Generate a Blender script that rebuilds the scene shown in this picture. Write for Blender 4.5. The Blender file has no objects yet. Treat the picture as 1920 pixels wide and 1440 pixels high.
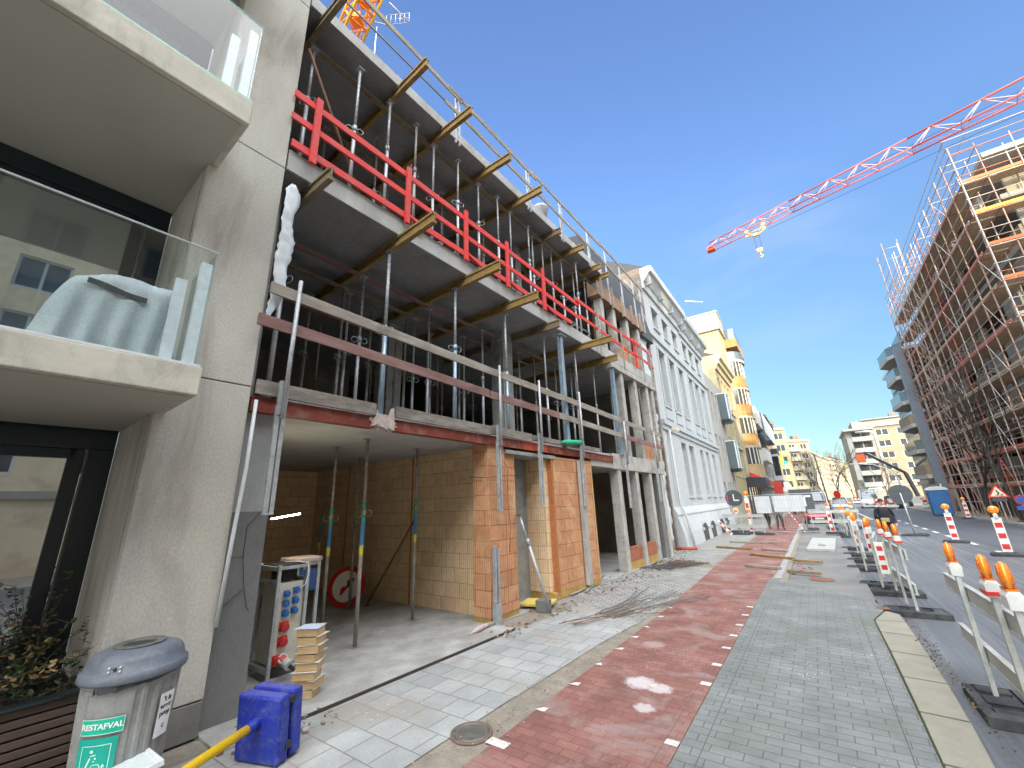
import bpy, math, random
from mathutils import Vector, Matrix
random.seed(11)
rnd = random.Random(7)
S = bpy.context.scene
COL = S.collection
RAD = math.radians

# ------------------------------------------------------------------ camera, sky, sun, exposure
cd = bpy.data.cameras.new('camera'); cam = bpy.data.objects.new('camera', cd); COL.objects.link(cam)
cd.sensor_width = 36; cd.sensor_fit = 'HORIZONTAL'; cd.lens = 14.2875; cd.clip_start = .05; cd.clip_end = 3000
CR = [[0.8115217, 0.1971087, 0.5500733], [0.5831456, -0.2134855, -0.7838145], [-0.037064, 0.9568553, -0.2881912]]
m4 = Matrix([[*CR[0], 0.0], [*CR[1], 0.0], [*CR[2], 1.9], [0, 0, 0, 1]])
cam.matrix_world = m4
S.camera = cam
SUN_EL, SUN_AZ = RAD(17), RAD(145)      # azimuth of the sun measured from +Y (down the street) towards +X
W = bpy.data.worlds.new('World'); S.world = W; W.use_nodes = True
nt = W.node_tree; nt.nodes.clear()
sky = nt.nodes.new('ShaderNodeTexSky'); sky.sky_type = 'NISHITA'; sky.sun_disc = False
sky.sun_elevation = SUN_EL; sky.sun_rotation = SUN_AZ; sky.air_density = 1.0; sky.dust_density = .35; sky.ozone_density = 1.3
tcw = nt.nodes.new('ShaderNodeTexCoord'); sxyz = nt.nodes.new('ShaderNodeSeparateXYZ'); nt.links.new(tcw.outputs['Generated'], sxyz.inputs[0])
rp = nt.nodes.new('ShaderNodeValToRGB'); el_ = rp.color_ramp.elements          # added tint: darkens the sky, most at the horizon, keeps the blue overhead
for _ in range(3): el_.new(.5)
for e_, (p_, c_) in zip(el_, [(0, (.25, .32, .35)), (.1, (.30, .36, .37)), (.33, (.43, .52, .56)), (.6, (.62, .73, .92)), (.82, (.66, .75, .98))]): e_.position = p_; e_.color = (*c_, 1)
nt.links.new(sxyz.outputs[2], rp.inputs[0])
ml = nt.nodes.new('ShaderNodeMix'); ml.data_type = 'RGBA'; ml.blend_type = 'MULTIPLY'; ml.inputs[0].default_value = 1; nt.links.new(sky.outputs[0], ml.inputs[6]); nt.links.new(rp.outputs[0], ml.inputs[7])
dp = nt.nodes.new('ShaderNodeVectorMath'); dp.operation = 'DOT_PRODUCT'; nt.links.new(tcw.outputs['Generated'], dp.inputs[0]); dp.inputs[1].default_value = (.45, -.60, .66)   # strong glow added on the sun's side to brighten the shaded street
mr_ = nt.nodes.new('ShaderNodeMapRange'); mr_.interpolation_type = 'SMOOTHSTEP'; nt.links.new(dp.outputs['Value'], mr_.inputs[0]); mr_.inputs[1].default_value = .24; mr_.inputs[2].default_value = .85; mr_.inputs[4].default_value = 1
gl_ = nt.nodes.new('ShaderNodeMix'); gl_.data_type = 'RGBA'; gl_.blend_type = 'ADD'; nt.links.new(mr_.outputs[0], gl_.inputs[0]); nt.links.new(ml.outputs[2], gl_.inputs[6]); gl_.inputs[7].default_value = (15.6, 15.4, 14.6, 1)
cd_ = nt.nodes.new('ShaderNodeVectorMath'); cd_.operation = 'DOT_PRODUCT'; nt.links.new(tcw.outputs['Generated'], cd_.inputs[0]); cd_.inputs[1].default_value = (0.005, 0.896, 0.443)
cm_ = nt.nodes.new('ShaderNodeMapRange'); cm_.interpolation_type = 'SMOOTHSTEP'; nt.links.new(cd_.outputs['Value'], cm_.inputs[0]); cm_.inputs[1].default_value = .975; cm_.inputs[2].default_value = 1.0
cp_ = nt.nodes.new('ShaderNodeMapping'); cp_.inputs['Rotation'].default_value = (.5, .9, .3); cp_.inputs['Scale'].default_value = (2.2, 14, 5); nt.links.new(tcw.outputs['Generated'], cp_.inputs[0])
cn_ = nt.nodes.new('ShaderNodeTexNoise'); cn_.inputs['Scale'].default_value = 2.0; cn_.inputs['Detail'].default_value = 5; nt.links.new(cp_.outputs[0], cn_.inputs[0])
cr_ = nt.nodes.new('ShaderNodeMapRange'); nt.links.new(cn_.outputs['Fac'], cr_.inputs[0]); cr_.inputs[1].default_value = .42; cr_.inputs[2].default_value = .8; cr_.inputs[4].default_value = .34
cx_ = nt.nodes.new('ShaderNodeMath'); cx_.operation = 'MULTIPLY'; nt.links.new(cm_.outputs[0], cx_.inputs[0]); nt.links.new(cr_.outputs[0], cx_.inputs[1])
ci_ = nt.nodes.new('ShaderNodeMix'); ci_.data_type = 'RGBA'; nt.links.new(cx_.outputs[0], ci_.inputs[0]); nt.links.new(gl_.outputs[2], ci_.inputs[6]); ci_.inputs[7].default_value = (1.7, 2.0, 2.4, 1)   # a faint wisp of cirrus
bg = nt.nodes.new('ShaderNodeBackground'); bg.inputs[1].default_value = .15
wo = nt.nodes.new('ShaderNodeOutputWorld')
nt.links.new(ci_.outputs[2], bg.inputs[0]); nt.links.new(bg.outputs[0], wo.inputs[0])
sl = bpy.data.lights.new('sun', 'SUN'); sl.energy = 2.3; sl.angle = RAD(.5); sl.color = (1, .82, .55)
so = bpy.data.objects.new('sun', sl); COL.objects.link(so)
sdir = Vector((math.sin(SUN_AZ) * math.cos(SUN_EL), math.cos(SUN_AZ) * math.cos(SUN_EL), math.sin(SUN_EL)))
so.rotation_euler = sdir.to_track_quat('Z', 'Y').to_euler()
S.view_settings.view_transform = 'Standard'; S.view_settings.look = 'None'
S.view_settings.exposure = 1.5; S.view_settings.gamma = 1
S.render.engine = 'CYCLES'
S.cycles.max_bounces = 8; S.cycles.diffuse_bounces = 4; S.cycles.glossy_bounces = 4; S.cycles.transmission_bounces = 6; S.cycles.transparent_max_bounces = 24

# ------------------------------------------------------------------ mesh helpers
class MB:
    def __init__(s): s.v = []; s.f = []; s.m = []; s.sm = []; s.k = 0
    def add(s, vs, fs, smooth=False):
        o = len(s.v); s.v += [tuple(v) for v in vs]
        for f in fs: s.f.append([i + o for i in f]); s.m.append(s.k); s.sm.append(smooth)
        return s
    def box(s, x0, x1, y0, y1, z0, z1):
        vs = [(x, y, z) for z in (z0, z1) for y in (y0, y1) for x in (x0, x1)]
        return s.add(vs, [(0, 2, 3, 1), (4, 5, 7, 6), (0, 1, 5, 4), (2, 6, 7, 3), (0, 4, 6, 2), (1, 3, 7, 5)])
    def cbox(s, c, d, M=None):
        x, y, z = [q / 2 for q in d]
        vs = [Vector((a, b, e)) for e in (-z, z) for b in (-y, y) for a in (-x, x)]
        if M: vs = [M @ v for v in vs]
        vs = [v + Vector(c) for v in vs]
        return s.add(vs, [(0, 2, 3, 1), (4, 5, 7, 6), (0, 1, 5, 4), (2, 6, 7, 3), (0, 4, 6, 2), (1, 3, 7, 5)])
    def bar(s, p, q, w, h, up=(0, 0, 1)):
        p, q, u = Vector(p), Vector(q), Vector(up); d = (q - p).normalized()
        if abs(d.dot(u)) > .98: u = Vector((1, 0, 0))
        a = d.cross(u).normalized() * w / 2; b = a.cross(d).normalized() * h / 2
        vs = [p - a - b, p + a - b, p + a + b, p - a + b, q - a - b, q + a - b, q + a + b, q - a + b]
        return s.add(vs, [(0, 1, 2, 3), (7, 6, 5, 4), (0, 4, 5, 1), (1, 5, 6, 2), (2, 6, 7, 3), (3, 7, 4, 0)])
    def tube(s, p, q, r, r2=None, n=8, cap=True):
        return s.path([p, q], [r, r if r2 is None else r2], n, cap)
    def path(s, pts, r, n=6, cap=True):
        pts = [Vector(p) for p in pts]
        if not isinstance(r, (list, tuple)): r = [r] * len(pts)
        vs = []; fs = []; a0 = None
        for i, p in enumerate(pts):
            d = (pts[min(i + 1, len(pts) - 1)] - pts[max(i - 1, 0)]).normalized()
            if a0 is None:
                u = Vector((0, 0, 1)) if abs(d.z) < .9 else Vector((1, 0, 0)); a0 = d.cross(u).normalized()
            else: a0 = (a0 - d * a0.dot(d)).normalized()
            b = d.cross(a0)
            for k in range(n):
                t = 2 * math.pi * k / n; vs.append(p + (a0 * math.cos(t) + b * math.sin(t)) * r[i])
        for i in range(len(pts) - 1):
            for k in range(n):
                fs.append((i * n + k, i * n + (k + 1) % n, (i + 1) * n + (k + 1) % n, (i + 1) * n + k))
        s.add(vs, fs, True)
        if cap:
            o = len(s.v) - len(vs); L = (len(pts) - 1) * n + o
            s.f.append([o + k for k in reversed(range(n))]); s.m.append(s.k); s.sm.append(False)
            s.f.append([L + k for k in range(n)]); s.m.append(s.k); s.sm.append(False)
        return s
    def lathe(s, prof, n=24, c=(0, 0, 0), sx=1, sy=1, M=None, smooth=True):
        vs = []; fs = []; m = len(prof)
        for k in range(n):
            t = 2 * math.pi * k / n
            for r, z in prof:
                v = Vector((math.cos(t) * r * sx, math.sin(t) * r * sy, z))
                if M: v = M @ v
                vs.append(v + Vector(c))
        for k in range(n):
            for i in range(m - 1):
                fs.append((k * m + i, ((k + 1) % n) * m + i, ((k + 1) % n) * m + i + 1, k * m + i + 1))
        return s.add(vs, fs, smooth)
    def disc(s, c, r, nrm, th=.01, n=24, r2=None):
        c = Vector(c); d = Vector(nrm).normalized() * th / 2
        return s.path([c - d, c + d], [r, r2 or r], n)
    def prism(s, pts, ex):
        pts = [Vector(p) for p in pts]; ex = Vector(ex); n = len(pts)
        vs = pts + [p + ex for p in pts]
        return s.add(vs, [list(range(n))[::-1], list(range(n, 2 * n))] + [(i, (i + 1) % n, (i + 1) % n + n, i + n) for i in range(n)])
    def quad(s, a, b, c, d): return s.add([a, b, c, d], [(0, 1, 2, 3)])
    def wall(s, x, u0, u1, z0, z1, ops, dep, back=True):
        """vertical wall in the plane X=x, outward normal +X, with rectangular openings (ua,ub,za,zb) and reveals of depth dep"""
        us = sorted({u0, u1, *[o[0] for o in ops], *[o[1] for o in ops]}); zs = sorted({z0, z1, *[o[2] for o in ops], *[o[3] for o in ops]})
        us = [u for u in us if u0 <= u <= u1]; zs = [z for z in zs if z0 <= z <= z1]
        for a, b in zip(us, us[1:]):
            for c, d in zip(zs, zs[1:]):
                mu, mz = (a + b) / 2, (c + d) / 2
                if any(o[0] < mu < o[1] and o[2] < mz < o[3] for o in ops): continue
                s.quad((x, a, c), (x, b, c), (x, b, d), (x, a, d))
        for a, b, c, d in ops:
            y = x - dep
            s.quad((x, a, c), (x, a, d), (y, a, d), (y, a, c)); s.quad((x, b, c), (y, b, c), (y, b, d), (x, b, d))
            s.quad((x, a, c), (y, a, c), (y, b, c), (x, b, c)); s.quad((x, a, d), (x, b, d), (y, b, d), (y, a, d))
        return s

def build(mb, name, mats, parent=None, bevel=0, loc=None, rz=0):
    me = bpy.data.meshes.new(name); me.from_pydata(mb.v, [], mb.f)
    if not isinstance(mats, (list, tuple)): mats = [mats]
    for m in mats: me.materials.append(m)
    me.polygons.foreach_set('material_index', mb.m); me.polygons.foreach_set('use_smooth', mb.sm)
    uv = me.uv_layers.new(name='UVMap'); d = []
    for p in me.polygons:
        n = p.normal; ax = max(range(3), key=lambda i: abs(n[i]))
        for li in p.loop_indices:
            c = me.vertices[me.loops[li].vertex_index].co
            d += ((c[1], c[2]) if ax == 0 else (c[0], c[2]) if ax == 1 else (c[0], c[1]))
    uv.data.foreach_set('uv', d); me.update()
    o = bpy.data.objects.new(name, me); COL.objects.link(o)
    if parent: o.parent = parent
    if loc is not None: o.location = loc
    o.rotation_euler.z = rz
    if bevel:
        b = o.modifiers.new('bevel', 'BEVEL'); b.width = bevel; b.segments = 2; b.limit_method = 'ANGLE'; b.angle_limit = RAD(50)
    return o
def tag(o, label=None, cat=None, group=None, kind=None):
    if label: o['label'] = label
    if cat: o['category'] = cat
    if group: o['group'] = group
    if kind: o['kind'] = kind
    return o
def thing(name, label, cat, loc=(0, 0, 0), rz=0, group=None, rot=None):
    o = bpy.data.objects.new(name, None); COL.objects.link(o); o.location = loc
    o.rotation_euler = rot if rot else (0, 0, rz); o.empty_display_size = .2
    return tag(o, label, cat, group)
def copy_tree(o, parent=None):
    c = o.copy(); COL.objects.link(c); c.parent = parent
    for ch in [k for k in o.children]: copy_tree(ch, c)
    return c
def again(proto, used, label, loc, rz=None, rot=None, group=None):
    """first use moves the prototype itself, later uses copy it and its parts"""
    o = proto if not used else copy_tree(proto)
    used.append(1); o.location = loc
    if rz is not None: o.rotation_euler = (0, 0, rz)
    if rot is not None: o.rotation_euler = rot
    o['label'] = label
    if group: o['group'] = group
    return o
def text_mesh(txt, size, name, mat, parent, M, ext=.002, bold=0.0, shear=0):
    cu = bpy.data.curves.new(name, 'FONT'); cu.body = txt; cu.size = size; cu.extrude = ext; cu.offset = bold; cu.shear = shear
    cu.align_x = 'CENTER'; cu.align_y = 'CENTER'
    t = bpy.data.objects.new(name, cu); COL.objects.link(t); bpy.context.view_layer.update()
    me = bpy.data.meshes.new_from_object(t.evaluated_get(bpy.context.evaluated_depsgraph_get()))
    bpy.data.objects.remove(t); me.name = name; me.materials.clear(); me.materials.append(mat)
    me.transform(M); o = bpy.data.objects.new(name, me); COL.objects.link(o); o.parent = parent
    return o
AZ = 0.0353143
FO = Vector((-4.78, 6, 0)); FA = Vector((math.sin(AZ), math.cos(AZ), 0)); FN = Vector((math.cos(AZ), -math.sin(AZ), 0))
def F(n, s, z=0): return FO + FN * n + FA * s + Vector((0, 0, z))
ORD = ['first', 'second', 'third', 'fourth', 'fifth', 'sixth', 'seventh', 'eighth', 'ninth', 'tenth', 'eleventh', 'twelfth', 'thirteenth', 'fourteenth', 'fifteenth', 'sixteenth', 'seventeenth', 'eighteenth', 'nineteenth', 'twentieth'] + ['twenty-' + q for q in 'first second third fourth fifth sixth seventh eighth ninth'.split()] + ['thirtieth'] + ['thirty-' + q for q in 'first second third fourth fifth sixth seventh eighth ninth'.split()] + ['fortieth'] + ['forty-' + q for q in 'first second third fourth fifth sixth seventh eighth ninth'.split()]

# ------------------------------------------------------------------ materials
def newmat(name):
    m = bpy.data.materials.new(name); m.use_nodes = True; n = m.node_tree
    return m, n, n.nodes['Principled BSDF']
def ND(n, t, **kw):
    x = n.nodes.new(t)
    for k, v in kw.items():
        if k.startswith('i_'): x.inputs[k[2:].replace('_', ' ')].default_value = v
        else: setattr(x, k, v)
    return x
def ramp(n, fac, stops):
    r = n.nodes.new('ShaderNodeValToRGB'); e = r.color_ramp.elements
    while len(e) < len(stops): e.new(.5)
    for i, (p, c) in enumerate(stops): e[i].position = p; e[i].color = (*c, 1) if len(c) == 3 else c
    n.links.new(fac, r.inputs[0]); return r.outputs[0]
def mixc(n, fac, a, b, mode='MIX'):
    x = n.nodes.new('ShaderNodeMix'); x.data_type = 'RGBA'; x.blend_type = mode
    for k, v in ((0, fac), (6, a), (7, b)):
        if hasattr(v, 'links') or hasattr(v, 'node'): n.links.new(v, x.inputs[k])
        else: x.inputs[k].default_value = v if k == 0 else (*v, 1)
    return x.outputs[2]
def noise(n, sc, det=5, rough=.6, stretch=(1, 1, 1), vec=None, dist=0):
    if vec is None: vec = n.nodes.new('ShaderNodeTexCoord').outputs['Object']
    mp = ND(n, 'ShaderNodeMapping'); mp.inputs['Scale'].default_value = stretch; n.links.new(vec, mp.inputs[0])
    t = ND(n, 'ShaderNodeTexNoise', i_Scale=sc, i_Detail=det, i_Roughness=rough, i_Distortion=dist); n.links.new(mp.outputs[0], t.inputs[0])
    return t.outputs['Fac']
def bump(n, b, h, st=.3, dist=.01, prev=None):
    x = ND(n, 'ShaderNodeBump', i_Strength=st, i_Distance=dist); n.links.new(h, x.inputs['Height'])
    if prev: n.links.new(prev, x.inputs['Normal'])
    n.links.new(x.outputs[0], b.inputs['Normal']); return x.outputs[0]
def pm(name, c1, c2=None, sc=2.5, rough=.75, metal=0, bs=.25, bsc=60, bd=.004, stretch=(1, 1, 1), dirt=None, dirt_sc=1.2, dirt_amt=.5, dstretch=(1, 1, 1), spec=.4, coat=0, fine=.12, emit=None, trans=0):
    """weathered surface: two tones by broad noise, a fine grain and an optional stain colour"""
    m, n, b = newmat(name); c2 = c2 or tuple(x * .8 for x in c1)
    f = noise(n, sc, 6, .62, stretch)
    c = ramp(n, f, [(.33, c2), (.66, c1)])
    g = noise(n, bsc, 3, .7, stretch)
    gr = ramp(n, g, [(.2, (1 - fine * 2,) * 3), (.8, (1 + fine,) * 3)])
    c = mixc(n, 1.0, c, gr, 'MULTIPLY')
    if dirt:
        d = noise(n, dirt_sc, 7, .65, dstretch, dist=.6)
        d = ramp(n, d, [(.48, (0, 0, 0)), (.7, (dirt_amt,) * 3)])
        c = mixc(n, d, c, dirt)
    n.links.new(c, b.inputs['Base Color'])
    b.inputs['Roughness'].default_value = rough; b.inputs['Metallic'].default_value = metal; b.inputs['Specular IOR Level'].default_value = spec
    if coat: b.inputs['Coat Weight'].default_value = coat; b.inputs['Coat Roughness'].default_value = .05
    if trans: b.inputs['Transmission Weight'].default_value = trans
    if emit: b.inputs['Emission Color'].default_value = (*emit[0], 1); b.inputs['Emission Strength'].default_value = emit[1]
    rr = ND(n, 'ShaderNodeMapRange'); n.links.new(f, rr.inputs[0]); rr.inputs[3].default_value = max(.02, rough - .12); rr.inputs[4].default_value = min(1, rough + .12)
    n.links.new(rr.outputs[0], b.inputs['Roughness'])
    if bs: bump(n, b, g, bs, bd)
    return m
def brickmat(name, c1, c2, mortar, bw, bh, ms=.006, off=.5, rough=.85, bs=.5, spots=None, var=None, tile_noise=.5, squash=1, freq=2, groove=None, wornd=None, bd=.006, rot=0, wob=0):
    m, n, b = newmat(name)
    uv = n.nodes.new('ShaderNodeTexCoord').outputs['UV']
    mp = ND(n, 'ShaderNodeMapping'); mp.inputs['Rotation'].default_value = (0, 0, rot); n.links.new(uv, mp.inputs[0]); uvo = uv; uv = mp.outputs[0]
    if wob:
        wn = ND(n, 'ShaderNodeTexNoise', i_Scale=1.7, i_Detail=2.0); n.links.new(uv, wn.inputs[0])
        vm = ND(n, 'ShaderNodeVectorMath', operation='MULTIPLY_ADD'); n.links.new(wn.outputs['Color'], vm.inputs[0]); vm.inputs[1].default_value = (wob, wob, 0); n.links.new(uv, vm.inputs[2]); uv = vm.outputs[0]
    t = ND(n, 'ShaderNodeTexBrick'); t.offset = off; t.squash = squash; t.squash_frequency = freq
    n.links.new(uv, t.inputs[0])
    for k, v in (('Scale', 1), ('Mortar Size', ms), ('Brick Width', bw), ('Row Height', bh), ('Mortar Smooth', .25), ('Bias', 0)): t.inputs[k].default_value = v
    t.inputs['Color1'].default_value = (*c1, 1); t.inputs['Color2'].default_value = (*c2, 1); t.inputs['Mortar'].default_value = (*mortar, 1)
    c = t.outputs['Color']
    f = noise(n, 2.2, 6, .6, vec=uvo); g = noise(n, 45, 4, .75, vec=uvo)
    c = mixc(n, 1.0, c, ramp(n, f, [(.25, (1 - tile_noise * .5,) * 3), (.75, (1 + tile_noise * .35,) * 3)]), 'MULTIPLY')
    c = mixc(n, 1.0, c, ramp(n, g, [(.2, (.78,) * 3), (.8, (1.15,) * 3)]), 'MULTIPLY')
    h = t.outputs['Fac']
    if var:
        v = noise(n, var[1], 5, .6, vec=uvo, dist=.5); c = mixc(n, ramp(n, v, [(var[2], (0, 0, 0)), (var[2] + .14, (var[3],) * 3)]), c, var[0])
    if groove:
        w = ND(n, 'ShaderNodeTexWave', wave_type='BANDS', bands_direction='X', i_Scale=groove[0], i_Distortion=.6, i_Detail=2.0); w.inputs['Detail Scale'].default_value = .6
        n.links.new(uv, w.inputs[0]); gn = noise(n, 9, 3, .6, vec=uvo)
        gm = mixc(n, ramp(n, gn, [(.35, (0, 0, 0)), (.65, (1, 1, 1))]), (1, 1, 1), ramp(n, w.outputs['Fac'], [(.08, (groove[1],) * 3), (.3, (1, 1, 1))]))
        c = mixc(n, 1.0, c, gm, 'MULTIPLY')
    if spots:
        vo = ND(n, 'ShaderNodeTexVoronoi', i_Scale=spots[1]); n.links.new(uvo, vo.inputs[0]); vo.inputs['Randomness'].default_value = 1
        sp = noise(n, 1.1, 3, .5, vec=uvo)
        md = ND(n, 'ShaderNodeMath', operation='LESS_THAN'); n.links.new(vo.outputs['Distance'], md.inputs[0])
        mr = ND(n, 'ShaderNodeMapRange'); n.links.new(sp, mr.inputs[0]); mr.inputs[1].default_value = .42; mr.inputs[2].default_value = .75; mr.inputs[3].default_value = 0; mr.inputs[4].default_value = spots[2]
        n.links.new(mr.outputs[0], md.inputs[1]); c = mixc(n, md.outputs[0], c, spots[0])
    if wornd:
        for (cx, cy, r, amt, col) in wornd:
            vd = ND(n, 'ShaderNodeVectorMath', operation='DISTANCE'); n.links.new(uvo, vd.inputs[0]); vd.inputs[1].default_value = (cx, cy, 0)
            mr = ND(n, 'ShaderNodeMapRange'); n.links.new(vd.outputs['Value'], mr.inputs[0]); mr.inputs[1].default_value = r; mr.inputs[2].default_value = 0; mr.inputs[3].default_value = 0; mr.inputs[4].default_value = 1
            pn = noise(n, 13, 8, .92, vec=uvo); ad = ND(n, 'ShaderNodeMath', operation='MULTIPLY'); n.links.new(mr.outputs[0], ad.inputs[0]); n.links.new(pn, ad.inputs[1])
            c = mixc(n, ramp(n, ad.outputs[0], [(.27, (0, 0, 0)), (.34, (amt,) * 3)]), c, col)
    n.links.new(c, b.inputs['Base Color']); b.inputs['Roughness'].default_value = rough; b.inputs['Specular IOR Level'].default_value = .35
    iv = ND(n, 'ShaderNodeMath', operation='SUBTRACT'); iv.inputs[0].default_value = 1; n.links.new(h, iv.inputs[1])
    p = bump(n, b, iv.outputs[0], bs, bd); bump(n, b, g, .25, .003, p)
    return m
def glassmat(name, tint=(.9, .96, .93), refl=1.0, rough=.01, ior=1.5):
    m, n, b = newmat(name); n.nodes.remove(b); out = n.nodes['Material Output']
    tr = ND(n, 'ShaderNodeBsdfTransparent'); tr.inputs[0].default_value = (*tint, 1)
    gl = ND(n, 'ShaderNodeBsdfGlossy'); gl.inputs['Roughness'].default_value = rough; gl.inputs[0].default_value = (refl, refl, refl, 1)
    fr = ND(n, 'ShaderNodeFresnel', i_IOR=ior); mx = ND(n, 'ShaderNodeMixShader')
    ge = ND(n, 'ShaderNodeNewGeometry'); sb = ND(n, 'ShaderNodeMath', operation='SUBTRACT'); sb.inputs[0].default_value = 1; n.links.new(ge.outputs['Backfacing'], sb.inputs[1]); mu = ND(n, 'ShaderNodeMath', operation='MULTIPLY'); n.links.new(fr.outputs[0], mu.inputs[0]); n.links.new(sb.outputs[0], mu.inputs[1])
    n.links.new(mu.outputs[0], mx.inputs[0]); n.links.new(tr.outputs[0], mx.inputs[1]); n.links.new(gl.outputs[0], mx.inputs[2]); n.links.new(mx.outputs[0], out.inputs[0])
    return m
def plain(name, c, rough=.6, metal=0, spec=.5, emit=None, coat=0):
    m, n, b = newmat(name); g = noise(n, 14, 4, .6)
    n.links.new(ramp(n, g, [(.25, tuple(x * .86 for x in c)), (.75, tuple(min(1, x * 1.06) for x in c))]), b.inputs['Base Color'])
    b.inputs['Roughness'].default_value = rough; b.inputs['Metallic'].default_value = metal; b.inputs['Specular IOR Level'].default_value = spec
    if coat: b.inputs['Coat Weight'].default_value = coat
    if emit: b.inputs['Emission Color'].default_value = (*emit[0], 1); b.inputs['Emission Strength'].default_value = emit[1]
    return m

M = {}
M['precast'] = pm('precast', (.56, .535, .46), (.42, .41, .37), 1.1, .85, bs=.5, bsc=70, dirt=(.27, .245, .20), dirt_sc=2.0, dirt_amt=.85, stretch=(1, 1, .5), dstretch=(1, 1, .22), fine=.16)
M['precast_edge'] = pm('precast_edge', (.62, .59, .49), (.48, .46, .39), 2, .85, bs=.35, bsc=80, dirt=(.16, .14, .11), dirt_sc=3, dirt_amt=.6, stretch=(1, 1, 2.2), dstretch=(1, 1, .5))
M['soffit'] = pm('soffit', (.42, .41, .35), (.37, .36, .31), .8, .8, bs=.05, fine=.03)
M['plinth'] = pm('plinth', (.22, .21, .19), (.16, .155, .14), 3, .9, dirt=(.08, .08, .07))
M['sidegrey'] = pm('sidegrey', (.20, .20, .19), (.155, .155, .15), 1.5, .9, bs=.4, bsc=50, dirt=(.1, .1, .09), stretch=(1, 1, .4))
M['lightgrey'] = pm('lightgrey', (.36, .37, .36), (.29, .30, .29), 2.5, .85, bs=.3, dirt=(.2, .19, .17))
M['frame'] = plain('frame', (.014, .022, .028), .35)
M['winglass'] = plain('winglass', (.018, .022, .024), .03, spec=1.0)
M['glass'] = glassmat('glass', (.95, .985, .99), ior=1.5)
M['coatglass'] = plain('coatglass', (.10, .125, .135), .015, spec=1.0); M['coatglass'].node_tree.nodes['Principled BSDF'].inputs['IOR'].default_value = 2.6
M['glass_edge'] = plain('glass_edge', (.25, .5, .42), .2)
M['alu'] = plain('alu', (.62, .65, .66), .4, 0)
M['cover'] = pm('cover', (.40, .43, .44), (.32, .35, .355), 3, .8, bs=.2)
M['slab'] = pm('slab', (.30, .30, .285), (.23, .23, .22), 1.3, .9, bs=.25, bsc=45, dirt=(.15, .14, .125), dirt_amt=.6)
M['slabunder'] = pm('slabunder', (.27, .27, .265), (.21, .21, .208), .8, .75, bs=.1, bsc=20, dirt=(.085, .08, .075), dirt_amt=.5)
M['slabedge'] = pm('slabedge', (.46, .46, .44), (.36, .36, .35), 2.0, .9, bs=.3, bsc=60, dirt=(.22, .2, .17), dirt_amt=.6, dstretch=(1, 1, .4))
M['conc'] = pm('conc', (.34, .34, .32), (.25, .25, .235), 2.2, .9, bs=.4, bsc=40, dirt=(.13, .12, .1), dirt_amt=.7, dirt_sc=2.5)
M['concpost'] = pm('concpost', (.47, .46, .42), (.34, .33, .30), 3.5, .9, bs=.35, bsc=60, dirt=(.2, .18, .15), dirt_amt=.7, dirt_sc=4, stretch=(1, 1, .25))
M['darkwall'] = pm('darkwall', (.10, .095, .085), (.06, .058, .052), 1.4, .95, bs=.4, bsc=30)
M['oldplaster'] = pm('oldplaster', (.20, .19, .165), (.11, .10, .09), 1.1, .95, bs=.5, bsc=25, dirt=(.16, .09, .05), dirt_amt=.7)
M['block'] = brickmat('block', (.86, .64, .40), (.76, .54, .32), (.48, .27, .14), .37, .265, .0055, .37, tile_noise=.3, groove=(6.0, .55), var=((.62, .29, .13), 1.3, .60, .55), bs=.6, wob=.012)
M['blockor'] = brickmat('blockor', (.62, .32, .17), (.52, .25, .12), (.34, .13, .06), .37, .265, .007, .37, tile_noise=.45, groove=(6.0, .5), var=((.62, .40, .22), 1.6, .50, .75), bs=.8, wob=.015)
M['blockbase'] = pm('blockbase', (.50, .33, .10), (.34, .2, .06), 5, .9, bs=.4)
M['mortar'] = pm('mortar', (.52, .21, .08), (.40, .14, .05), 14, .95, bs=.9, bsc=30, bd=.02)
M['redsteel'] = pm('redsteel', (.24, .048, .025), (.15, .032, .02), 3, .6, bs=.2, dirt=(.32, .2, .15), dirt_amt=.5, dirt_sc=5)
M['redbright'] = pm('redbright', (.50, .085, .03), (.3, .05, .025), 3, .6)
M['plank'] = pm('plank', (.36, .33, .28), (.23, .20, .165), 4, .85, bs=.5, bsc=40, stretch=(4, .5, 4), dirt=(.13, .1, .08), dirt_amt=.6, dirt_sc=2)
M['redplank'] = pm('redplank', (.27, .17, .15), (.19, .09, .08), 3, .85, bs=.5, bsc=40, stretch=(4, .6, 4), dirt=(.10, .06, .055), dirt_amt=.6)
M['toeboard'] = pm('toeboard', (.30, .27, .23), (.16, .14, .115), 5, .9, bs=.6, bsc=35, stretch=(3, .6, 3), dirt=(.08, .07, .06), dirt_amt=.6)
M['redpaint'] = pm('redpaint', (.74, .045, .04), (.56, .035, .032), 4, .65, bs=.4, dirt=(.36, .12, .10), dirt_amt=.8, dirt_sc=7, stretch=(4, .7, 4))
M['h20'] = pm('h20', (.34, .215, .065), (.22, .14, .045), 3, .75, bs=.4, bsc=30, stretch=(.4, 5, 5), dirt=(.10, .07, .04), dirt_amt=.8, dirt_sc=3)
M['h20grey'] = pm('h20grey', (.26, .2, .12), (.15, .115, .07), 4, .85, bs=.5, bsc=30, stretch=(.4, 5, 5), dirt=(.06, .05, .04), dirt_amt=.7)
M['galv'] = pm('galv', (.50, .52, .53), (.36, .38, .39), 9, .5, .35, bs=.15, dirt=(.20, .18, .15), dirt_amt=.6, dirt_sc=7)
M['galvblue'] = pm('galvblue', (.36, .47, .55), (.26, .34, .41), 6, .4, .45, bs=.1)
M['rust'] = pm('rust', (.24, .12, .065), (.14, .075, .045), 12, .85, bs=.5)
M['propdark'] = pm('propdark', (.40, .385, .35), (.26, .24, .21), 9, .6, .3, bs=.2, dirt=(.17, .1, .06), dirt_amt=.7, dirt_sc=8)
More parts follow.
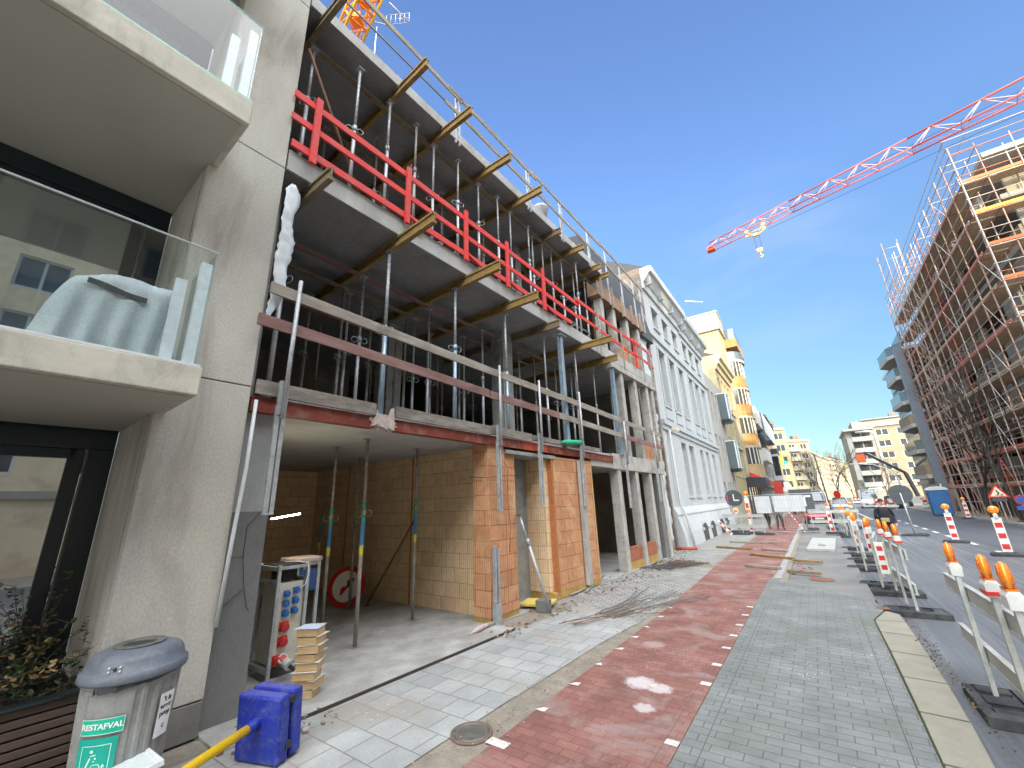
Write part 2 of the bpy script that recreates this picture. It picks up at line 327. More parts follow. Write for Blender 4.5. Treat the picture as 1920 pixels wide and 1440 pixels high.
M['green'] = pm('green', (.03, .42, .22), (.02, .3, .16), 12, .6)
M['tblue'] = pm('tblue', (.06, .25, .50), (.04, .18, .38), 12, .6)
M['tyellow'] = pm('tyellow', (.72, .66, .08), (.6, .5, .05), 12, .6)
M['concfloor'] = pm('concfloor', (.44, .44, .42), (.27, .265, .25), 1.9, .85, bs=.4, bsc=40, bd=.006, dirt=(.20, .185, .16), dirt_amt=.75, dirt_sc=1.1, dstretch=(1, 1, 1))
M['grout'] = pm('grout', (.30, .265, .21), (.20, .175, .14), 5, .95, bs=.8, bsc=35, bd=.012, dirt=(.13, .12, .1), dirt_amt=.5)
M['tiles'] = brickmat('tiles', (.36, .37, .36), (.29, .305, .30), (.23, .21, .18), .31, .31, .007, .5, spots=((.62, .62, .58), 13, .13), var=((.27, .25, .215), 1.1, .50, .75), tile_noise=.45, bs=.8, wob=.02)
M['pavers'] = brickmat('pavers', (.20, .212, .207), (.175, .187, .182), (.115, .125, .10), .236, .118, .0045, .5, spots=((.55, .57, .54), 16, .17), var=((.12, .135, .10), .9, .52, .5), tile_noise=.6, bs=.9, wob=.012)
M['pavlight'] = brickmat('pavlight', (.36, .36, .345), (.27, .27, .255), (.11, .105, .09), .225, .115, .011, .5, var=((.24, .22, .19), 1.0, .5, .65), tile_noise=.5, bs=1, wob=.03)
M['klinker'] = brickmat('klinker', (.262, .122, .100), (.205, .094, .078), (.15, .08, .07), .205, .102, .004, .5, spots=((.60, .52, .49), 16, .20), var=((.29, .23, .21), 1.6, .50, .6), tile_noise=.65, bs=.7, wob=.012,
    wornd=[(-1.95, 5.0, .40, .75, (.56, .53, .52)), (-1.72, 4.95, .30, .7, (.56, .53, .52)), (-1.72, 4.45, .24, .65, (.55, .52, .5)), (-2.2, 6.3, .35, .45, (.45, .38, .36))])
M['kerb'] = pm('kerb', (.30, .28, .225), (.235, .22, .175), 3, .9, bs=.5, bsc=120, dirt=(.2, .2, .14), dirt_amt=.5, dirt_sc=1.5)
M['kerbgrey'] = pm('kerbgrey', (.34, .34, .33), (.27, .27, .26), 3, .9, bs=.5, bsc=90)
M['moss'] = pm('moss', (.045, .055, .02), (.03, .035, .015), 12, 1, bs=1, bsc=50)
M['white'] = plain('white', (.78, .78, .76), .5)
M['wornwhite'] = pm('wornwhite', (.70, .69, .66), (.58, .56, .53), 8, .8, bs=.3, dirt=(.25, .12, .10), dirt_amt=1.0, dirt_sc=65)
M['rubber'] = pm('rubber', (.045, .05, .055), (.028, .03, .034), 5, .75, bs=.5, bsc=60, dirt=(.12, .12, .11), dirt_amt=.5, dirt_sc=5)
M['barrier'] = pm('barrier', (.50, .51, .48), (.40, .41, .38), 6, .5, .1, bs=.1, dirt=(.3, .28, .22), dirt_amt=.5)
M['red'] = pm('red', (.62, .03, .025), (.5, .025, .02), 7, .45, bs=.05)
M['reflwhite'] = pm('reflwhite', (.80, .78, .72), (.68, .66, .6), 5, .45, bs=.05)
M['amber'] = plain('amber', (.95, .30, .015), .18, spec=.7, coat=.6)
M['amber2'] = plain('amber2', (.75, .17, .008), .22, spec=.7)
M['black'] = plain('black', (.02, .021, .024), .45)
M['darkplastic'] = plain('darkplastic', (.045, .048, .055), .5)
def asphalt():
    m, n, b = newmat('asphalt'); co = n.nodes.new('ShaderNodeTexCoord').outputs['Object']
    f = noise(n, .35, 7, .65, vec=co); g = noise(n, 160, 3, .8, vec=co); t = noise(n, .8, 6, .7, (7, .22, 1), co)
    c = ramp(n, f, [(.3, (.085, .09, .097)), (.7, (.135, .14, .145))])
    c = mixc(n, 1.0, c, ramp(n, g, [(.2, (.75,) * 3), (.8, (1.2,) * 3)]), 'MULTIPLY')
    c = mixc(n, ramp(n, t, [(.5, (0, 0, 0)), (.72, (.5,) * 3)]), c, (.23, .235, .24))
    n.links.new(c, b.inputs['Base Color']); sp = n.nodes.new('ShaderNodeSeparateXYZ'); n.links.new(co, sp.inputs[0])
    w = ND(n, 'ShaderNodeMapRange'); n.links.new(t, w.inputs[0]); w.inputs[1].default_value = .35; w.inputs[2].default_value = .65; w.inputs[3].default_value = .68; w.inputs[4].default_value = .36
    n.links.new(w.outputs[0], b.inputs['Roughness']); bump(n, b, g, .35, .004)
    return m
M['asphalt'] = asphalt()
M['asphalt2'] = pm('asphalt2', (.10, .105, .115), (.075, .08, .088), .5, .6, bs=.3, bsc=150, stretch=(3, .3, 1))
M['asphaltgrey'] = pm('asphaltgrey', (.20, .20, .195), (.145, .145, .14), .9, .85, bs=.5, bsc=120, dirt=(.26, .24, .21), dirt_amt=.6, dirt_sc=.8)
M['deck'] = pm('deck', (.13, .085, .065), (.08, .055, .045), 3, .6, bs=.3, bsc=80, stretch=(6, .4, 6))
M['soil'] = pm('soil', (.05, .04, .03), (.03, .024, .018), 9, 1, bs=1, bsc=30, bd=.03)
M['stem'] = pm('stem', (.11, .085, .05), (.07, .06, .035), 20, .9, bs=0)
M['leaf'] = pm('leaf', (.07, .12, .045), (.04, .08, .03), 20, .5, bs=0)
M['leaf2'] = pm('leaf2', (.045, .075, .035), (.03, .05, .025), 20, .5, bs=0)
M['leafdark'] = pm('leafdark', (.02, .028, .016), (.014, .02, .012), 20, .5, bs=0)
M['leafdry'] = pm('leafdry', (.34, .25, .12), (.22, .14, .06), 20, .7, bs=0)
M['leafdry2'] = pm('leafdry2', (.22, .15, .07), (.13, .08, .04), 20, .7, bs=0)
M['mortarpale'] = pm('mortarpale', (.6, .42, .2), (.48, .28, .12), 12, .95, bs=.8)
M['redblock'] = brickmat('redblock', (.38, .14, .075), (.30, .105, .06), (.25, .11, .06), .37, .265, .004, tile_noise=.4)
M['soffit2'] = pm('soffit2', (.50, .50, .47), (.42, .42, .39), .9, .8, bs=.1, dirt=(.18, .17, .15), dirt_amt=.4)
M['formwork'] = pm('formwork', (.34, .21, .12), (.22, .13, .075), 3, .85, bs=.4, stretch=(1, .4, 3), dirt=(.15, .12, .1), dirt_amt=.6)
M['rubblewhite'] = pm('rubblewhite', (.50, .43, .40), (.38, .28, .25), 14, .95, bs=.8)
M['sheetwhite'] = plain('sheetwhite', (.60, .65, .68), .35)
M['binbody'] = pm('binbody', (.33, .33, .315), (.26, .26, .25), 5, .6, .2, bs=.15, dirt=(.15, .14, .12), dirt_amt=.5, dirt_sc=4)
M['binlid'] = pm('binlid', (.15, .17, .20), (.115, .13, .16), 4, .5, bs=.1, dirt=(.07, .07, .075), dirt_amt=.6, dirt_sc=7)
M['binring'] = pm('binring', (.17, .17, .15), (.1, .1, .085), 14, .7, .3, bs=.4)
M['stgreen'] = plain('stgreen', (.0, .42, .27), .4)
M['stteal'] = plain('stteal', (.0, .33, .25), .4)
M['stpale'] = plain('stpale', (.55, .8, .68), .4)
M['bluepaint'] = pm('bluepaint', (.018, .04, .36), (.014, .025, .26), 3, .42, bs=.15, dirt=(.12, .14, .26), dirt_amt=.6, dirt_sc=15)
M['yellowpaint'] = pm('yellowpaint', (.80, .52, .01), (.68, .42, .01), 4, .4, bs=.1, dirt=(.35, .27, .1), dirt_amt=.3)
M['mapwhite'] = pm('mapwhite', (.62, .68, .68), (.56, .62, .58), 4, .25, bs=0, dirt=(.45, .6, .45), dirt_amt=.4)
M['mapgreen'] = plain('mapgreen', (.5, .6, .3), .4)
M['cream'] = pm('cream', (.62, .59, .49), (.54, .51, .43), 3, .5, bs=.1, dirt=(.3, .27, .2), dirt_amt=.4, dirt_sc=5)
M['sockblue'] = plain('sockblue', (.02, .14, .45), .35)
M['sockred'] = plain('sockred', (.55, .03, .03), .35)
M['plugwhite'] = plain('plugwhite', (.5, .5, .46), .5)
M['signblue'] = plain('signblue', (.02, .07, .2), .4)
M['signred'] = pm('signred', (.50, .02, .02), (.5, .02, .02), 4, .4, bs=0)
M['pine'] = pm('pine', (.62, .44, .24), (.5, .33, .16), 5, .75, bs=.3, bsc=40, stretch=(1, 1, 6), dirt=(.3, .18, .09), dirt_amt=.5)
M['paper'] = plain('paper', (.58, .56, .5), .7)
M['paperblue'] = plain('paperblue', (.45, .52, .62), .5)
M['glow'] = plain('glow', (1, 1, .95), .5, emit=((1, .88, .66), 130))
M['insul'] = pm('insul', (.72, .56, .14), (.6, .45, .1), 6, .9, bs=.3)
M['cablegrey'] = plain('cablegrey', (.17, .155, .14), .7)
M['rebardark'] = plain('rebardark', (.07, .06, .055), .8)
M['twigbrown'] = plain('twigbrown', (.15, .10, .07), .9)
M['iron'] = pm('iron', (.22, .22, .2), (.15, .145, .135), 9, .6, .5, bs=.4)
M['rust2'] = pm('rust2', (.19, .13, .10), (.13, .09, .07), 9, .85, bs=.5)
M['redbright2'] = pm('redbright2', (.42, .15, .09), (.3, .1, .06), 9, .9, bs=.3)
M['platewhite'] = pm('platewhite', (.42, .42, .39), (.35, .35, .33), 2, .6, bs=.1, dirt=(.3, .3, .28), dirt_amt=.4)
M['paintbrick'] = brickmat('paintbrick', (.49, .51, .51), (.44, .46, .46), (.33, .35, .355), .22, .075, .006, tile_noise=.12, bs=.7)
M['paintgrey2'] = pm('paintgrey2', (.43, .47, .48), (.38, .42, .43), 3, .7, bs=.1, dirt=(.3, .31, .3), dirt_amt=.4)
M['paintsmooth'] = pm('paintsmooth', (.49, .51, .51), (.44, .46, .465), 2, .7, bs=.1, dirt=(.3, .31, .31), dirt_amt=.5, dirt_sc=2)
M['paintgrey3'] = plain('paintgrey3', (.36, .38, .39), .6)
M['winframe'] = plain('winframe', (.55, .58, .58), .5)
M['winglass2'] = plain('winglass2', (.10, .13, .14), .06, spec=1.0)
M['winglass3'] = plain('winglass3', (.06, .07, .075), .08, spec=1.0)
M['slate'] = pm('slate', (.075, .08, .09), (.05, .055, .06), 4, .7, bs=.4, bsc=12)
M['darkhole'] = plain('darkhole', (.06, .062, .062), .9)
M['plaster'] = pm('plaster', (.40, .39, .36), (.34, .33, .31), 2, .85, bs=.1, dirt=(.24, .23, .21), dirt_amt=.4)
M['yellowwall'] = pm('yellowwall', (.44, .38, .22), (.37, .32, .19), 1.5, .85, bs=.1)
M['yellowtrim'] = pm('yellowtrim', (.52, .46, .30), (.45, .4, .26), 3, .8, bs=.1)
M['creamtile'] = brickmat('creamtile', (.48, .40, .22), (.43, .35, .20), (.34, .28, .17), .9, .6, .02, rot=.5, tile_noise=.15)
M['creamwall'] = pm('creamwall', (.36, .32, .215), (.29, .255, .175), .6, .85, bs=0, bsc=3, fine=.05, dirt=(.34, .3, .22), dirt_amt=.5)
M['greywall'] = pm('greywall', (.34, .33, .30), (.27, .26, .24), .8, .85, bs=0, dirt=(.24, .23, .2), dirt_amt=.5)
M['beigewall'] = pm('beigewall', (.27, .24, .17), (.22, .195, .14), .8, .85, bs=0)
M['brownwall'] = pm('brownwall', (.36, .25, .15), (.3, .2, .13), .8, .85, bs=0)
M['paleband'] = pm('paleband', (.40, .38, .32), (.34, .32, .27), 3, .8, bs=.1)
M['paleband2'] = pm('paleband2', (.58, .58, .54), (.5, .5, .47), 3, .8, bs=.1)
M['orangepanel'] = pm('orangepanel', (.42, .24, .09), (.34, .18, .06), 2, .5, bs=.1)
M['tanpanel'] = pm('tanpanel', (.42, .33, .19), (.36, .28, .16), 2, .6, bs=.1)
M['navy'] = plain('navy', (.018, .022, .035), .5)
M['awnred'] = plain('awnred', (.55, .045, .03), .6)
M['stickpale'] = plain('stickpale', (.58, .42, .3), .6)
M['greyclad'] = pm('greyclad', (.25, .26, .25), (.20, .21, .2), 2, .7, bs=.1)
M['brownbrick'] = brickmat('brownbrick', (.22, .16, .13), (.18, .13, .11), (.2, .19, .17), .22, .075, .008)
M['brownbrick2'] = pm('brownbrick2', (.80, .68, .46), (.70, .58, .38), .7, .85, bs=0, bsc=3, fine=.05, dirt=(.36, .27, .17), dirt_amt=.6, dirt_sc=.8)
M['frame2'] = plain('frame2', (.03, .033, .036), .5)
M['glowwhite'] = plain('glowwhite', (.8, .82, .78), .5)
M['darkclad'] = plain('darkclad', (.045, .055, .065), .3)
M['pillargrey'] = pm('pillargrey', (.16, .19, .23), (.13, .155, .19), 2, .45, bs=0)
M['railbrown'] = pm('railbrown', (.28, .23, .16), (.2, .165, .12), 2, .7, bs=0, stretch=(9, 9, 1))
M['scafred'] = pm('scafred', (.50, .15, .10), (.42, .12, .09), 2, .6, bs=0)
M['scaforange'] = pm('scaforange', (.70, .17, .04), (.6, .14, .04), 2, .6, bs=0)
M['scafgalv'] = pm('scafgalv', (.52, .47, .42), (.38, .31, .26), .9, .5, .3, bs=0)
M['scafbrown'] = pm('scafbrown', (.40, .27, .20), (.30, .20, .16), 1.5, .6, bs=0)
M['deckwood'] = pm('deckwood', (.48, .37, .26), (.33, .25, .18), 1.5, .85, bs=.2, stretch=(5, .4, 1))
M['yellowboard'] = pm('yellowboard', (.75, .5, .06), (.65, .42, .05), 2, .7, bs=0)
M['lampbox'] = plain('lampbox', (.70, .70, .66), .4)
M['signback'] = plain('signback', (.055, .065, .07), .5)
M['pinkred'] = plain('pinkred', (.32, .06, .1), .5)
M['sheetprint'] = brickmat('sheetprint', (.55, .57, .57), (.5, .52, .53), (.38, .40, .42), .14, .42, .008, off=0, tile_noise=.1, bs=.1)
M['signcream'] = plain('signcream', (.78, .68, .48), .5)
M['tblue2'] = plain('tblue2', (.03, .09, .36), .45)
M['toiletblue'] = pm('toiletblue', (.03, .14, .34), (.025, .11, .27), 2, .5, bs=0)
M['plugwhite2'] = plain('plugwhite2', (.58, .62, .62), .5)
M['carred'] = plain('carred', (.34, .012, .012), .22, spec=.6, coat=.8)
M['vanblue'] = plain('vanblue', (.30, .36, .44), .25, spec=.6, coat=.6)
M['carwhite'] = plain('carwhite', (.58, .60, .60), .25, coat=.6)
M['headlight'] = plain('headlight', (.55, .57, .58), .1, .5)
M['orangered'] = plain('orangered', (.75, .13, .03), .5)
M['skin'] = plain('skin', (.48, .29, .21), .6)
M['jacket'] = pm('jacket', (.018, .022, .034), (.012, .014, .022), 8, .75, bs=.4, bsc=20)
M['trousers'] = pm('trousers', (.055, .045, .038), (.035, .03, .028), 8, .85, bs=.3)
M['greytop'] = plain('greytop', (.12, .12, .13), .8)
M['shoe'] = plain('shoe', (.02, .02, .02), .6)
M['hairdark'] = plain('hairdark', (.025, .022, .02), .8)
M['baggold'] = plain('baggold', (.30, .24, .10), .5)
M['cranered'] = pm('cranered', (.52, .085, .045), (.44, .07, .04), 1, .5, bs=0)
M['cranepink'] = pm('cranepink', (.58, .36, .35), (.5, .28, .27), 1, .5, bs=0)
M['craneyellow'] = plain('craneyellow', (.6, .42, .15), .5)
M['craneyel2'] = plain('craneyel2', (.85, .48, .03), .5)
M['craneorange'] = plain('craneorange', (.8, .22, .02), .5)
M['bark'] = plain('bark', (.045, .036, .03), .9)
M['polewhite'] = plain('polewhite', (.55, .56, .54), .5)
M['crossgreen'] = plain('crossgreen', (.02, .6, .25), .5, emit=((.02, .9, .35), 1.2))
M['orangesign'] = plain('orangesign', (.85, .32, .03), .5)
M['edgedark'] = plain('edgedark', (.055, .048, .04), .8)
M['jointdark'] = plain('jointdark', (.085, .09, .07), .95)
M['rubdull'] = pm('rubdull', (.30, .17, .12), (.22, .12, .09), 9, .95)
M['oldbrick'] = brickmat('oldbrick', (.20, .15, .12), (.14, .105, .09), (.24, .22, .19), .22, .075, .012, tile_noise=.6, var=((.34, .33, .31), 1.5, .5, .8))
M['contrail'] = plain('contrail', (.95, .95, .97), 1)

# ------------------------------------------------------------------ the ground
def struct(mb, name, mat, **k): return tag(build(mb, name, mat, **k), kind='structure')
struct(MB().quad((-400, -120, -.135), (400, -120, -.135), (400, 900, -.135), (-400, 900, -.135)), 'ground', M['asphalt2'])
struct(MB().quad((.3, -30, -.12), (8.6, -30, -.12), (8.6, 130, -.12), (.3, 130, -.12)), 'road', M['asphalt'])
g = MB()
for (a, b, x0, x1) in ((-30, 25, 4.8, 8.6), (25, 62, 4.7, 8.6)): g.quad((x0, a, -.116), (x1, a, -.116), (x1, b, -.116), (x0, b, -.116))
struct(g, 'road_resurfaced_lane', M['asphalt2'])
g = MB()
g.add([(-1.0, 12.2, -.03), (.55, 10.75, -.03), (.62, 28, -.03), (.5, 36, -.03), (-1.1, 36, -.03)], [(0, 1, 2, 3, 4)]); g.quad((.55, 10.75, -.03), (.55, 10.75, -.13), (.62, 28, -.13), (.62, 28, -.03))
struct(g, 'work_area_asphalt', M['asphaltgrey'])
# left pavement base, tiles, grout, path
struct(MB().box(-9, .38, -12, 9.6, -.13, -.004), 'pavement_base', M['grout'])
struct(MB().add([(-9, 9.6, -.004), (.38, 9.6, -.004), (.5, 10.8, -.004), (-.9, 12.2, -.004), (-.95, 36, -.004), (-.95, 130, -.004), (-9, 130, -.004)], [(0, 1, 2, 3, 4, 5, 6)]), 'pavement_ground', M['grout'])
struct(MB().add([(-4.55, -4, .004), (-2.98, -4, .004), (-2.98, 3.0, .004), (-2.86, 6.1, .004), (-2.75, 7.2, .004), (-4.14, 8.0, .004), (-4.3, 5.9, .004), (-4.42, 2.7, .004), (-4.6, 1.8, .004)], [tuple(range(9))]), 'pavement_tiles', M['tiles'])
struct(MB().add([(-4.9, 7.95, .002), (-2.74, 7.15, .002), (-2.66, 10.5, .002), (-2.75, 13.5, .002), (-4.6, 13.9, .002)], [tuple(range(5))]), 'pavement_setts', M['pavlight'])
struct(MB().add([(-4.9, 14.6, .002), (-2.9, 14.4, .002), (-2.84, 20, .002), (-2.84, 95, .002), (-4.93, 95, .002)], [tuple(range(5))]), 'far_pavement', M['pavlight'])
g = MB(); xs = [(-30, -2.62), (8, -2.6), (11.5, -2.68), (14, -2.78), (18, -2.8), (35, -2.72), (60, -2.6)]
for (a, x), (b, y) in zip(xs, xs[1:]): g.quad((x, a, .006), (-1.285 + (.0 if a < 12 else .1), a, .006), (-1.285 + (0 if b < 12 else .1), b, .006), (y, b, .006))
struct(g, 'cycle_path', M['klinker'])
struct(MB().add([(-1.275, -8, .0045), (.365, -8, .0045), (.365, 7.3, .0045), (.36, 9.0, .0045), (.55, 9.72, .0045), (.5, 10.8, .0045), (-.9, 12.1, .0045), (-1.275, 12.3, .0045)], [tuple(range(8))]), 'block_paving', M['pavers'])
# worn white corner bricks of the cycle path
g = MB()
for i, (x, y) in enumerate([(-2.56, 3.24), (-2.56, 3.94), (-2.55, 4.62), (-2.55, 5.28), (-2.55, 5.92), (-2.55, 6.5), (-2.55, 7.08), (-2.55, 7.77), (-2.55, 8.45), (-1.34, 3.98), (-1.34, 5.3), (-1.34, 5.92), (-1.34, 6.6), (-1.34, 7.2), (-1.34, 7.8), (-1.34, 8.47), (-1.34, 9.1)]):
    s_ = rnd.uniform(.038, .046); c_ = rnd.random()
    if i == 0: q = [(-.10, -.05), (.10, -.05), (.10, .05), (-.10, .05)]
    elif x < -2: q = [(-.05, -.045), (.055, -.045), (.055, .045), (.0, .03)] if c_ < .5 else [(-.05, -.04), (.05, -.045), (.0, .04)]
    else: q = [(-.055, -s_), (.05, -s_), (.055, s_), (-.05, s_)]
    g.add([(x + a, y + b, .0105) for a, b in q], [tuple(range(len(q)))])
struct(g, 'path_marking', M['wornwhite'])
# kerb stones
ki = [(.37, -6), (.37, -1.2), (.37, .1), (.37, 1.3), (.37, 2.5), (.37, 3.6), (.372, 4.69), (.38, 5.6), (.385, 6.5), (.387, 7.4), (.38, 8.3), (.38, 9.0), (.58, 9.74)]
ko = [(.63, -6), (.63, -1.2), (.63, .1), (.63, 1.3), (.63, 2.5), (.64, 3.6), (.655, 4.7), (.70, 5.6), (.73, 6.5), (.735, 7.4), (.745, 8.3), (.745, 9.1), (.74, 9.6)]
for i in range(12):
    g = MB(); e = .007; (a, b), (c, d) = ki[i], ki[i + 1]; (p, q), (r, s) = ko[i], ko[i + 1]
    b += e; q += e; d -= e; s -= e
    vs = [(a, b, .012), (p, q, .0), (r, s, .0), (c, d, .012), (a, b, -.13), (p + .015, q, -.13), (r + .015, s, -.13), (c, d, -.13)]
    g.add(vs, [(0, 1, 2, 3), (1, 5, 6, 2), (0, 4, 5, 1), (3, 2, 6, 7), (0, 3, 7, 4)]); struct(g, 'kerb', M['kerb'], bevel=.012)
for i in range(1, 12): (a, b), (p, q) = ki[i], ko[i]; struct(MB().add([(a, b - .007, .0125), (p, q - .007, .0012), (p, q + .007, .0012), (a, b + .007, .0125)], [(0, 1, 2, 3)]), 'kerb_joint', M['jointdark'])
g = MB()
for i in range(13): g.box(-1.18, -1.03, 12.4 + i * 1.8, 14.17 + i * 1.8, -.12, .012)
struct(g, 'kerb', M['kerbgrey'])
g = MB().add([(.352, 3, .008), (.375, 3, .0085), (.392, 7.4, .0085), (.386, 9.0, .0085), (.57, 9.72, .0085), (.56, 9.76, .008), (.366, 9.02, .008), (.372, 7.4, .008)], [(0, 1, 2, 7), (7, 2, 3, 6), (6, 3, 4, 5)])
struct(g, 'kerb_joint_moss', M['moss'])
g = MB()
for k in range(9): g.quad((.205 + .0 * k, -3 + k * 1.36, .0062), (.213, -3 + k * 1.36, .0062), (.213, -1.64 + k * 1.36, .0062), (.205, -1.64 + k * 1.36, .0062)); g.quad((-1.12, -3 + k * 1.36, .0062), (-1.113, -3 + k * 1.36, .0062), (-1.113, -1.64 + k * 1.36, .0062), (-1.12, -1.64 + k * 1.36, .0062)); g.quad((-1.40, -3 + k * 1.36, .0072), (-1.395, -3 + k * 1.36, .0072), (-1.395, -1.64 + k * 1.36, .0072), (-1.40, -1.64 + k * 1.36, .0072))
struct(g, 'paving_joint', M['jointdark'])
# far side of the road
struct(MB().box(8.75, 60, 22, 130, -.13, -.0), 'far_side_pavement', M['grout'])
struct(MB().box(8.6, 8.75, -10, 130, -.13, .01), 'kerb', M['kerbgrey'])
struct(MB().box(8.75, 60, -30, 22, -.13, -.0), 'far_side_pavement', M['grout'])
g = MB()
for y0 in (12.0, 16.1, 19.1 + .9, 23.3, 26.6, 29.3, 31.8, 34.4, 37.4, 40.5, 43.5, 46.5, 49.5, 52.5): g.quad((4.48, y0, -.111), (4.62, y0, -.111), (4.62, y0 + 1.15, -.111), (4.48, y0 + 1.15, -.111))
struct(g, 'lane_marking', M['reflwhite'])
struct(MB().quad((3.2, 43, -.113), (3.35, 43, -.113), (3.6, 110, -.113), (3.4, 110, -.113)), 'lane_marking', M['reflwhite'])
# concrete apron in front of and under the shell (in the facade frame)
def fstruct(mb, name, mat, **k): return struct(mb, name, mat, loc=FO, rz=-AZ, **k)
fstruct(MB().box(-12, .44, -4.1, .03, -.1, .022), 'concrete_apron', M['concfloor'], bevel=.004)
fstruct(MB().box(-12, -.02, .03, 10.4, -.1, .014), 'ground_floor_slab', M['concfloor'])
fstruct(MB().box(.44, .456, -3.4, .03, -.02, .028), 'steel_edge_angle', M['edgedark'])

# ------------------------------------------------------------------ the concrete apartment block on the left (facade frame)
def fthing(name, label, cat, n=0, s=0, z=0, rz=0, group=None): return thing(name, label, cat, F(n, s, z), -AZ + rz, group)
lb = fthing('apartment_building', 'precast concrete apartment block with glass balconies at the left edge', 'building')
for (z0, z1) in ((.015, .30), (.312, 3.30), (3.312, 6.37), (6.382, 9.5), (9.512, 12.6)):
    build(MB().box(-1.32, 0, -4.9, -4.11, z0, z1), 'wall_panel', M['precast'] if z0 > .3 else M['plinth'], lb, bevel=.008)
build(MB().box(-7, -1.32, -4.6, -4.12, 0, 12.6), 'side_wall', M['sidegrey'], lb)
build(MB().box(-1.31, -.12, -4.912, -4.898, .02, 2.875), 'reveal_panel', M['precast'], lb)
build(MB().box(-1.31, -.12, -4.912, -4.898, 3.145, 5.825), 'reveal_panel', M['precast'], lb)
for k, (z0, z1) in enumerate(((2.88, 3.14), (5.83, 6.14), (9.0, 9.3))):
    sl_ = MB(); sl_.box(-1.4, .9, -16, -4.81, z0 + .012, z1)
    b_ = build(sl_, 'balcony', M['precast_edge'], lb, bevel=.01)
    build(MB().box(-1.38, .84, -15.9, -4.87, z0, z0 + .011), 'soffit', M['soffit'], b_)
    gp = MB(); gp.box(.86, .875, -16, -4.852, z1 + .02, z1 + 1.12)
    build(gp, 'glass_balustrade', M['glass'], b_)
    build(MB().box(.1, .86, -4.862, -4.85, z1 + .02, z1 + 1.12), 'glass_balustrade', M['glass'], b_)
    build(MB().box(.855, .88, -16, -4.85, z1 + 1.121, z1 + 1.126).box(.84, .895, -16, -4.83, z1 + .001, z1 + .02), 'glass_rail', M['alu'] if k != 1 else M['glass_edge'], b_)
    build(MB().box(.79, .85, -4.95, -4.87, z1, z1 + 1.0), 'balustrade_post', M['alu'], b_); build(MB().box(.79, .83, -5.10, -5.02, z1, z1 + .78), 'balustrade_post', M['alu'], b_)
    if z0 < 4: build(MB().box(.78, .84, -7.15, -7.05, z1, z1 + .98), 'balustrade_post', M['alu'], b_)
for (z0, z1) in ((.35, 2.88), (3.14, 5.83), (6.14, 9.0), (9.3, 12.4)):
    w_ = MB(); s0 = -15
    w_.box(-1.42, -1.3, s0, -4.92, z1 - .22, z1 - .004); w_.box(-1.42, -1.3, s0, -4.92, z0 - .3, z0 + .1)
    for s_ in (-5.02, -7.25, -9.5, -11.8): w_.box(-1.44, -1.28, s_ - .1, s_ + .1, z0 + .1, z1 - .22); 
    for s_ in (-5.2, -7.07): w_.box(-1.40, -1.33, s_ - .06, s_ + .06, z0 + .1, z1 - .22)
    w_.box(-1.40, -1.33, -7.07, -5.2, z1 - .32, z1 - .22)
    wf = build(w_, 'window', M['frame'], lb, bevel=.006)
    build(MB().box(-1.38, -1.365, s0, -4.95, z0, z1 - .1), 'pane', M['coatglass' if z0 < 6 else 'winglass2'], wf)
cv = MB()   # covered furniture behind the lower balustrade
vs = []; ns_, nr = 34, 21; r0 = random.Random(31)
for i in range(ns_):
    t_ = i / (ns_ - 1); s_ = -5.78 + .76 * t_; e_ = min(1, min(t_ * 7, (1 - t_) * 16)); top = 3.68 + .18 * min(1, t_ * 2.2) - .02 * t_ + .004 * math.sin(t_ * 23); end = e_ ** .35
    for j in range(nr):
        u = j / (nr - 1) * 2 - 1; a = abs(u); side = max(0, (a - .42) / .58); w = .27 * min(1, a / .42) + side * .07 + side * .035 * math.sin(s_ * 38 + (2 if u > 0 else 0) + 3 * side)
        z_ = top - .015 * (a / .42) ** 2 if side == 0 else top - .015 - (top - 3.17) * side ** 1.0
        z_ = 3.16 + (z_ - 3.16) * end + r0.uniform(-.004, .004); ss = s_ + (-1 if t_ < .5 else 1) * .05 * (1 - end) * (1 - (z_ - 3.16) / .7)
        vs.append((.45 + (w if u > 0 else -w) * (.75 + .25 * end), ss, z_))
cv.add(vs, [(i * nr + j, i * nr + j + 1, (i + 1) * nr + j + 1, (i + 1) * nr + j) for i in range(ns_ - 1) for j in range(nr - 1)], True)
c_ = build(cv, 'furniture_cover', M['cover'], None, loc=FO, rz=-AZ)
tag(c_, 'grey weatherproof furniture cover with a dark slit, behind the lower glass balustrade', 'furniture cover')
st = MB(); pv = None
for i in range(9):
    a = (.752, -5.60 + i * .045, 3.70 - i * .006 + .006 * math.sin(i * .9))
    if pv: st.bar(pv, a, .006, .045)
    pv = a
build(st, 'strap', M['black'], c_)

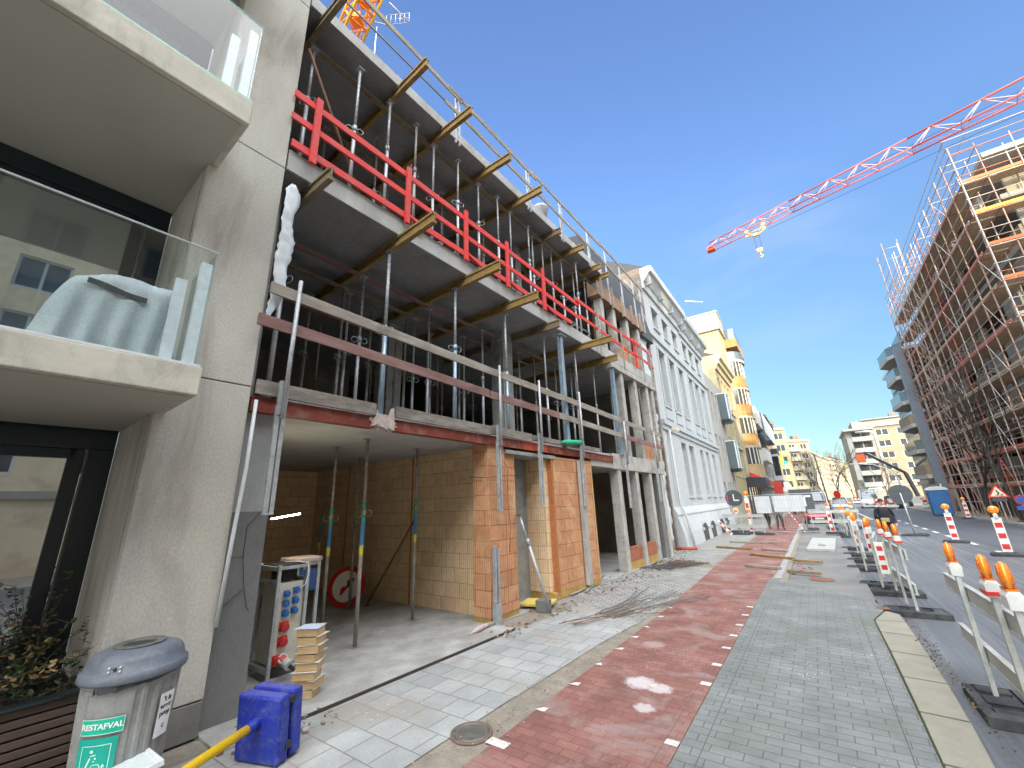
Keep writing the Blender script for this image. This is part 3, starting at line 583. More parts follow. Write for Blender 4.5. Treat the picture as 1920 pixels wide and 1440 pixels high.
# planter with slats
pl = fthing('planter', 'raised brown slatted planter box against the lower left window', 'planter')
for i in range(9): build(MB().box(-.13, -.10, -9, -4.93, .02 + i * .066, .072 + i * .066), 'slat', M['deck'] if 'deck' in M else M['toeboard'], pl, bevel=.005)
build(MB().box(-.15, -.135, -9, -4.93, 0, .6).box(-.16, -.06, -9, -4.93, .612, .635), 'box_frame', M['frame'], pl)
build(MB().box(-1.28, -.15, -9, -4.93, .3, .56), 'soil', M['soil'], pl)
def plant(name, label, n, s, z, h, nst, nleaf, spread, cols, seed, leafl=.05, grp=None):
    r = random.Random(seed); t = fthing(name, label, 'plant', n, s, z, 0, grp); sm = MB(); lf = MB(); tips = []
    for i in range(nst):
        a = r.uniform(0, 6.28); l = r.uniform(.5, 1) * h; p = Vector((r.uniform(-.1, .1), r.uniform(-.2, .2) * spread, 0)); pts = [p]
        for k in range(5):
            p = p + Vector((math.cos(a) * spread * .09 * (k + 1) * r.uniform(.3, 1), math.sin(a) * spread * .12 * (k + 1) * r.uniform(.3, 1), l / 5)); pts.append(p); tips.append((pts[-2], p))
            if r.random() < .7:
                q = p + Vector((r.uniform(-.14, .14), r.uniform(-.14, .14), r.uniform(0, .1))); sm.path([p, q], [.003, .0015], 4); tips.append((p, q))
        sm.path(pts, [.007, .006, .005, .004, .003, .002], 5)
    for i in range(nleaf):
        a, b = r.choice(tips); c = a.lerp(b, r.random()) + Vector((r.uniform(-.03, .03), r.uniform(-.03, .03), r.uniform(-.03, .03)))
        L = leafl * r.uniform(.6, 1.2); d = Vector((r.uniform(-1, 1), r.uniform(-1, 1), r.uniform(-.6, .5))).normalized(); u = d.cross(Vector((r.uniform(-1, 1), r.uniform(-1, 1), 1))).normalized(); w = d.cross(u) * .12 * L
        lf.k = r.choice(range(len(cols)))
        lf.add([c, c + d * L * .35 + u * L * .28 + w, c + d * L * .75 + u * L * .22 + w, c + d * L, c + d * L * .75 - u * L * .22 + w, c + d * L * .35 - u * L * .28 + w], [(0, 1, 2, 3), (0, 3, 4, 5)])
    build(sm, 'stem', M['stem'], t); build(lf, 'leaves', cols, t)
plant('rose_bush', 'green leaved rose bush climbing against the pale concrete reveal', -.62, -5.22, .5, .95, 9, 420, .42, [M['leaf'], M['leaf2'], M['leafdry']], 3, .055)
plant('dried_shrub', 'shrub with curled tan autumn leaves in the slatted planter', -.55, -5.75, .5, .60, 14, 520, .8, [M['leafdry'], M['leafdry2'], M['leafdry']], 5, .06)
plant('low_plant', 'dark low plant between the bin and the pale concrete wall', -.35, -5.2, .5, .34, 12, 420, .7, [M['leafdark'], M['leaf2']], 8, .05)

# ------------------------------------------------------------------ the concrete shell under construction (facade frame: x out of the facade, y along it, z up)
cb = fthing('building_shell', 'concrete building shell under construction, propped open floors and terracotta block walls', 'building')
# party walls, rear wall
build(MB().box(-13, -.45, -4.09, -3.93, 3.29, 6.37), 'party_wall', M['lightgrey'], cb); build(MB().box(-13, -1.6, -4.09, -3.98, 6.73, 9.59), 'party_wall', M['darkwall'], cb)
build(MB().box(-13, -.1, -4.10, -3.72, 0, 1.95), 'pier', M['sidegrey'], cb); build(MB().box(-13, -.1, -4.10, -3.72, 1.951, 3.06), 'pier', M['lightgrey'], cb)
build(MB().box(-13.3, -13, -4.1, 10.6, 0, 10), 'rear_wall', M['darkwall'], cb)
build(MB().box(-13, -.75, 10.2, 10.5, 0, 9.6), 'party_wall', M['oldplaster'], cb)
# floors
def slabpart(z0, z1, s0, s1, n1, name='floor_slab'):
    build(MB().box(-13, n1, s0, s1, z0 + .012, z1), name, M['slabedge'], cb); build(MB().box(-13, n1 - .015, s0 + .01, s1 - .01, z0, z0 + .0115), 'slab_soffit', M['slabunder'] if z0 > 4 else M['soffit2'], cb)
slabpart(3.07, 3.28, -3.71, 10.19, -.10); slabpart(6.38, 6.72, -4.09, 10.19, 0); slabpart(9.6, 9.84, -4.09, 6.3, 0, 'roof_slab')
# ground floor walls of terracotta blocks
build(MB().box(-6.9, -.42, .32, .42, .014, 3.069), 'block_wall', M['block'], cb)
build(MB().box(-7.05, -6.9, -3.7, .42, .014, 3.069), 'block_wall', M['block'], cb)
build(MB().box(-2.6, -2.56, .295, .32, .014, 3.06), 'mortar_joint', M['mortar'], cb); build(MB().box(-5.2, -5.17, .295, .32, .014, 3.06), 'mortar_joint', M['mortar'], cb)
build(MB().box(-.42, -.03, -.02, .46, .10, 3.06), 'block_pier', M['blockor'], cb, bevel=.006)
build(MB().box(-.5, -.06, .5, .82, .10, 2.9), 'block_pier', M['blockor'], cb, bevel=.006)
build(MB().box(-.43, -.045, -.01, .48, 0, .1), 'block_footing', M['blockbase'], cb)
build(MB().box(-.5, -.07, .5, .82, 0, .1), 'block_footing', M['blockbase'], cb)
build(MB().box(-.3, -.08, .46, .5, .0, 3.05), 'mortar_joint', M['mortar'], cb)
build(MB().box(-.95, -.62, .82, 2.12, .0, 3.06), 'concrete_infill', M['conc'], cb)
build(MB().box(-.62, -.62 + .5, 1.98, 2.16, .16, 2.99), 'block_jamb', M['block'], cb)
build(MB().box(-.12, .0, 2.12, 2.2, .1, 2.99), 'mortar_joint', M['mortar'], cb)
build(MB().box(-.62, -.02, 1.985, 4.1, 0, .15), 'block_footing', M['blockbase'], cb)
build(MB().box(-.4, -.03, 2.17, 4.1, .152, 2.97), 'block_wall', M['blockor'], cb, bevel=.006)
build(MB().box(-.36, -.03, 4.105, 4.13, .1, 2.93).box(-.025, -.01, 4.06, 4.12, .1, 2.95), 'wall_tie_mortar', M['mortarpale'], cb)
build(MB().box(-.5, .02, .48, 2.3, 2.9, 2.975), 'door_lintel', M['conc'], cb, bevel=.006)
build(MB().box(-8, -.36, 4.11, 4.3, .014, 3.06), 'block_wall', M['block'], cb); build(MB().box(-8.2, -8, 4.3, 10.19, .014, 3.06), 'block_wall', M['block'], cb)
build(MB().box(-3.5, -3.3, 8.6, 10.19, .014, 3.06), 'block_wall', M['block'], cb)
# concrete frame on the right
build(MB().box(-.34, -.03, 4.15, 5.55, 2.86, 3.05).box(-.34, -.02, 5.56, 10.2, 2.84, 3.3), 'concrete_beam', M['concpost'], cb, bevel=.01)
for s_, w in ((6.02, .26), (7.42, .24), (8.68, .24), (9.86, .30)): build(MB().box(-.32, -.05, s_ - w / 2, s_ + w / 2, 0, 2.838), 'column', M['concpost'], cb, bevel=.008)
build(MB().box(-.25, -.11, 6.16, 7.29, 0, .22), 'block_footing', M['blockbase'], cb)
build(MB().box(-.25, -.11, 7.55, 8.55, 0, .22), 'block_footing', M['blockbase'], cb)
build(MB().box(-.24, -.12, 6.16, 7.29, .221, .62), 'block_infill', M['redblock'], cb)
build(MB().box(-.24, -.12, 7.55, 8.55, .221, .62), 'block_infill', M['redblock'], cb)
build(MB().box(-.30, -.04, 9.2, 9.55, 0, 2.838), 'shuttering_panel', M['sidegrey'], cb)
build(MB().box(-.3, .012, 6.2, 10.4, 6.16, 6.37), 'concrete_beam', M['concpost'], cb, bevel=.01)
for s_ in (7.1, 8.35, 9.55, 10.15): build(MB().box(-.3, -.05, s_ - .12, s_ + .12, 3.301, 6.158), 'column', M['concpost'], cb, bevel=.008)
for s_ in (6.1, 7.1, 8.3, 9.45): build(MB().box(-.3, -.05, s_ - .13, s_ + .13, 6.722, 8.6), 'column', M['concpost'], cb, bevel=.008)
build(MB().box(-.26, -.12, 7.24, 8.16, 6.722, 7.45), 'block_infill', M['blockor'], cb)
build(MB().box(-.26, -.12, 8.44, 9.31, 6.722, 7.3), 'block_infill', M['blockor'], cb)
build(MB().box(-.26, -.12, 7.24, 7.3, 3.31, 3.75), 'block_infill', M['blockor'], cb)
build(MB().box(-.26, -.12, 8.5, 9.43, 3.31, 3.9), 'block_infill', M['blockor'], cb)
build(MB().box(-.26, -.12, 9.7, 10.0, 3.31, 4.1), 'block_infill', M['blockor'], cb)
fw = MB(); fw.box(-.36, .0, 5.7, 10.1, 8.62, 8.70); fw.box(.001, .03, 5.7, 7.7, 8.62, 9.12); fw.box(.001, .03, 7.72, 10.1, 8.6, 9.05); fw.box(-.36, -.33, 5.7, 10.1, 8.71, 9.2)
build(fw, 'formwork_boards', M['formwork'], cb)
for s_ in (5.9, 6.8, 7.7, 8.6, 9.5): build(MB().box(.031, .1, s_, s_ + .05, 8.5, 9.3), 'formwork_cleat', M['plank'], cb)
build(MB().prism([(-.42, 6.35, 9.0), (-.85, 6.35, 11.7), (-5, 6.35, 12.6), (-9, 6.35, 9.0)], (0, 6.2, 0)), 'slate_roof', M['slate'], cb)
build(MB().box(-9, -.9, 6.36, 10.4, 8.75, 8.99), 'roof_base', M['oldplaster'], cb)
build(MB().box(-9, -.72, 10.52, 12.6, 0, 9.9), 'joint_wall', M['oldbrick'], cb)
# interior columns and dividing walls
build(MB().box(-3.4, -2.9, -.3, .1, 3.285, 6.379), 'inner_column', M['conc'], cb); build(MB().box(-1.55, -1.15, 1.95, 2.35, 3.285, 6.379), 'inner_column', M['conc'], cb)
build(MB().box(-7, -6.8, -4.1, 1.0, 3.285, 6.379), 'inner_wall', M['oldplaster'], cb); build(MB().box(-9, -5.5, 3.2, 3.4, 3.285, 6.379), 'inner_wall', M['darkwall'], cb)
build(MB().box(-9, -8.8, 1, 10, 6.725, 9.59), 'inner_wall', M['darkwall'], cb); build(MB().box(-1.6, -1.25, 2.8, 3.1, 6.725, 9.59), 'inner_column', M['conc'], cb)
build(MB().box(-4.4, -3.9, 6.0, 6.4, 6.725, 9.59), 'inner_column', M['blockor'], cb)
build(MB().box(-.62, -.40, 9.7, 10.1, 6.725, 9.3), 'inner_column', M['blockor'], cb)
dd = MB().box(-7.0, -6.86, -3.2, -2.1, .014, 2.3)
build(MB().box(-6.89, -6.84, -3.1, -2.2, .014, 2.15), 'dark_doorway', M['black'], cb)
# broken concrete nib in the steel beam
nb = MB(); r_ = random.Random(4)
for (n_, th, k0) in ((-.03, .05, 0), (.02, .03, 1)):
    pts = [(n_, -2.36 + (.24 - .05 * k0) * math.cos(a_) * r_.uniform(.65, 1.1), 3.13 + (.15 - .03 * k0) * math.sin(a_) * r_.uniform(.55, 1.15)) for a_ in [q * 2 * math.pi / 19 for q in range(19)]]
    nb.prism(pts, (th, 0, 0))
nb.prism([(-.02, -2.56, 3.05), (-.02, -2.5, 3.3), (-.02, -2.44, 3.1)], (.08, 0, 0)).prism([(-.02, -2.2, 3.02), (-.02, -2.22, 3.36), (-.02, -2.28, 3.2), (-.02, -2.3, 3.05)], (.08, 0, 0))
build(nb, 'broken_concrete', M['rubblewhite'], cb)
# steel edge beams (I section)
def ibeam(mb, s0, s1, z0, z1, n0, n1, th=.012):
    mb.box(n0, n1, s0, s1, z0, z0 + th); mb.box(n0, n1, s0, s1, z1 - th, z1); mb.box(n1 - .02 - th, n1 - .02, s0, s1, z0 + th, z1 - th)
for s0, s1, mt, lab in ((-4.09, -2.5, 'redsteel', 'rust red steel edge beam at the left, ending at the broken concrete'), (-2.22, 1.06, 'redsteel', 'rust red steel edge beam above the garage opening'), (1.07, 2.0, 'redbright', 'short bright orange red steel beam above the narrow doorway'), (2.01, 5.55, 'redsteel', 'dark red steel beam ending at the concrete frame, past the green sleeve')):
    t = fthing('steel_beam', lab, 'steel beam', 0, s0, 0, 0, 'steel beams under the first floor edge'); g = MB(); ibeam(g, 0, s1 - s0, 3.03, 3.20, -.12, .02); build(g, 'beam', M[mt], t)

# ------------------------------------------------------------------ timber formwork beams
def h20(L, mats):
    g = MB(); g.box(-L, 0, -.04, .04, 0, .04); g.box(-L, 0, -.04, .04, .16, .20); g.box(-L, 0, -.014, .014, .04, .16); return g
b20 = [h20(1, None)]
def timber(n, s, z, L, mat, lab, grp, tilt=0):
    t = thing('timber_beam', lab, 'timber beam', F(n, s, z), -AZ + tilt, grp); build(h20(L, None), 'beam', M[mat], t, bevel=.003)
    return t
for i, (s, n, mt, ti) in enumerate([(-3.72, .50, 'h20grey', .02), (-2.25, .90, 'h20', -.03), (-.57, .84, 'h20', 0), (.86, .74, 'h20', .02), (2.40, .34, 'h20grey', 0), (4.24, .92, 'h20', .0), (5.80, .40, 'h20', -.03)]):
    timber(n, s, 6.175, 4.2, mt, '%s yellow timber formwork beam from the left below the red railing' % ORD[i].capitalize() if i else 'dark weathered timber beam sticking out at the left end below the red railing', 'timber beams under the second floor', ti)
for i, (s, n, mt) in enumerate([(-3.86, .75, 'h20grey'), (-2.42, .81, 'h20'), (-1.26, .79, 'h20'), (.12, .70, 'h20'), (1.40, .69, 'h20'), (3.1, .22, 'h20grey'), (4.22, .37, 'h20'), (5.55, .30, 'h20'), (6.22, .28, 'h20')]):
    timber(n, s, 9.395, 4.5, mt, '%s timber formwork beam from the left sticking out under the roof slab' % ORD[i].capitalize(), 'timber beams under the roof slab', [.03, -.02, .0, .02, 0, 0, .02, -.02, 0][i])
for i, (n, z, s0, s1) in enumerate([(-1.25, 6.14, -3.7, 1.7), (-1.9, 6.14, -3.7, 5.2), (-1.3, 6.14, 1.9, 5.9), (-3.3, 6.14, -3.6, 5.4), (-.42, 9.36, -3.9, 6.2), (-1.7, 9.36, -3.9, 6.0), (-3.1, 9.36, -3.9, 6.0)]):
    t = fthing('ceiling_joist', '%s long grey ledger board running under the %s ceiling, counted from the street' % (ORD[[0, 1, 2, 3, 0, 1, 2][i]].capitalize(), 'first floor' if z < 7 else 'second floor'), 'ledger board', n, s0, z, 0, 'ledger boards under the ceilings')
    build(MB().box(-.05, .05, 0, s1 - s0, 0, .035), 'board', M['h20grey'] if i % 3 else M['redplank'], t)

# ------------------------------------------------------------------ props
def make_prop(h, kind, ratio=.55, turn=0.0):
    t = thing('steel_prop', 'x', 'steel prop', (0, 0, 0)); m = {'g': 'galv', 'd': 'propdark', 'b': 'galvblue', 'r': 'rust', 'c': 'propdark', 't': 'propdark'}[kind]
    ro = .039 if kind == 'b' else .030; ri = .028 if kind == 'b' else .0235; hc = h * ratio
    build(MB().tube((0, 0, .008), (0, 0, hc), ro, n=12), 'outer_tube', M[m], t)
    it = MB().tube((0, 0, hc), (0, 0, h - .008), ri, n=12); it.k = 1
    for k in range(int((h - hc - .15) / .11)): it.cbox((ri * .93, 0, hc + .12 + k * .11), (.006, .013, .013)); it.cbox((-ri * .93, 0, hc + .12 + k * .11), (.006, .013, .013)); it.cbox((0, -ri * .93, hc + .12 + k * .11), (.013, .006, .013))
    build(it, 'inner_tube', [M['galv' if kind in 'gb' else 'propdark'], M['black']], t)
    col = MB().tube((0, 0, hc - .06), (0, 0, hc + .04), ro + .008, n=12); a = .5 + turn
    hp = [Vector((math.cos(a) * .03, math.sin(a) * .03, hc + .03))]
    for k in range(9):
        q = math.pi * 2 * k / 8; hp.append(Vector((math.cos(a) * (.085 - .055 * math.cos(q)), math.sin(a) * (.085 - .055 * math.cos(q)), hc - .03 + .055 * math.sin(q))))
    col.path(hp[1:], .006, 5, False)
    hp2 = [Vector((-p.x, -p.y, p.z)) for p in hp[1:]]; col.path(hp2, .006, 5, False)
    build(col, 'collar', M[m], t)
    build(MB().box(-.06, .06, -.06, .06, 0, .008), 'base_plate', M[m], t); build(MB().box(-.06, .06, -.06, .06, h - .008, h), 'head_plate', M[m], t)
    if kind == 'c':
        z = hc - .16
        for nm, zz, dh in (('green', z, .28), ('tblue', z - .34, .34), ('tyellow', z - .48, .14)): build(MB().tube((0, 0, zz - (.0 if nm != 'green' else 0)), (0, 0, zz + dh), ro + .0012, n=12, cap=False), 'colour_band', M[nm], t)
    return t
cache = {}
def prop(n, s, z0, z1, kind, lab, grp, ratio=.55, turn=0):
    h = round(z1 - z0, 3); key = (h, kind, ratio, round(turn, 1))
    if key not in cache: cache[key] = (make_prop(h, kind, ratio, turn), [])
    o, u = cache[key]; return again(o, u, lab, F(n, s, z0), rz=-AZ, group=grp)
for n, s, k, r, lab in [(-1.0, -1.93, 'c', .62, 'steel prop with green, blue and yellow bands, nearest in the garage opening'), (-1.45, -.52, 'c', .64, 'steel prop with green and blue bands close to the tan block wall'),
                        (-2.1, -1.85, 'c', .60, 'banded steel prop rising behind the stack of wood blocks'), (-3.3, -.62, 'd', .56, 'plain steel prop standing in front of the red ring sign'), (-5.3, -.3, 'c', .56, 'farthest steel prop with a green band, deep in the garage')]:
    prop(n, s, .024, 3.068, k, lab, 'steel props on the ground floor', r)
G1 = [(-.22, -3.86, 'g'), (-.25, -2.24, 'b'), (-.30, -.62, 'b'), (-1.22, -2.1, 'g'), (-1.3, -.43, 'g'), (-1.2, 1.2, 'g'), (-1.88, -2.1, 'd'), (-1.98, -1.93, 'g'), (-2.1, -.42, 'd'), (-1.95, -.3, 'g'), (-2.05, 1.25, 'd'), (-1.8, 1.17, 'g'),
      (-.28, .96, 'b'), (-1.45, 3.05, 'g'), (-.36, 2.72, 'g'), (-.26, 4.22, 'g'), (-.55, 5.95, 'g'), (-2.1, 5.5, 'g'), (-3.4, -1.75, 'r'), (-2.75, 1.15, 'r'), (-3.3, 3.1, 'd'), (-2.0, 2.9, 'g'), (-1.2, 4.6, 'd'), (-2.6, 4.4, 'd'), (-.9, 8.0, 'g'), (-1.5, 6.6, 'd'), (-2.9, -3.1, 'r'), (-4.2, .1, 'r'), (-3.6, 2.1, 'd'), (-4.5, 4.0, 'd'), (-1.9, 7.4, 'd'), (-3.0, 6.2, 'd'), (-.7, 4.95, 'd'), (-1.1, 5.4, 'g'), (-1.25, 1.95, 'g'), (-1.3, 3.6, 'd'), (-2.3, -1.2, 'd'), (-2.3, .5, 'g'), (-2.0, -1.1, 'd'), (-2.9, -.1, 'd'), (-2.8, 2.2, 'd'), (-1.9, 3.7, 'd'), (-2.6, -2.4, 'd')]
G1.sort(key=lambda q: q[1])
kn = {'g': 'galvanised', 'd': 'dull grey', 'b': 'thick bluish', 'r': 'rusty brown'}
for i, (n, s, k) in enumerate(G1):
    row = 'at the floor edge' if n > -.6 else 'in the second row' if n > -1.6 else 'deep inside'
    prop(n, s, 3.285, 6.172 if n > -.6 else 6.135, k, '%s steel prop on the first floor, %s upright counted from the left' % (kn[k], ORD[i]), 'steel props on the first floor', .5 if i % 2 else .56, (i % 3) * .8)
G2 = [(-.42, -3.80, 'g'), (-.15, -3.12, 'g'), (-.24, -2.42, 'g'), (-.25, -1.78, 'd'), (-.32, -1.25, 'g'), (-.24, -.61, 'g'), (-.33, .16, 'g'), (-.28, .82, 'g'), (-.35, 1.42, 'g'), (-.32, 2.2, 'g'), (-.48, 3.14, 'd'), (-.46, 3.6, 'd'), (-.46, 4.2, 'g'), (-.22, 4.72, 'g'), (-.45, 5.72, 'g'), (-.5, 6.3, 'r'),
      (-1.7, -2.9, 'd'), (-1.7, -1.4, 'd'), (-1.7, .3, 'd'), (-1.7, 1.8, 'd'), (-1.7, 3.3, 'd'), (-1.7, 4.9, 'd'), (-3.1, -2.2, 'r'), (-3.1, 0, 'd'), (-3.1, 2.4, 'd'), (-3.1, 4.5, 'd'), (-1.1, -2.1, 'd'), (-1.2, -.2, 'g'), (-1.1, 1.2, 'd'), (-1.2, 2.8, 'g'), (-.5, 2.65, 'g'), (-.55, 5.1, 'g')]
G2.sort(key=lambda q: q[1])
for i, (n, s, k) in enumerate(G2):
    front = n > -.6
    prop(n, s, 6.725, 9.355 if n < -.3 else 9.39, k, '%s steel prop behind the red railing, %s upright counted from the left' % (kn[k], ORD[i]), 'steel props on the second floor', .5 if i % 3 else .58, (i % 4) * .7)
# two heavy galvanised posts at the first floor
for s, n, h, lab in ((2.95, .0, 2.9, 'thick square galvanised post with a head plate below the red railing'), (6.3, -.05, 2.85, 'thick square galvanised post beside the concrete columns')):
    t = fthing('steel_post', lab, 'steel post', n, s, 3.29, 0, 'heavy galvanised posts'); build(MB().box(-.06, .06, -.06, .06, 0, h - .012), 'post', M['galvblue'], t, bevel=.006)
    build(MB().box(-.13, .13, -.15, .15, h - .012, h).box(-.02, .02, -.1, .1, h - .14, h - .012), 'head_plate', M['galv'], t); build(MB().box(-.12, .12, -.12, .12, -.005, .006), 'base_plate', M['galv'], t)
for i, (n, s, lx, ly) in enumerate([(-1.5, 4.75, .35, .15), (-2.0, 5.0, .5, .1), (-2.6, 5.3, .2, .3)]):
    t = fthing('leaning_pole', '%s grey pole leaning inside the dark right hand opening' % ORD[i], 'pole', n, s, .015, 0, 'poles leaning in the right opening'); build(MB().tube((0, 0, 0), (-lx, ly, 2.95), .025), 'tube', M['propdark'], t)
t = fthing('leaning_pole', 'rusty perforated prop tube leaning on the tan block wall in the garage', 'pole', -3.3, -.22, .024); build(MB().tube((0, 0, 0), (.9, .5, 1.72), .022), 'tube', M['rust'], t); build(MB().cbox((0, 0, .0), (.14, .14, .01)), 'base_plate', M['rust'], t)
t = fthing('stacked_sheet', 'dark sheet material leaning inside the right hand opening', 'panel', -1.9, 5.2, .015); build(MB().bar((0, 0, 0), (-.3, .35, 1.3), .5, .04, (1, 1, 0)), 'sheet', M['sidegrey'], t)
# steel lattice bits on the second floor, behind the red rail
for i, (s, L) in enumerate([(-1.9, 1.1), (-.9, .9), (.5, 1.0), (1.7, .9), (3.5, 1.1), (4.6, 1.0)]):
    t = fthing('steel_trestle', 'grey steel trestle lying behind the red railing, %s from the left' % ORD[i], 'trestle', -.35, s, 6.73, 0, 'steel trestles on the second floor edge'); g = MB()
    g.tube((0, 0, .45), (0, L, .52), .018); g.tube((0, 0, 0), (0, L * .5, .5), .014); g.tube((0, L * .3, 0), (0, L, .5), .014); g.tube((.1, 0, 0), (-.2, 0, .46), .018); g.tube((.1, L, 0), (-.2, L, .5), .018); build(g, 'frame', M['galv'], t)
t = fthing('diagonal_brace', 'rusty diagonal brace leaning at the left end of the second floor', 'brace', -.1, -3.55, 6.73); build(MB().tube((-.3, .9, 0), (.0, -.45, 2.1), .025), 'tube', M['rust'], t)

# ------------------------------------------------------------------ railings
def rail_plank(mb, s0, z0, s1, z1, n, h, th=.032): mb.bar((n, s0, z0), (n, s1, z1), th, h)
rr = fthing('red_guard_rail', 'bright red painted wooden guard rail along the second floor edge', 'guard rail')
for (s0, z0, s1, z1, n) in [(-4.15, 7.66, -2.25, 7.66, .055), (-2.25, 7.66, 1.2, 7.63, .055), (1.2, 7.63, 4.15, 7.55, .055), (3.9, 7.66, 8.2, 7.62, .09), (8.0, 7.66, 10.2, 7.6, .12)]:
    g = MB(); rail_plank(g, s0, z0, s1, z1, n, .115); build(g, 'plank', M['redpaint'], rr, bevel=.003)
for (s0, z0, s1, z1, n) in [(-4.15, 7.25, -.4, 7.22, .055), (-.4, 7.22, 4.1, 7.12, .055), (4.1, 7.17, 8.2, 7.1, .09), (8.1, 7.15, 10.2, 7.08, .12)]:
    g = MB(); rail_plank(g, s0, z0, s1, z1, n, .105); build(g, 'plank', M['redpaint'], rr, bevel=.003)
for (s0, s1) in ((-4.1, -2.1), (-2.0, .6), (.62, 3.6)):
    g = MB(); rail_plank(g, s0, 6.80, s1, 6.79, .055, .12); build(g, 'toe_board', M['redpaint'], rr, bevel=.003)
for s in (-3.82, -2.17, -0.71, 0.65, 2.15, 8.4): build(MB().box(.073, .125, s - .045, s + .045, 6.62, 7.80), 'post', M['redpaint'], rr, bevel=.003)
for s in (5.2, 7.0, 8.9, 9.8): build(MB().box(.13, .17, s - .03, s + .03, 6.2, 7.75), 'post', M['plank'], rr)
for s in (-3.82, -2.17, -0.71, 0.65, 2.15, 8.4)[1:5]: g = MB(); g.bar((.1, s + .03, 6.80), (.1, s + .42, 6.70), .05, .05); build(g, 'brace', M['redpaint'], rr)

def tpost(s, z0, z1, n=.19): return MB().tube((n, s, z0), (n - .01, s + .02, z1), .026, n=10)
wr = fthing('wooden_guard_rail', 'weathered wooden guard rail with steel clamp posts along the first floor edge', 'guard rail')
for (s0, z0, s1, z1, mt) in [(-4.12, 4.52, -.2, 4.44, 'plank'), (-.2, 4.44, 2.5, 4.40, 'plank'), (2.5, 4.41, 6.2, 4.33, 'plank'), (6.1, 4.31, 9.8, 4.28, 'plank'), (-4.2, 4.08, -.15, 3.97, 'redplank'), (-.12, 3.96, 2.4, 3.93, 'redplank'), (2.4, 3.93, 6.1, 3.85, 'plank'), (6.0, 3.84, 9.8, 3.80, 'redplank')]:
    g = MB(); rail_plank(g, s0, z0, s1, z1, .14, .145); build(g, 'plank', M[mt], wr, bevel=.003)
for (s0, s1) in ((-4.08, -2.52), (-2.18, .0), (.02, 1.35), (1.37, 4.6)):
    g = MB(); rail_plank(g, s0, 3.31, s1, 3.29, .04, .17 if s0 < 1 else .1, .04); build(g, 'toe_board', M['toeboard'], wr, bevel=.004)
for s, zt, zb in ((-3.82, 4.72, 1.93), (.12, 4.6, 1.85), (1.52, 4.6, 1.9), (3.4, 4.7, 1.86), (6.2, 4.3, 1.75), (8.9, 4.3, 1.9)):
    p = build(tpost(s, 3.0 if s > -3 else 2.95, zt), 'post', M['galv'], wr); k = build(MB().box(.11, .155, s - .05, s + .05, 3.0, 3.4), 'clamp', M['galv'], wr)
    build(MB().box(.10, .14, s - .055, s - .01, zb, 3.1).box(.10, .14, s + .012, s + .055, zb, 3.1).box(.095, .145, s - .055, s + .055, zb - .02, zb), 'channel', M['galv'], wr)
ur = fthing('roof_guard_rail', 'thin wooden guard rail on steel posts along the roof slab edge', 'guard rail')
for (s0, z0, s1, z1, h) in [(-4.3, 10.82, -.8, 10.74, .11), (-1.2, 10.80, 2.2, 10.76, .11), (2.0, 10.84, 6.3, 10.78, .10), (6.1, 10.86, 10.3, 10.7, .10), (-1.3, 10.30, 2.3, 10.26, .10), (2.0, 10.3, 6.2, 10.22, .1), (6.0, 10.2, 10.3, 9.9, .09)]:
    g = MB(); rail_plank(g, s0, z0, s1, z1, .06, h, .03); build(g, 'plank', M['plank'], ur)
build(MB().bar((.06, -4.3, 10.28), (.06, -1.2, 10.30), .02, .04), 'plank', M['frame'], ur)
for s in (-.86, 1.86, 3.6, 5.4): build(MB().box(-.02, .02, s - .07, s - .04, 9.5, 10.9).box(-.02, .02, s + .04, s + .07, 9.5, 10.9), 'post', M['galv'], ur)
for s in (6.7, 8.0, 9.3, 10.1): build(MB().box(.0, .04, s - .03, s + .03, 8.6, 10.8), 'post', M['galv'], ur)
t = fthing('roof_duct', 'round grey metal duct standing on the roof slab edge', 'duct', -.35, 3.0, 9.84); build(MB().lathe([(.02, .02), (.17, .02), (.2, .55), (.24, .6), (.24, .66), (.19, .66), (.16, .1)], 20), 'duct', M['galv'], t)
t = fthing('green_sleeve', 'green net bundle hanging over the wooden toe board on the first floor', 'net', .1, 3.0, 3.33); g = MB(); g.path([(0, -.5, -.02), (.03, -.2, .0), (.02, .15, .03), (0, .45, .05), (0, .62, .02)], [.03, .07, .06, .075, .02], 8); build(g, 'net', M['green'], t)

# strip of white plastic sheeting at the joint with the apartment block
def sheet(name, lab, pts, w, mat, wob=.05, seed=1, nrm=(1, 0, 0)):
    r = random.Random(seed); vs = []; k = 5
    for i, (n, s, z) in enumerate(pts):
        for j in range(k): t = j / (k - 1) - .5; vs.append((n + r.uniform(-1, 1) * wob, s + t * w[i] + r.uniform(-1, 1) * wob * .4, z))
    g = MB(); g.add(vs, [(i * k + j, i * k + j + 1, (i + 1) * k + j + 1, (i + 1) * k + j) for i in range(len(pts) - 1) for j in range(k - 1)], True)
    o = build(g, name, mat, None, loc=FO, rz=-AZ); so_ = o.modifiers.new('t', 'SOLIDIFY'); so_.thickness = .004; return tag(o, lab, 'plastic sheet')
rq = random.Random(17)
sheet('plastic_sheet', 'crumpled white plastic sheet hanging in the joint beside the concrete block', [(.06, -4.0 + .015 * math.sin(i * .5) - max(0, i - 26) * .008, 6.15 - i * .058) for i in range(36)], [max(.03, (.16 + .02 * math.sin(i * .45) + rq.uniform(-.02, .02)) * min(1, (i + 1) / 3, (36 - i) / 8)) for i in range(36)], M['sheetwhite'], .012, 2)
sheet('plastic_sheet', 'long silvery plastic sheet covering the joint beside the white townhouse', [(-.60, 11.45 + .05 * math.sin(i), 9.6 - i * .158) for i in range(60)], [1.1 + .25 * math.sin(i * .5) for i in range(60)], M['sheetwhite'], .05, 6)
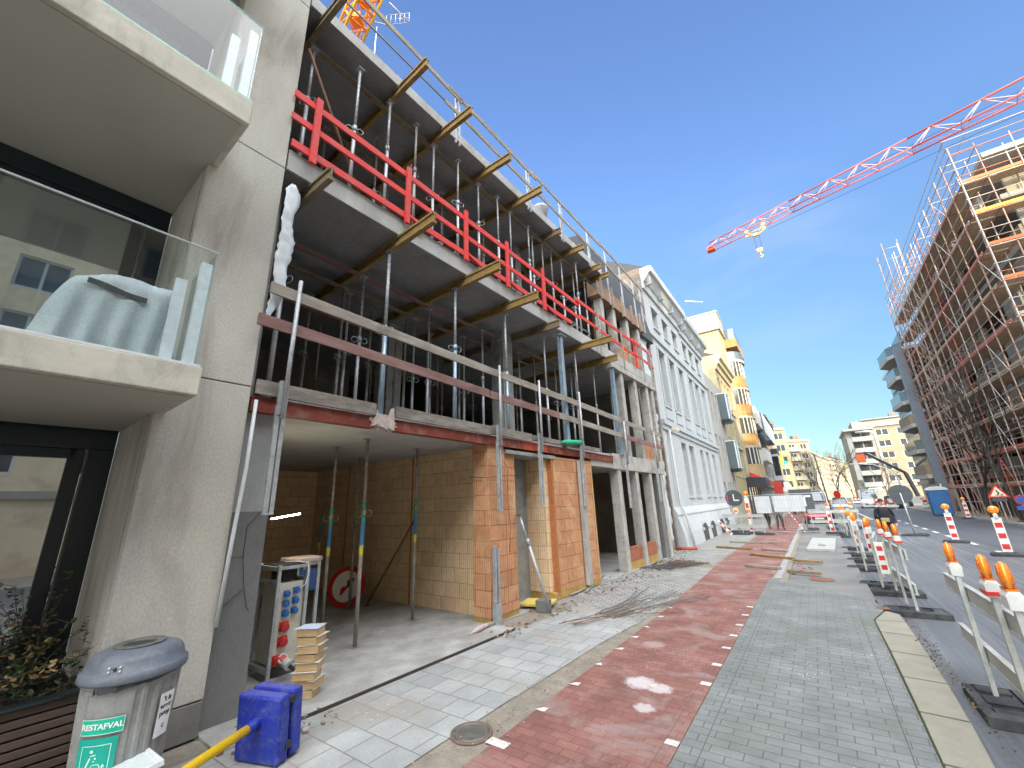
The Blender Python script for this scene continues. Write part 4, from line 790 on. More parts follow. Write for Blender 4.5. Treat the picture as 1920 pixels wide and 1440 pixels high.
t = fthing('drain_pipe', 'thin pale drain pipe down the joint beside the grey pier', 'pipe', .05, -4.06, 0); build(MB().path([(0, 0, 3.15), (0, .0, 2.4), (0, -.03, 1.7), (-.02, -.05, .9)], .02), 'pipe', M['alu'], t)
t = fthing('loose_cable', 'loose black cable hanging against the grey pier beside the apartment block', 'cable', -.08, -3.85, 0); build(MB().path([(0, .05, 1.95), (.02, -.08, 1.8), (0, -.07, 1.5), (.02, -.03, 1.2), (0, .03, 1.0), (.01, .05, .97)], .004, 5).path([(0, -.25, 1.0), (0, -.03, 1.18)], .004, 4).path([(0, -.22, 1.5), (0, -.05, 1.5)], .003, 4), 'cable', M['black'], t)

# ------------------------------------------------------------------ things standing close to the camera
def bend(o, r, th0, z0, taper=0):
    """wrap a flat XY mesh round a vertical cylinder"""
    for v in o.data.vertices:
        x, y, z = v.co; rr = r + z + (y) * taper; t = th0 + x / r; v.co = (math.cos(t) * rr, math.sin(t) * rr, z0 + y)
def flat(mb_pts, name, mat, parent, r, th0, z0, taper, lift):
    g = MB()
    for pts in mb_pts:
        xs = [p[0] for p in pts]; n = 10; x0, x1 = min(xs), max(xs); y0, y1 = min(p[1] for p in pts), max(p[1] for p in pts)
        for i in range(n): a = x0 + (x1 - x0) * i / n; b = x0 + (x1 - x0) * (i + 1) / n; g.quad((a, y0, lift), (b, y0, lift), (b, y1, lift), (a, y1, lift))
    o = build(g, name, mat, parent); bend(o, r, th0, z0, taper); return o
BINX, BINY = -4.36, 1.19
t = thing('litter_bin', 'grey round litter bin with a domed lid and a green sticker', 'litter bin', (BINX, BINY, 0))
g = MB(); N = 144; rows = [(.02, .235), (.06, .24), (.76, .272), (.80, .276)]; vs = []
for z, r in rows:
    for k in range(N):
        rib = .005 if (k % 6) in (0, 1, 2) else -.007
        if z in (.02, .80): rib = 0
        r = r
        a = 2 * math.pi * k / N; d = abs(((a - RAD(-40) + math.pi) % (2 * math.pi)) - math.pi)
        if d < RAD(27): rib = .004
        vs.append((math.cos(a) * (r + rib), math.sin(a) * (r + rib), z))
g.add(vs, [(i * N + k, i * N + (k + 1) % N, (i + 1) * N + (k + 1) % N, (i + 1) * N + k) for i in range(3) for k in range(N)]); build(g, 'body', M['binbody'], t)
build(MB().lathe([(.276, .80), (.284, .81), (.284, .835), (.27, .84)], 48), 'collar', M['binbody'], t)
lid = MB().lathe([(.28, .838), (.305, .832), (.31, .845), (.308, .885), (.296, .893), (.285, .90), (.272, .955), (.25, .985), (.20, 1.005), (.15, 1.012)], 56)
li = build(lid, 'lid', M['binlid'], t)
build(MB().lathe([(.15, 1.012), (.155, 1.022), (.148, 1.026), (.10, 1.024), (.095, 1.014), (.09, .95), (0.001, .94)], 40, sx=1), 'opening_ring', M['binring'], li)
build(MB().lathe([(.088, 1.013), (.001, 1.012)], 30), 'opening', M['black'], li)
sc = MB(); a0 = RAD(-38)
for da, z in ((-.11, .915), (-.11, .94), (.11, .915), (.11, .94)): a = a0 + da; sc.disc((math.cos(a) * .286, math.sin(a) * .286, z), .006, (math.cos(a), math.sin(a), .1), .01, 10)
build(sc, 'screw', M['alu'], li); build(MB().disc((math.cos(a0) * .283, math.sin(a0) * .283, .928), .010, (math.cos(a0), math.sin(a0), .1), .012, 12), 'lock', M['black'], li)
bg_ = MB()
vs = []; r2 = random.Random(2)
for i in range(22):
    a = RAD(-58 + i * 5.5); dz = max(.004, (.06 - i * .0028)) * (.7 + .4 * r2.random())
    vs += [(math.cos(a) * .291, math.sin(a) * .291, .84), (math.cos(a) * (.293 + r2.uniform(0, .012)), math.sin(a) * (.293 + r2.uniform(0, .012)), .84 - dz)]
bg_.add(vs, [(2 * i, 2 * i + 1, 2 * i + 3, 2 * i + 2) for i in range(21)]); build(bg_, 'bin_bag', M['black'], t)
TH = RAD(-40); TP = .045
flat([[(-.115, -.045), (.115, .045)]], 'label_band', M['stgreen'], t, .27, TH, .60, TP, .012)
fb = [[(-.115, .041), (.115, .045)], [(-.115, -.045), (.115, -.041)], [(-.115, -.045), (-.112, .045)], [(.112, -.045), (.115, .045)]]; flat(fb, 'label_border', M['stpale'], t, .27, TH, .60, TP, .0128)
o = text_mesh('RESTAFVAL', .047, 'lettering', M['white'], t, Matrix.Identity(4), .0004, .0012); bend(o, .2835, TH, .60, TP)
flat([[(-.115, -.52), (.10, -.06)]], 'sticker', M['stteal'], t, .27, TH, .595, TP, .012)
def line(p, q, w=.004):
    p, q = Vector((*p, 0)), Vector((*q, 0)); d = (q - p).normalized(); s_ = Vector((-d.y, d.x, 0)) * w / 2; n = 4; out = MB()
    for i in range(n): a = p.lerp(q, i / n); b = p.lerp(q, (i + 1) / n); out.quad(a - s_, b - s_, b + s_, a + s_)
    return out
ic = MB()
def addl(*pts, w=.004):
    for p, q in zip(pts, pts[1:]): l = line(p, q, w); ic.add(l.v, l.f)
addl((-.085, -.10), (.07, -.10), (.07, -.27), (.045, -.27)); addl((-.085, -.10), (-.085, -.27), (-.035, -.27))
addl((-.028, -.165), (-.045, -.21), (-.055, -.26), w=.010); addl((-.045, -.21), (-.035, -.26), w=.008); addl((-.03, -.155), (.0, -.15), w=.006); addl((-.062, -.262), (-.03, -.262), w=.004)
addl((-.02, -.36), (-.02, -.22), (-.012, -.205), (.022, -.205), (.03, -.22), (.03, -.36)); addl((.045, -.34), (.045, -.215), w=.005); addl((.037, -.225), (.045, -.208), (.053, -.225), w=.004)
for (cx, cy, r) in ((-.026, -.13, .010), (.0, -.17, .006), (-.006, -.185, .004), (.004, -.23, .006), (-.004, -.25, .005), (.012, -.25, .006), (.0, -.28, .006), (.014, -.30, .005), (-.008, -.31, .005)): ic.add([(cx + r * math.cos(k), cy + r * math.sin(k), 0) for k in [j * .785 for j in range(8)]], [tuple(range(8))])
o = build(ic, 'pictogram', M['stpale'], t); 
for v in o.data.vertices: v.co.y += .0; v.co.z = .0128
bend(o, .27, TH, .595, TP)
T2 = RAD(34); flat([[(-.055, -.17), (.055, .10)]], 'paper_sticker', M['white'], t, .27, T2, .60, TP, .0125)
for s_, y in (("'t is", .06), ('weer', .015), ('prop', -.03), ('C', -.11)): o = text_mesh(s_, .045 if s_ != 'C' else .03, 'lettering', M['black'], t, Matrix.Translation((0, y, 0)), .0004, .0014); bend(o, .2838, T2, .60, TP)

# fallen street map board and yellow pole with blue foot plates
t = thing('fallen_sign', 'yellow pole lying with two square blue foot plates on its end', 'sign stand', (-4.05, 2.02, .0))
pd = Vector((.34, -1, -.07)).normalized()
u = Vector((1, .34, 0)).normalized(); 
def plate(off, name):
    g = MB(); c = Vector((0, 0, .25)) - pd * off; z = Vector((0, 0, 1)); xx = u
    g.bar(c - pd * -.055, c + pd * -.055, .44, .47, (0, 0, 1)); return build(g, name, M['bluepaint'], t, bevel=.018)
plate(0.0, 'foot_plate'); plate(.135, 'foot_plate')
g = MB().bar(Vector((0, 0, .235)) - pd * .05, Vector((0, 0, .235)) - pd * .065, .37, .41, (0, 0, 1)); build(g, 'gap_plate', M['black'], t)
g = MB()
for a, b in ((.2, .2), (.2, -.12), (-.2, .2)): c = Vector((0, 0, .235)) - pd * .06 + u * a + Vector((0, 0, b)); build(MB().bar(c - pd * .03, c + pd * .03, .05, .045), 'rubber_bumper', M['rubber'], t)

P0 = Vector((0, 0, .30)); build(MB().tube(P0 + pd * .03, P0 + pd * .15, .042, n=16), 'socket', M['bluepaint'], t, bevel=.004); build(MB().tube(P0 + pd * .12, P0 + pd * 1.6, .033, n=16), 'pole', M['yellowpaint'], t)
t = thing('street_map_board', 'pale framed map board lying tilted in front of the litter bin', 'map board', (-3.97, 1.12, .36), rot=(RAD(7), RAD(-6), RAD(-4)))
build(MB().box(-.20, .20, -.42, .14, -.01, .01), 'board', M['mapwhite'], t)
g = MB().box(-.22, .22, .14, .165, -.014, .018).box(-.22, .22, -.445, -.42, -.014, .018).box(-.22, -.20, -.42, .14, -.014, .018).box(.20, .22, -.42, .14, -.014, .018); build(g, 'frame', M['alu'], t, bevel=.003)
g = MB()
for k in range(5): g.box(-.16 + .03 * k, -.145 + .03 * k + .05, -.38 + .04 * k, -.36 + .04 * k, .0105, .0115)
build(g, 'map_print', M['mapgreen'], t)

# power cabinet in its frame
t = fthing('power_cabinet', 'cream site power cabinet with blue and red sockets in a galvanised frame', 'power cabinet', -.72, -3.24, .02)
build(MB().box(-.46, -.02, .03, .33, .16, 1.06), 'cabinet_body', M['cream'], t, bevel=.008)
g = MB()
for x in (-.52, .0):
    for y in (0, .36): g.box(x - .02, x + .02, y - .02, y + .02, 0, 1.28)
for z in (.12, 1.24, 1.08): g.box(-.5, -.02, -.02, .02, z - .03, z + .02); g.box(-.5, -.02, .34, .38, z - .03, z + .02)
for z in (.02, 1.24): g.box(-.015, .015, .02, .34, z - .02, z + .02); g.box(-.53, -.5, .02, .34, z - .02, z + .02)
build(g, 'frame', M['galv'], t, bevel=.003)
build(MB().box(-.5, .0, .0, .36, 1.262, 1.275), 'top_sheet', M['black'], t)
g = MB()
for k in range(5): g.lathe([(.10, 1.10 + k * .027), (.15, 1.10 + k * .027), (.155, 1.112 + k * .027), (.15, 1.124 + k * .027), (.10, 1.124 + k * .027)], 24, c=(-.25, .18, 0))
build(g, 'cable_coil', M['black'], t)
def socket(y, z, mt, r, sz):
    g = MB().box(-.018, .0, y - sz, y + sz, z - sz, z + sz); g.disc((.022, y, z - .005), r, (1, 0, -.25), .05, 18); g.disc((.048, y, z + .002), r * .9, (1, 0, -.25), .012, 18); build(g, 'socket', M[mt], t, bevel=.003)
for y, z in ((.12, .94), (.235, .965), (.12, .83), (.235, .85), (.125, .72), (.235, .735)): socket(y, z, 'sockblue', .032, .035)
for y, z in ((.13, .57), (.13, .41), (.09, .22)): socket(y, z, 'sockred', .048, .055)
g = MB().tube((.04, .15, .20), (.16, .17, .17), .055, n=16); build(g, 'plug', M['plugwhite'], t); build(MB().disc((.055, .13, .235), .055, (1, -.2, .6), .03, 20), 'plug_cap', M['plugwhite'], t); build(MB().disc((.068, .128, .246), .036, (1, -.2, .6), .02, 20), 'plug_face', M['sockred'], t)
build(MB().path([(.16, .17, .17), (.26, .2, .12), (.3, .3, .03), (.2, .5, .02)], .02), 'cable', M['black'], t)
build(MB().path([(-.3, .2, 1.285), (-.1, .28, 1.29), (.02, .34, 1.27), (.03, .36, 1.15), (.03, .33, 1.02), (.02, .26, .97)], .006), 'lead', M['white'], t)
t = fthing('steel_rack', 'open galvanised rack with a rough stone slab on top, behind the power cabinet', 'rack', -1.05, -2.86, .02)
g = MB()
for x in (-.42, 0):
    for y in (0, .30): g.box(x - .02, x + .02, y - .02, y + .02, 0, 1.2)
g.box(-.44, .02, -.02, .02, 1.2, 1.24).box(-.44, .02, .28, .32, 1.2, 1.24).box(-.02, .02, .02, .28, 1.2, 1.24).box(-.44, -.40, .02, .28, 1.2, 1.24); build(g, 'frame', M['galv'], t)
build(MB().box(-.38, -.03, .04, .07, .05, 1.05).box(-.38, -.03, .10, .13, .05, 1.06), 'panel', M['cream'], t)
build(MB().box(.0, .012, .03, .27, .88, 1.15), 'blue_sign', M['signblue'], t)
t = fthing('stone_slab', 'rough grey stone slab resting on the galvanised rack', 'stone slab', -1.25, -2.70, 1.262); g = MB().prism([(-.24, -.2, 0), (.22, -.19, 0), (.26, .1, 0), (.2, .19, 0), (-.22, .2, 0)], (0, 0, .06)); build(g, 'slab', M['rubblewhite'], t, bevel=.012)

# stack of wood blocks with paper sheets
r3 = random.Random(9)
for i in range(8):
    z = .024 + i * .083; a = -AZ + RAD(38) + r3.uniform(-.2, .2)
    lab = {0: 'lowest pale wood block of the stack beside the power cabinet', 7: 'topmost wood block of the stack, under a pale blue sheet'}.get(i, '%s wood block up from the floor in the stack beside the power cabinet' % ORD[i])
    t = thing('wood_block', lab, 'wood block', F(-.02 + r3.uniform(-.02, .02), -3.12 + r3.uniform(-.02, .02), z), a, 'stacked wood blocks'); build(MB().box(-.115, .115, -.10, .10, 0, .071), 'block', M['pine'], t, bevel=.003)
    g = MB(); c = r3.uniform(-.02, .02); pts = [(-.13 + c, -.115, .078), (.135, -.11 + c, .079), (.14 + c, .118, .081), (-.12, .12 + c, .0775)]; g.add(pts + [(0, 0, .0765)], [(0, 1, 4), (1, 2, 4), (2, 3, 4), (3, 0, 4)]); build(g, 'paper_sheet', M['paper' if i < 7 else 'paperblue'], t)
    build(MB().box(-.112, .112, -.098, .098, .0715, .0755), 'felt_layer', M['black'], t)

# no-overtaking sign leaning at the garage wall
t = fthing('traffic_sign', 'round red ringed sign with two car silhouettes leaning in the garage', 'traffic sign', -3.55, -.62, .03)
t.rotation_euler = (0, RAD(-17), -AZ - RAD(58))
build(MB().disc((0, 0, .40), .40, (1, 0, 0), .02, 40), 'plate', M['signred'], t); build(MB().disc((.012, 0, .40), .30, (1, 0, 0), .006, 40), 'inner_disc', M['reflwhite'], t)
def carsil(c, mt):
    g = MB(); pr = [(-.1, -.045), (-.1, .0), (-.06, .02), (-.04, .055), (.04, .055), (.06, .02), (.1, .0), (.1, -.045)]; A = Matrix.Rotation(RAD(55), 3, 'X')
    g.prism([A @ Vector((0, y, z)) + Vector(c) for y, z in pr], (.006, 0, 0)); build(g, 'car_symbol', M[mt], t)
carsil((.0155, .07, .48), 'black'); carsil((.0155, -.05, .33), 'signred')
t = fthing('work_lamp', 'glowing white tube lamp hanging in the dark garage corner', 'lamp', -1.0, -3.3, 1.86); build(MB().tube((0, 0, .0), (.03, .36, .05), .007), 'tube', M['glow'], t)

# things leaning at the block pier and in front of it
t = fthing('steel_prop', 'grey steel prop leaning against the terracotta wall beside the narrow doorway', 'steel prop', .42, 1.12, .0)
d = Vector((-.38, -.33, 1.75)); build(MB().tube((0, 0, 0), d * .72, .03, n=12), 'outer_tube', M['galv'], t); build(MB().tube(d * .70, d, .022, n=12), 'inner_tube', M['galv'], t); build(MB().tube(d * .68, d * .74, .04, n=12), 'collar', M['galv'], t); build(MB().bar(d * .995, d * 1.003, .14, .14, (1, 0, 0)), 'head_plate', M['rust'], t)
t = fthing('steel_post', 'galvanised channel post standing at the foot of the terracotta pier', 'steel post', .05, .05, .0); build(MB().box(-.03, .03, -.06, -.02, 0, 1.25).box(-.03, .03, .02, .06, .05, 1.2).box(-.045, .045, -.07, .07, 0, .32), 'channel', M['galv'], t)
t = fthing('formwork_post', 'tall weathered grey post fixed to the terracotta wall right of the doorway', 'post', .03, 3.42, .0); build(MB().box(-.04, .05, -.09, .09, .1, 2.95), 'post', M['concpost'], t, bevel=.004)
t = fthing('rebar', 'bent rusty steel rod sticking out across the terracotta pier', 'steel rod', .02, -.1, 2.42); build(MB().path([(-.3, -.15, .02), (0, 0, 0), (.08, .4, .04), (.05, .8, .06)], .008), 'rod', M['rust'], t)
t = fthing('rebar', 'vertical orange bent rod beside the galvanised channel on the pier', 'steel rod', .03, .47, 1.1); build(MB().path([(0, 0, 0), (.02, .02, .5), (0, -.02, 1.0), (.02, 0, 1.5), (.0, -.1, 1.65)], .009), 'rod', M['mortar'], t)
t = fthing('insulation_board', 'yellow insulation board lying on the ground at the narrow doorway', 'insulation board', -.05, 1.4, .06, .3); build(MB().box(-.3, .3, -.22, .3, 0, .05), 'board', M['insul'], t, bevel=.01)
t = fthing('concrete_block', 'grey concrete block on the ground at the narrow doorway', 'concrete block', .22, 1.22, .0, .2); build(MB().box(-.14, .1, -.1, .12, 0, .2), 'block', M['sidegrey'], t, bevel=.01)
for i, (n, s, a, L, lab) in enumerate([(.15, 3.0, -1.3, 2.2, 'long thin board lying at the foot of the terracotta wall'), (.02, 2.55, -1.5, 1.0, 'short pale board beside the foot of the terracotta wall'), (.35, 4.6, -1.2, 1.5, 'narrow board in front of the dark right opening')]):
    t = fthing('board', lab, 'board', n, s, .02, 0); d = Vector((math.cos(a) * -1, -math.sin(a), 0)) * L; build(MB().bar((0, 0, .015), d + Vector((0, 0, .02)), .07, .025), 'board', M['plank'], t)
# heap of thin rods / cables on the paving
def rods(name, lab, x0, y0, n, seed, mt, L, spread, ang, curl=.3, cat='cables', z=.02, rr=.008):
    r = random.Random(seed); t = thing(name, lab, cat, (x0, y0, 0)); 
    for i in range(n):
        a = ang + r.uniform(-1, 1) * .14; p = Vector((r.uniform(-1, 1) * spread, r.uniform(-.4, .4) * spread, z + r.uniform(0, .03))); pts = [p]; c = r.uniform(-1, 1) * curl
        for k in range(8): a += c / 8; p = p + Vector((math.sin(a), math.cos(a), 0)) * L * r.uniform(.8, 1.1) / 8; p.z = z + .012 + r.uniform(0, .025); pts.append(p)
        build(MB().path(pts, rr * r.uniform(.6, 1.2), 5), 'rod' if 'rod' in name or 'rebar' in name else 'cable' if 'cable' in name else 'twig', M[mt], t)
    return t
rods('cable_bundle', 'loose bundle of thin grey cables trailing over the paving towards the cycle path', -3.35, 7.3, 12, 4, 'cablegrey', 2.6, .22, .28, .5)
rods('cable_bundle', 'few dark wires curling across the paving nearer the garage', -3.75, 6.6, 5, 8, 'rust', 2.4, .2, .55, .7)
rods('rod_bundle', 'low heap of dark bent rods lying before the concrete columns', -4.1, 12.6, 24, 5, 'rebardark', 1.9, .45, .35, .5, 'steel rods', .03, .012)
rods('twig_heap', 'brown twig heap beside the dark bent rods', -3.75, 13.6, 20, 6, 'twigbrown', .8, .35, .5, 1.6, 'twigs', .06, .007)
rods('twig_heap', 'dry weeds and twigs at the foot of the grey pier', -4.62, 2.15, 16, 12, 'twigbrown', .35, .12, .6, 1.5, 'twigs', .03, .004)
def rubble(name, lab, x0, y0, n, seed, sx, sy, smin, smax, mats, cat='rubble'):
    r = random.Random(seed); g = MB()
    for i in range(n):
        g.k = r.randrange(len(mats)); c = (r.gauss(0, 1) * sx, r.gauss(0, 1) * sy, r.uniform(.005, .03)); d = r.uniform(smin, smax)
        g.cbox(c, (d, d * r.uniform(.5, 1.2), d * r.uniform(.3, .7)), Matrix.Rotation(r.uniform(0, 3), 3, 'Z') @ Matrix.Rotation(r.uniform(-.5, .5), 3, 'X'))
    o = build(g, name, mats, None, loc=(x0, y0, 0)); return tag(o, lab, cat, kind='stuff')
R_ = [M['rubblewhite'], M['grout'], M['grout'], M['grout'], M['rubdull']]
for a in [(-4.35, 5.75, 40, 1, .12, .25), (-4.3, 7.4, 60, 2, .15, .5), (-4.35, 9.6, 70, 3, .2, .6), (-4.2, 11.6, 90, 4, .3, .8), (-4.4, 14.6, 120, 5, .3, .7), (-4.5, 17.5, 120, 6, .25, .9), (-4.35, 2.3, 50, 7, .12, .3)]:
    rubble('rubble', 'crumbs of mortar and brick along the foot of the facades', a[0], a[1], a[2], a[3], a[4], a[5], .008, .05, R_)
rubble('grit', 'fine grit scattered over the joint beside the cycle path', -2.78, 4.5, 260, 9, .09, 2.2, .004, .014, [M['grout'], M['rubblewhite']], 'grit')
rubble('leaf_litter', 'brown crumbs and leaves along the outer edge of the kerb stones', .80, 7.3, 300, 10, .04, 1.5, .004, .016, [M['leafdry2'], M['soil']], 'leaf litter')
t = thing('red_pipe', 'red plastic pipe end lying at the foot of the white townhouse', 'pipe', (-4.5, 17.9, .06), RAD(20)); build(MB().tube((-.4, 0, 0), (.4, 0, 0), .06), 'pipe', M['redbright'], t)
t = fthing('dried_rag', 'crumpled pale rag with twigs on the apron beside the block pier', 'rag', .05, -.35, .03); g = MB(); g.path([(0, -.3, 0), (.03, -.1, .04), (-.02, .1, .03), (.02, .3, .05)], [.01, .05, .04, .015], 6); build(g, 'rag', M['rubblewhite'], t)
# timber battens over the path
for i, (x0, y0, x1, y1, mt) in enumerate([(-3.45, 21.2, -1.64, 21.0, 'plank'), (-3.6, 19.0, -2.3, 18.5, 'h20'), (-1.97, 18.5, -1.15, 18.0, 'plank'), (-2.15, 16.8, -.9, 16.0, 'h20'), (-2.0, 14.1, -1.12, 13.8, 'plank'), (-.9, 15.6, -.2, 15.3, 'h20'), (-.95, 13.4, -.25, 13.2, 'h20grey')]):
    t = thing('timber_batten', '%s flat timber batten across the path, counted from the far end' % ORD[i].capitalize(), 'timber batten', ((x0 + x1) / 2, (y0 + y1) / 2, .0), group='timber battens across the path'); d = Vector((x1 - x0, y1 - y0, 0)) / 2; build(MB().bar(-d + Vector((0, 0, .045)), d + Vector((0, 0, .045)), .10, .06), 'batten', M[mt], t, bevel=.004)
# manhole covers
t = thing('manhole_cover', 'round grey cast iron manhole cover between the pale tiles and the cycle path', 'manhole cover', (-2.86, 3.25, .003)); build(MB().disc((0, 0, .004), .15, (0, 0, 1), .012, 40), 'cover', M['iron'], t)
g = MB()
for i in range(-5, 6):
    for j in range(-5, 6):
        if (i * i + j * j) * .024 ** 2 < .125 ** 2: g.box(i * .024 - .008, i * .024 + .008, j * .024 - .004 + (i % 2) * .01, j * .024 + .004 + (i % 2) * .01, .0105, .014)
g.lathe([(.135, .010), (.137, .0145), (.15, .0145), (.152, .004)], 40); build(g, 'raised_pattern', M['iron'], t)
g = MB().lathe([(.158, .004), (.16, .012), (.185, .012), (.187, .0)], 40); build(g, 'ring', M['rust2'], t)
t = thing('manhole_cover', 'rusty round manhole cover in the asphalt work area', 'manhole cover', (-.25, 12.75, -.028)); build(MB().disc((0, 0, .006), .25, (0, 0, 1), .012, 32), 'cover', M['rust'], t)
t = thing('manhole_cover', 'small rusty cover at the inner corner of the kerb', 'manhole cover', (.57, 9.95, -.003)); build(MB().box(-.09, .09, -.09, .09, 0, .012), 'cover', M['rust'], t, bevel=.003)
g = MB(); r = random.Random(3)
for i in range(40): g.cbox((r.gauss(-.95, .25), r.gauss(14.2, .6), -.02), (r.uniform(.02, .09), r.uniform(.02, .08), .02), Matrix.Rotation(r.uniform(0, 3), 3, 'Z'))
tag(build(g, 'brick_rubble', M['redbright2'], None), 'red brick crumbs beside the kerb of the work area', 'rubble', kind='stuff')
t = thing('steel_plate', 'large pale road plate with a painted number lying in the work area', 'road plate', (-.12, 21.2, -.03), RAD(-2)); build(MB().box(-.42, .42, -2.3, 2.3, .0, .09), 'plate', M['platewhite'], t, bevel=.01)
build(MB().path([(-.1, -1.2, .093), (.05, -1.4, .093), (.12, -1.1, .093), (.0, -.7, .093), (-.12, -.6, .093)], .012, 4), 'painted_mark', M['black'], t)

# ------------------------------------------------------------------ row of houses beyond the shell (local frame: X out of the front, Y along it)
def win(parent, x, a, b, z0, z1, dep, fm, split=1, trans=None, name='window', gl='winglass3', sill=None):
    g = MB(); f = .045; X = x - dep
    g.box(X, X + .05, a, a + f, z0, z1).box(X, X + .05, b - f, b, z0, z1).box(X, X + .05, a + f, b - f, z0, z0 + f).box(X, X + .05, a + f, b - f, z1 - f, z1)
    for k in range(1, split): c = a + (b - a) * k / split; g.box(X, X + .045, c - f / 2, c + f / 2, z0 + f, z1 - f)
    if trans: g.box(X, X + .045, a + f, b - f, trans - f / 2, trans + f / 2)
    w = build(g, name, M[fm], parent); build(MB().box(X + .005, X + .015, a + f / 2, b - f / 2, z0 + f / 2, z1 - f / 2), 'pane', M[gl], w)
    if sill: build(MB().box(x - .02, x + .08, a - .08, b + .08, z0 - .09, z0 - .003), 'sill', M[sill], w, bevel=.006)
    return w
def town(name, label, y0, y1, zc, cols, gf, cellar, wall, seed=0, roof=True):
    X0 = -4.95; t = thing(name, label, 'townhouse', (X0, y0, 0)); W_ = y1 - y0; c = [(a - y0, b - y0) for a, b in cols]; cg = [(a - y0, b - y0) for a, b in gf]
    ops = [(a, b, 6.25, 9.1) for a, b in c] + [(a, b, 10.35, 11.4) for a, b in c]; og = [(a, b, 2.06, 4.7) for a, b in cg]
    build(MB().wall(0, 0, W_, 1.3, zc - 1.1, ops + og, .28).quad((0, W_, 1.3), (-9, W_, 0), (-9, W_, zc), (0, W_, zc)), 'wall', M[wall], t)
    build(MB().box(-9, -.002, -.2, .0, 0, zc - .05), 'end_wall', M['oldbrick'], t)
    for a, b in c:
        win(t, 0, a, b, 6.25, 9.1, .26, 'winframe', 2, 8.2, sill='paintgrey2'); win(t, 0, a, b, 10.35, 11.4, .26, 'winframe', 2, sill='paintgrey2')
        build(MB().box(.005, .10, a - .12, b + .12, 9.12, 9.3).box(.005, .06, a - .14, a - .02, 6.3, 9.1).box(.005, .06, b + .02, b + .14, 6.3, 9.1).box(.005, .05, a - .1, b + .1, 5.62, 6.1), 'window_surround', M['paintgrey2'], t, bevel=.008)
        build(MB().box(.005, .07, a - .1, b + .1, 11.42, 11.55), 'window_surround', M['paintgrey2'], t)
    for a, b in cg: win(t, 0, a, b, 2.06, 4.7, .27, 'winframe', 2, 4.0, sill='paintgrey2')
    build(MB().box(0.004, .16, 0, W_, 5.2, 5.42).box(.004, .08, 0, W_, 4.98, 5.2), 'string_course', M['paintgrey2'], t, bevel=.01); build(MB().box(.004, .10, 0, W_, 9.62, 9.78), 'string_course', M['paintgrey2'], t, bevel=.01)
    base = MB().prism([(0, 0, 0), (.34, 0, 0), (.30, 0, .55), (.12, 0, 1.22), (.15, 0, 1.3), (.10, 0, 1.42), (0, 0, 1.6)], (0, W_, 0)); build(base, 'plinth', M['paintsmooth'], t)
    for a, b in cellar:
        a -= y0; b -= y0; g = MB(); m = (a + b) / 2; h = (b - a) / 2; pts = [(.345, a, 0), (.345, b, 0), (.325, b, .55)] + [(.32, m + h * math.cos(k * math.pi / 6), .55 + .25 * math.sin(k * math.pi / 6)) for k in range(1, 6)] + [(.325, a, .55)]
        g.add(pts, [tuple(range(len(pts)))]); build(g, 'cellar_opening', M['darkhole'], t)
        build(MB().box(.30, .40, a - .12, a - .01, .48, .6).box(.3, .4, b + .01, b + .12, .48, .6), 'cellar_stone', M['paintgrey2'], t)
    g = MB().prism([(0, 0, zc - 1.1), (.10, 0, zc - 1.1), (.12, 0, zc - .75), (.2, 0, zc - .7), (.42, 0, zc - .35), (.55, 0, zc - .3), (.60, 0, zc - .05), (.5, 0, zc), (0, 0, zc)], (0, W_, 0)); build(g, 'cornice', M['paintsmooth'], t)
    k = 0; y = .3
    while y < W_ - .3: build(MB().box(.13, .40, y, y + .16, zc - .85, zc - .42), 'bracket', M['paintgrey2'], t, bevel=.02); y += 2.05
    if roof: build(MB().prism([(.3, 0, zc + .001), (-3.2, 0, zc + 2.1), (-9, 0, zc + .001)], (0, W_, 0)), 'roof', M['slate'], t)
    return t
town('townhouse', 'grey white painted brick townhouse directly beside the shell, with bracketed cornice', 18.6, 25.4, 13.15, [(19.75, 20.7), (21.65, 22.55), (23.6, 24.5)], [(21.72, 22.7), (23.35, 24.4)], [(22.1, 23.15), (24.0, 25.1)], 'paintbrick')
t2 = town('townhouse', 'second grey white painted townhouse with five narrow window bays, past the downpipe', 25.42, 31.95, 13.0, [(26.0, 26.9), (27.7, 28.6), (29.65, 30.5)], [(26.0, 26.9), (27.7, 28.55), (29.65, 30.5)], [(26.6, 27.7), (28.3, 29.4)], 'paintbrick')
t = thing('downpipe', 'white downpipe at the near corner of the grey white townhouse', 'downpipe', (-4.86, 19.25, 0)); build(MB().path([(.05, 0, 5.0), (.05, 0, 1.7), (.25, 0, 1.1), (.38, 0, 0.02)], .05, 8), 'pipe', M['paintsmooth'], t)
t = thing('security_camera', 'white floodlight housing on an arm below the townhouse string course', 'lamp', (-4.95, 19.6, 4.9)); build(MB().cbox((.35, -.1, .1), (.34, .16, .16), Matrix.Rotation(.3, 3, 'Y')), 'housing', M['cream'], t, bevel=.02); build(MB().tube((0, 0, 0), (.3, -.05, .08), .02), 'arm', M['alu'], t)
def row(name, label, y0, y1, H, wall, depth=11, x=-4.95, cat='building', base=0):
    t = thing(name, label, cat, (x, y0, 0)); return t, y1 - y0
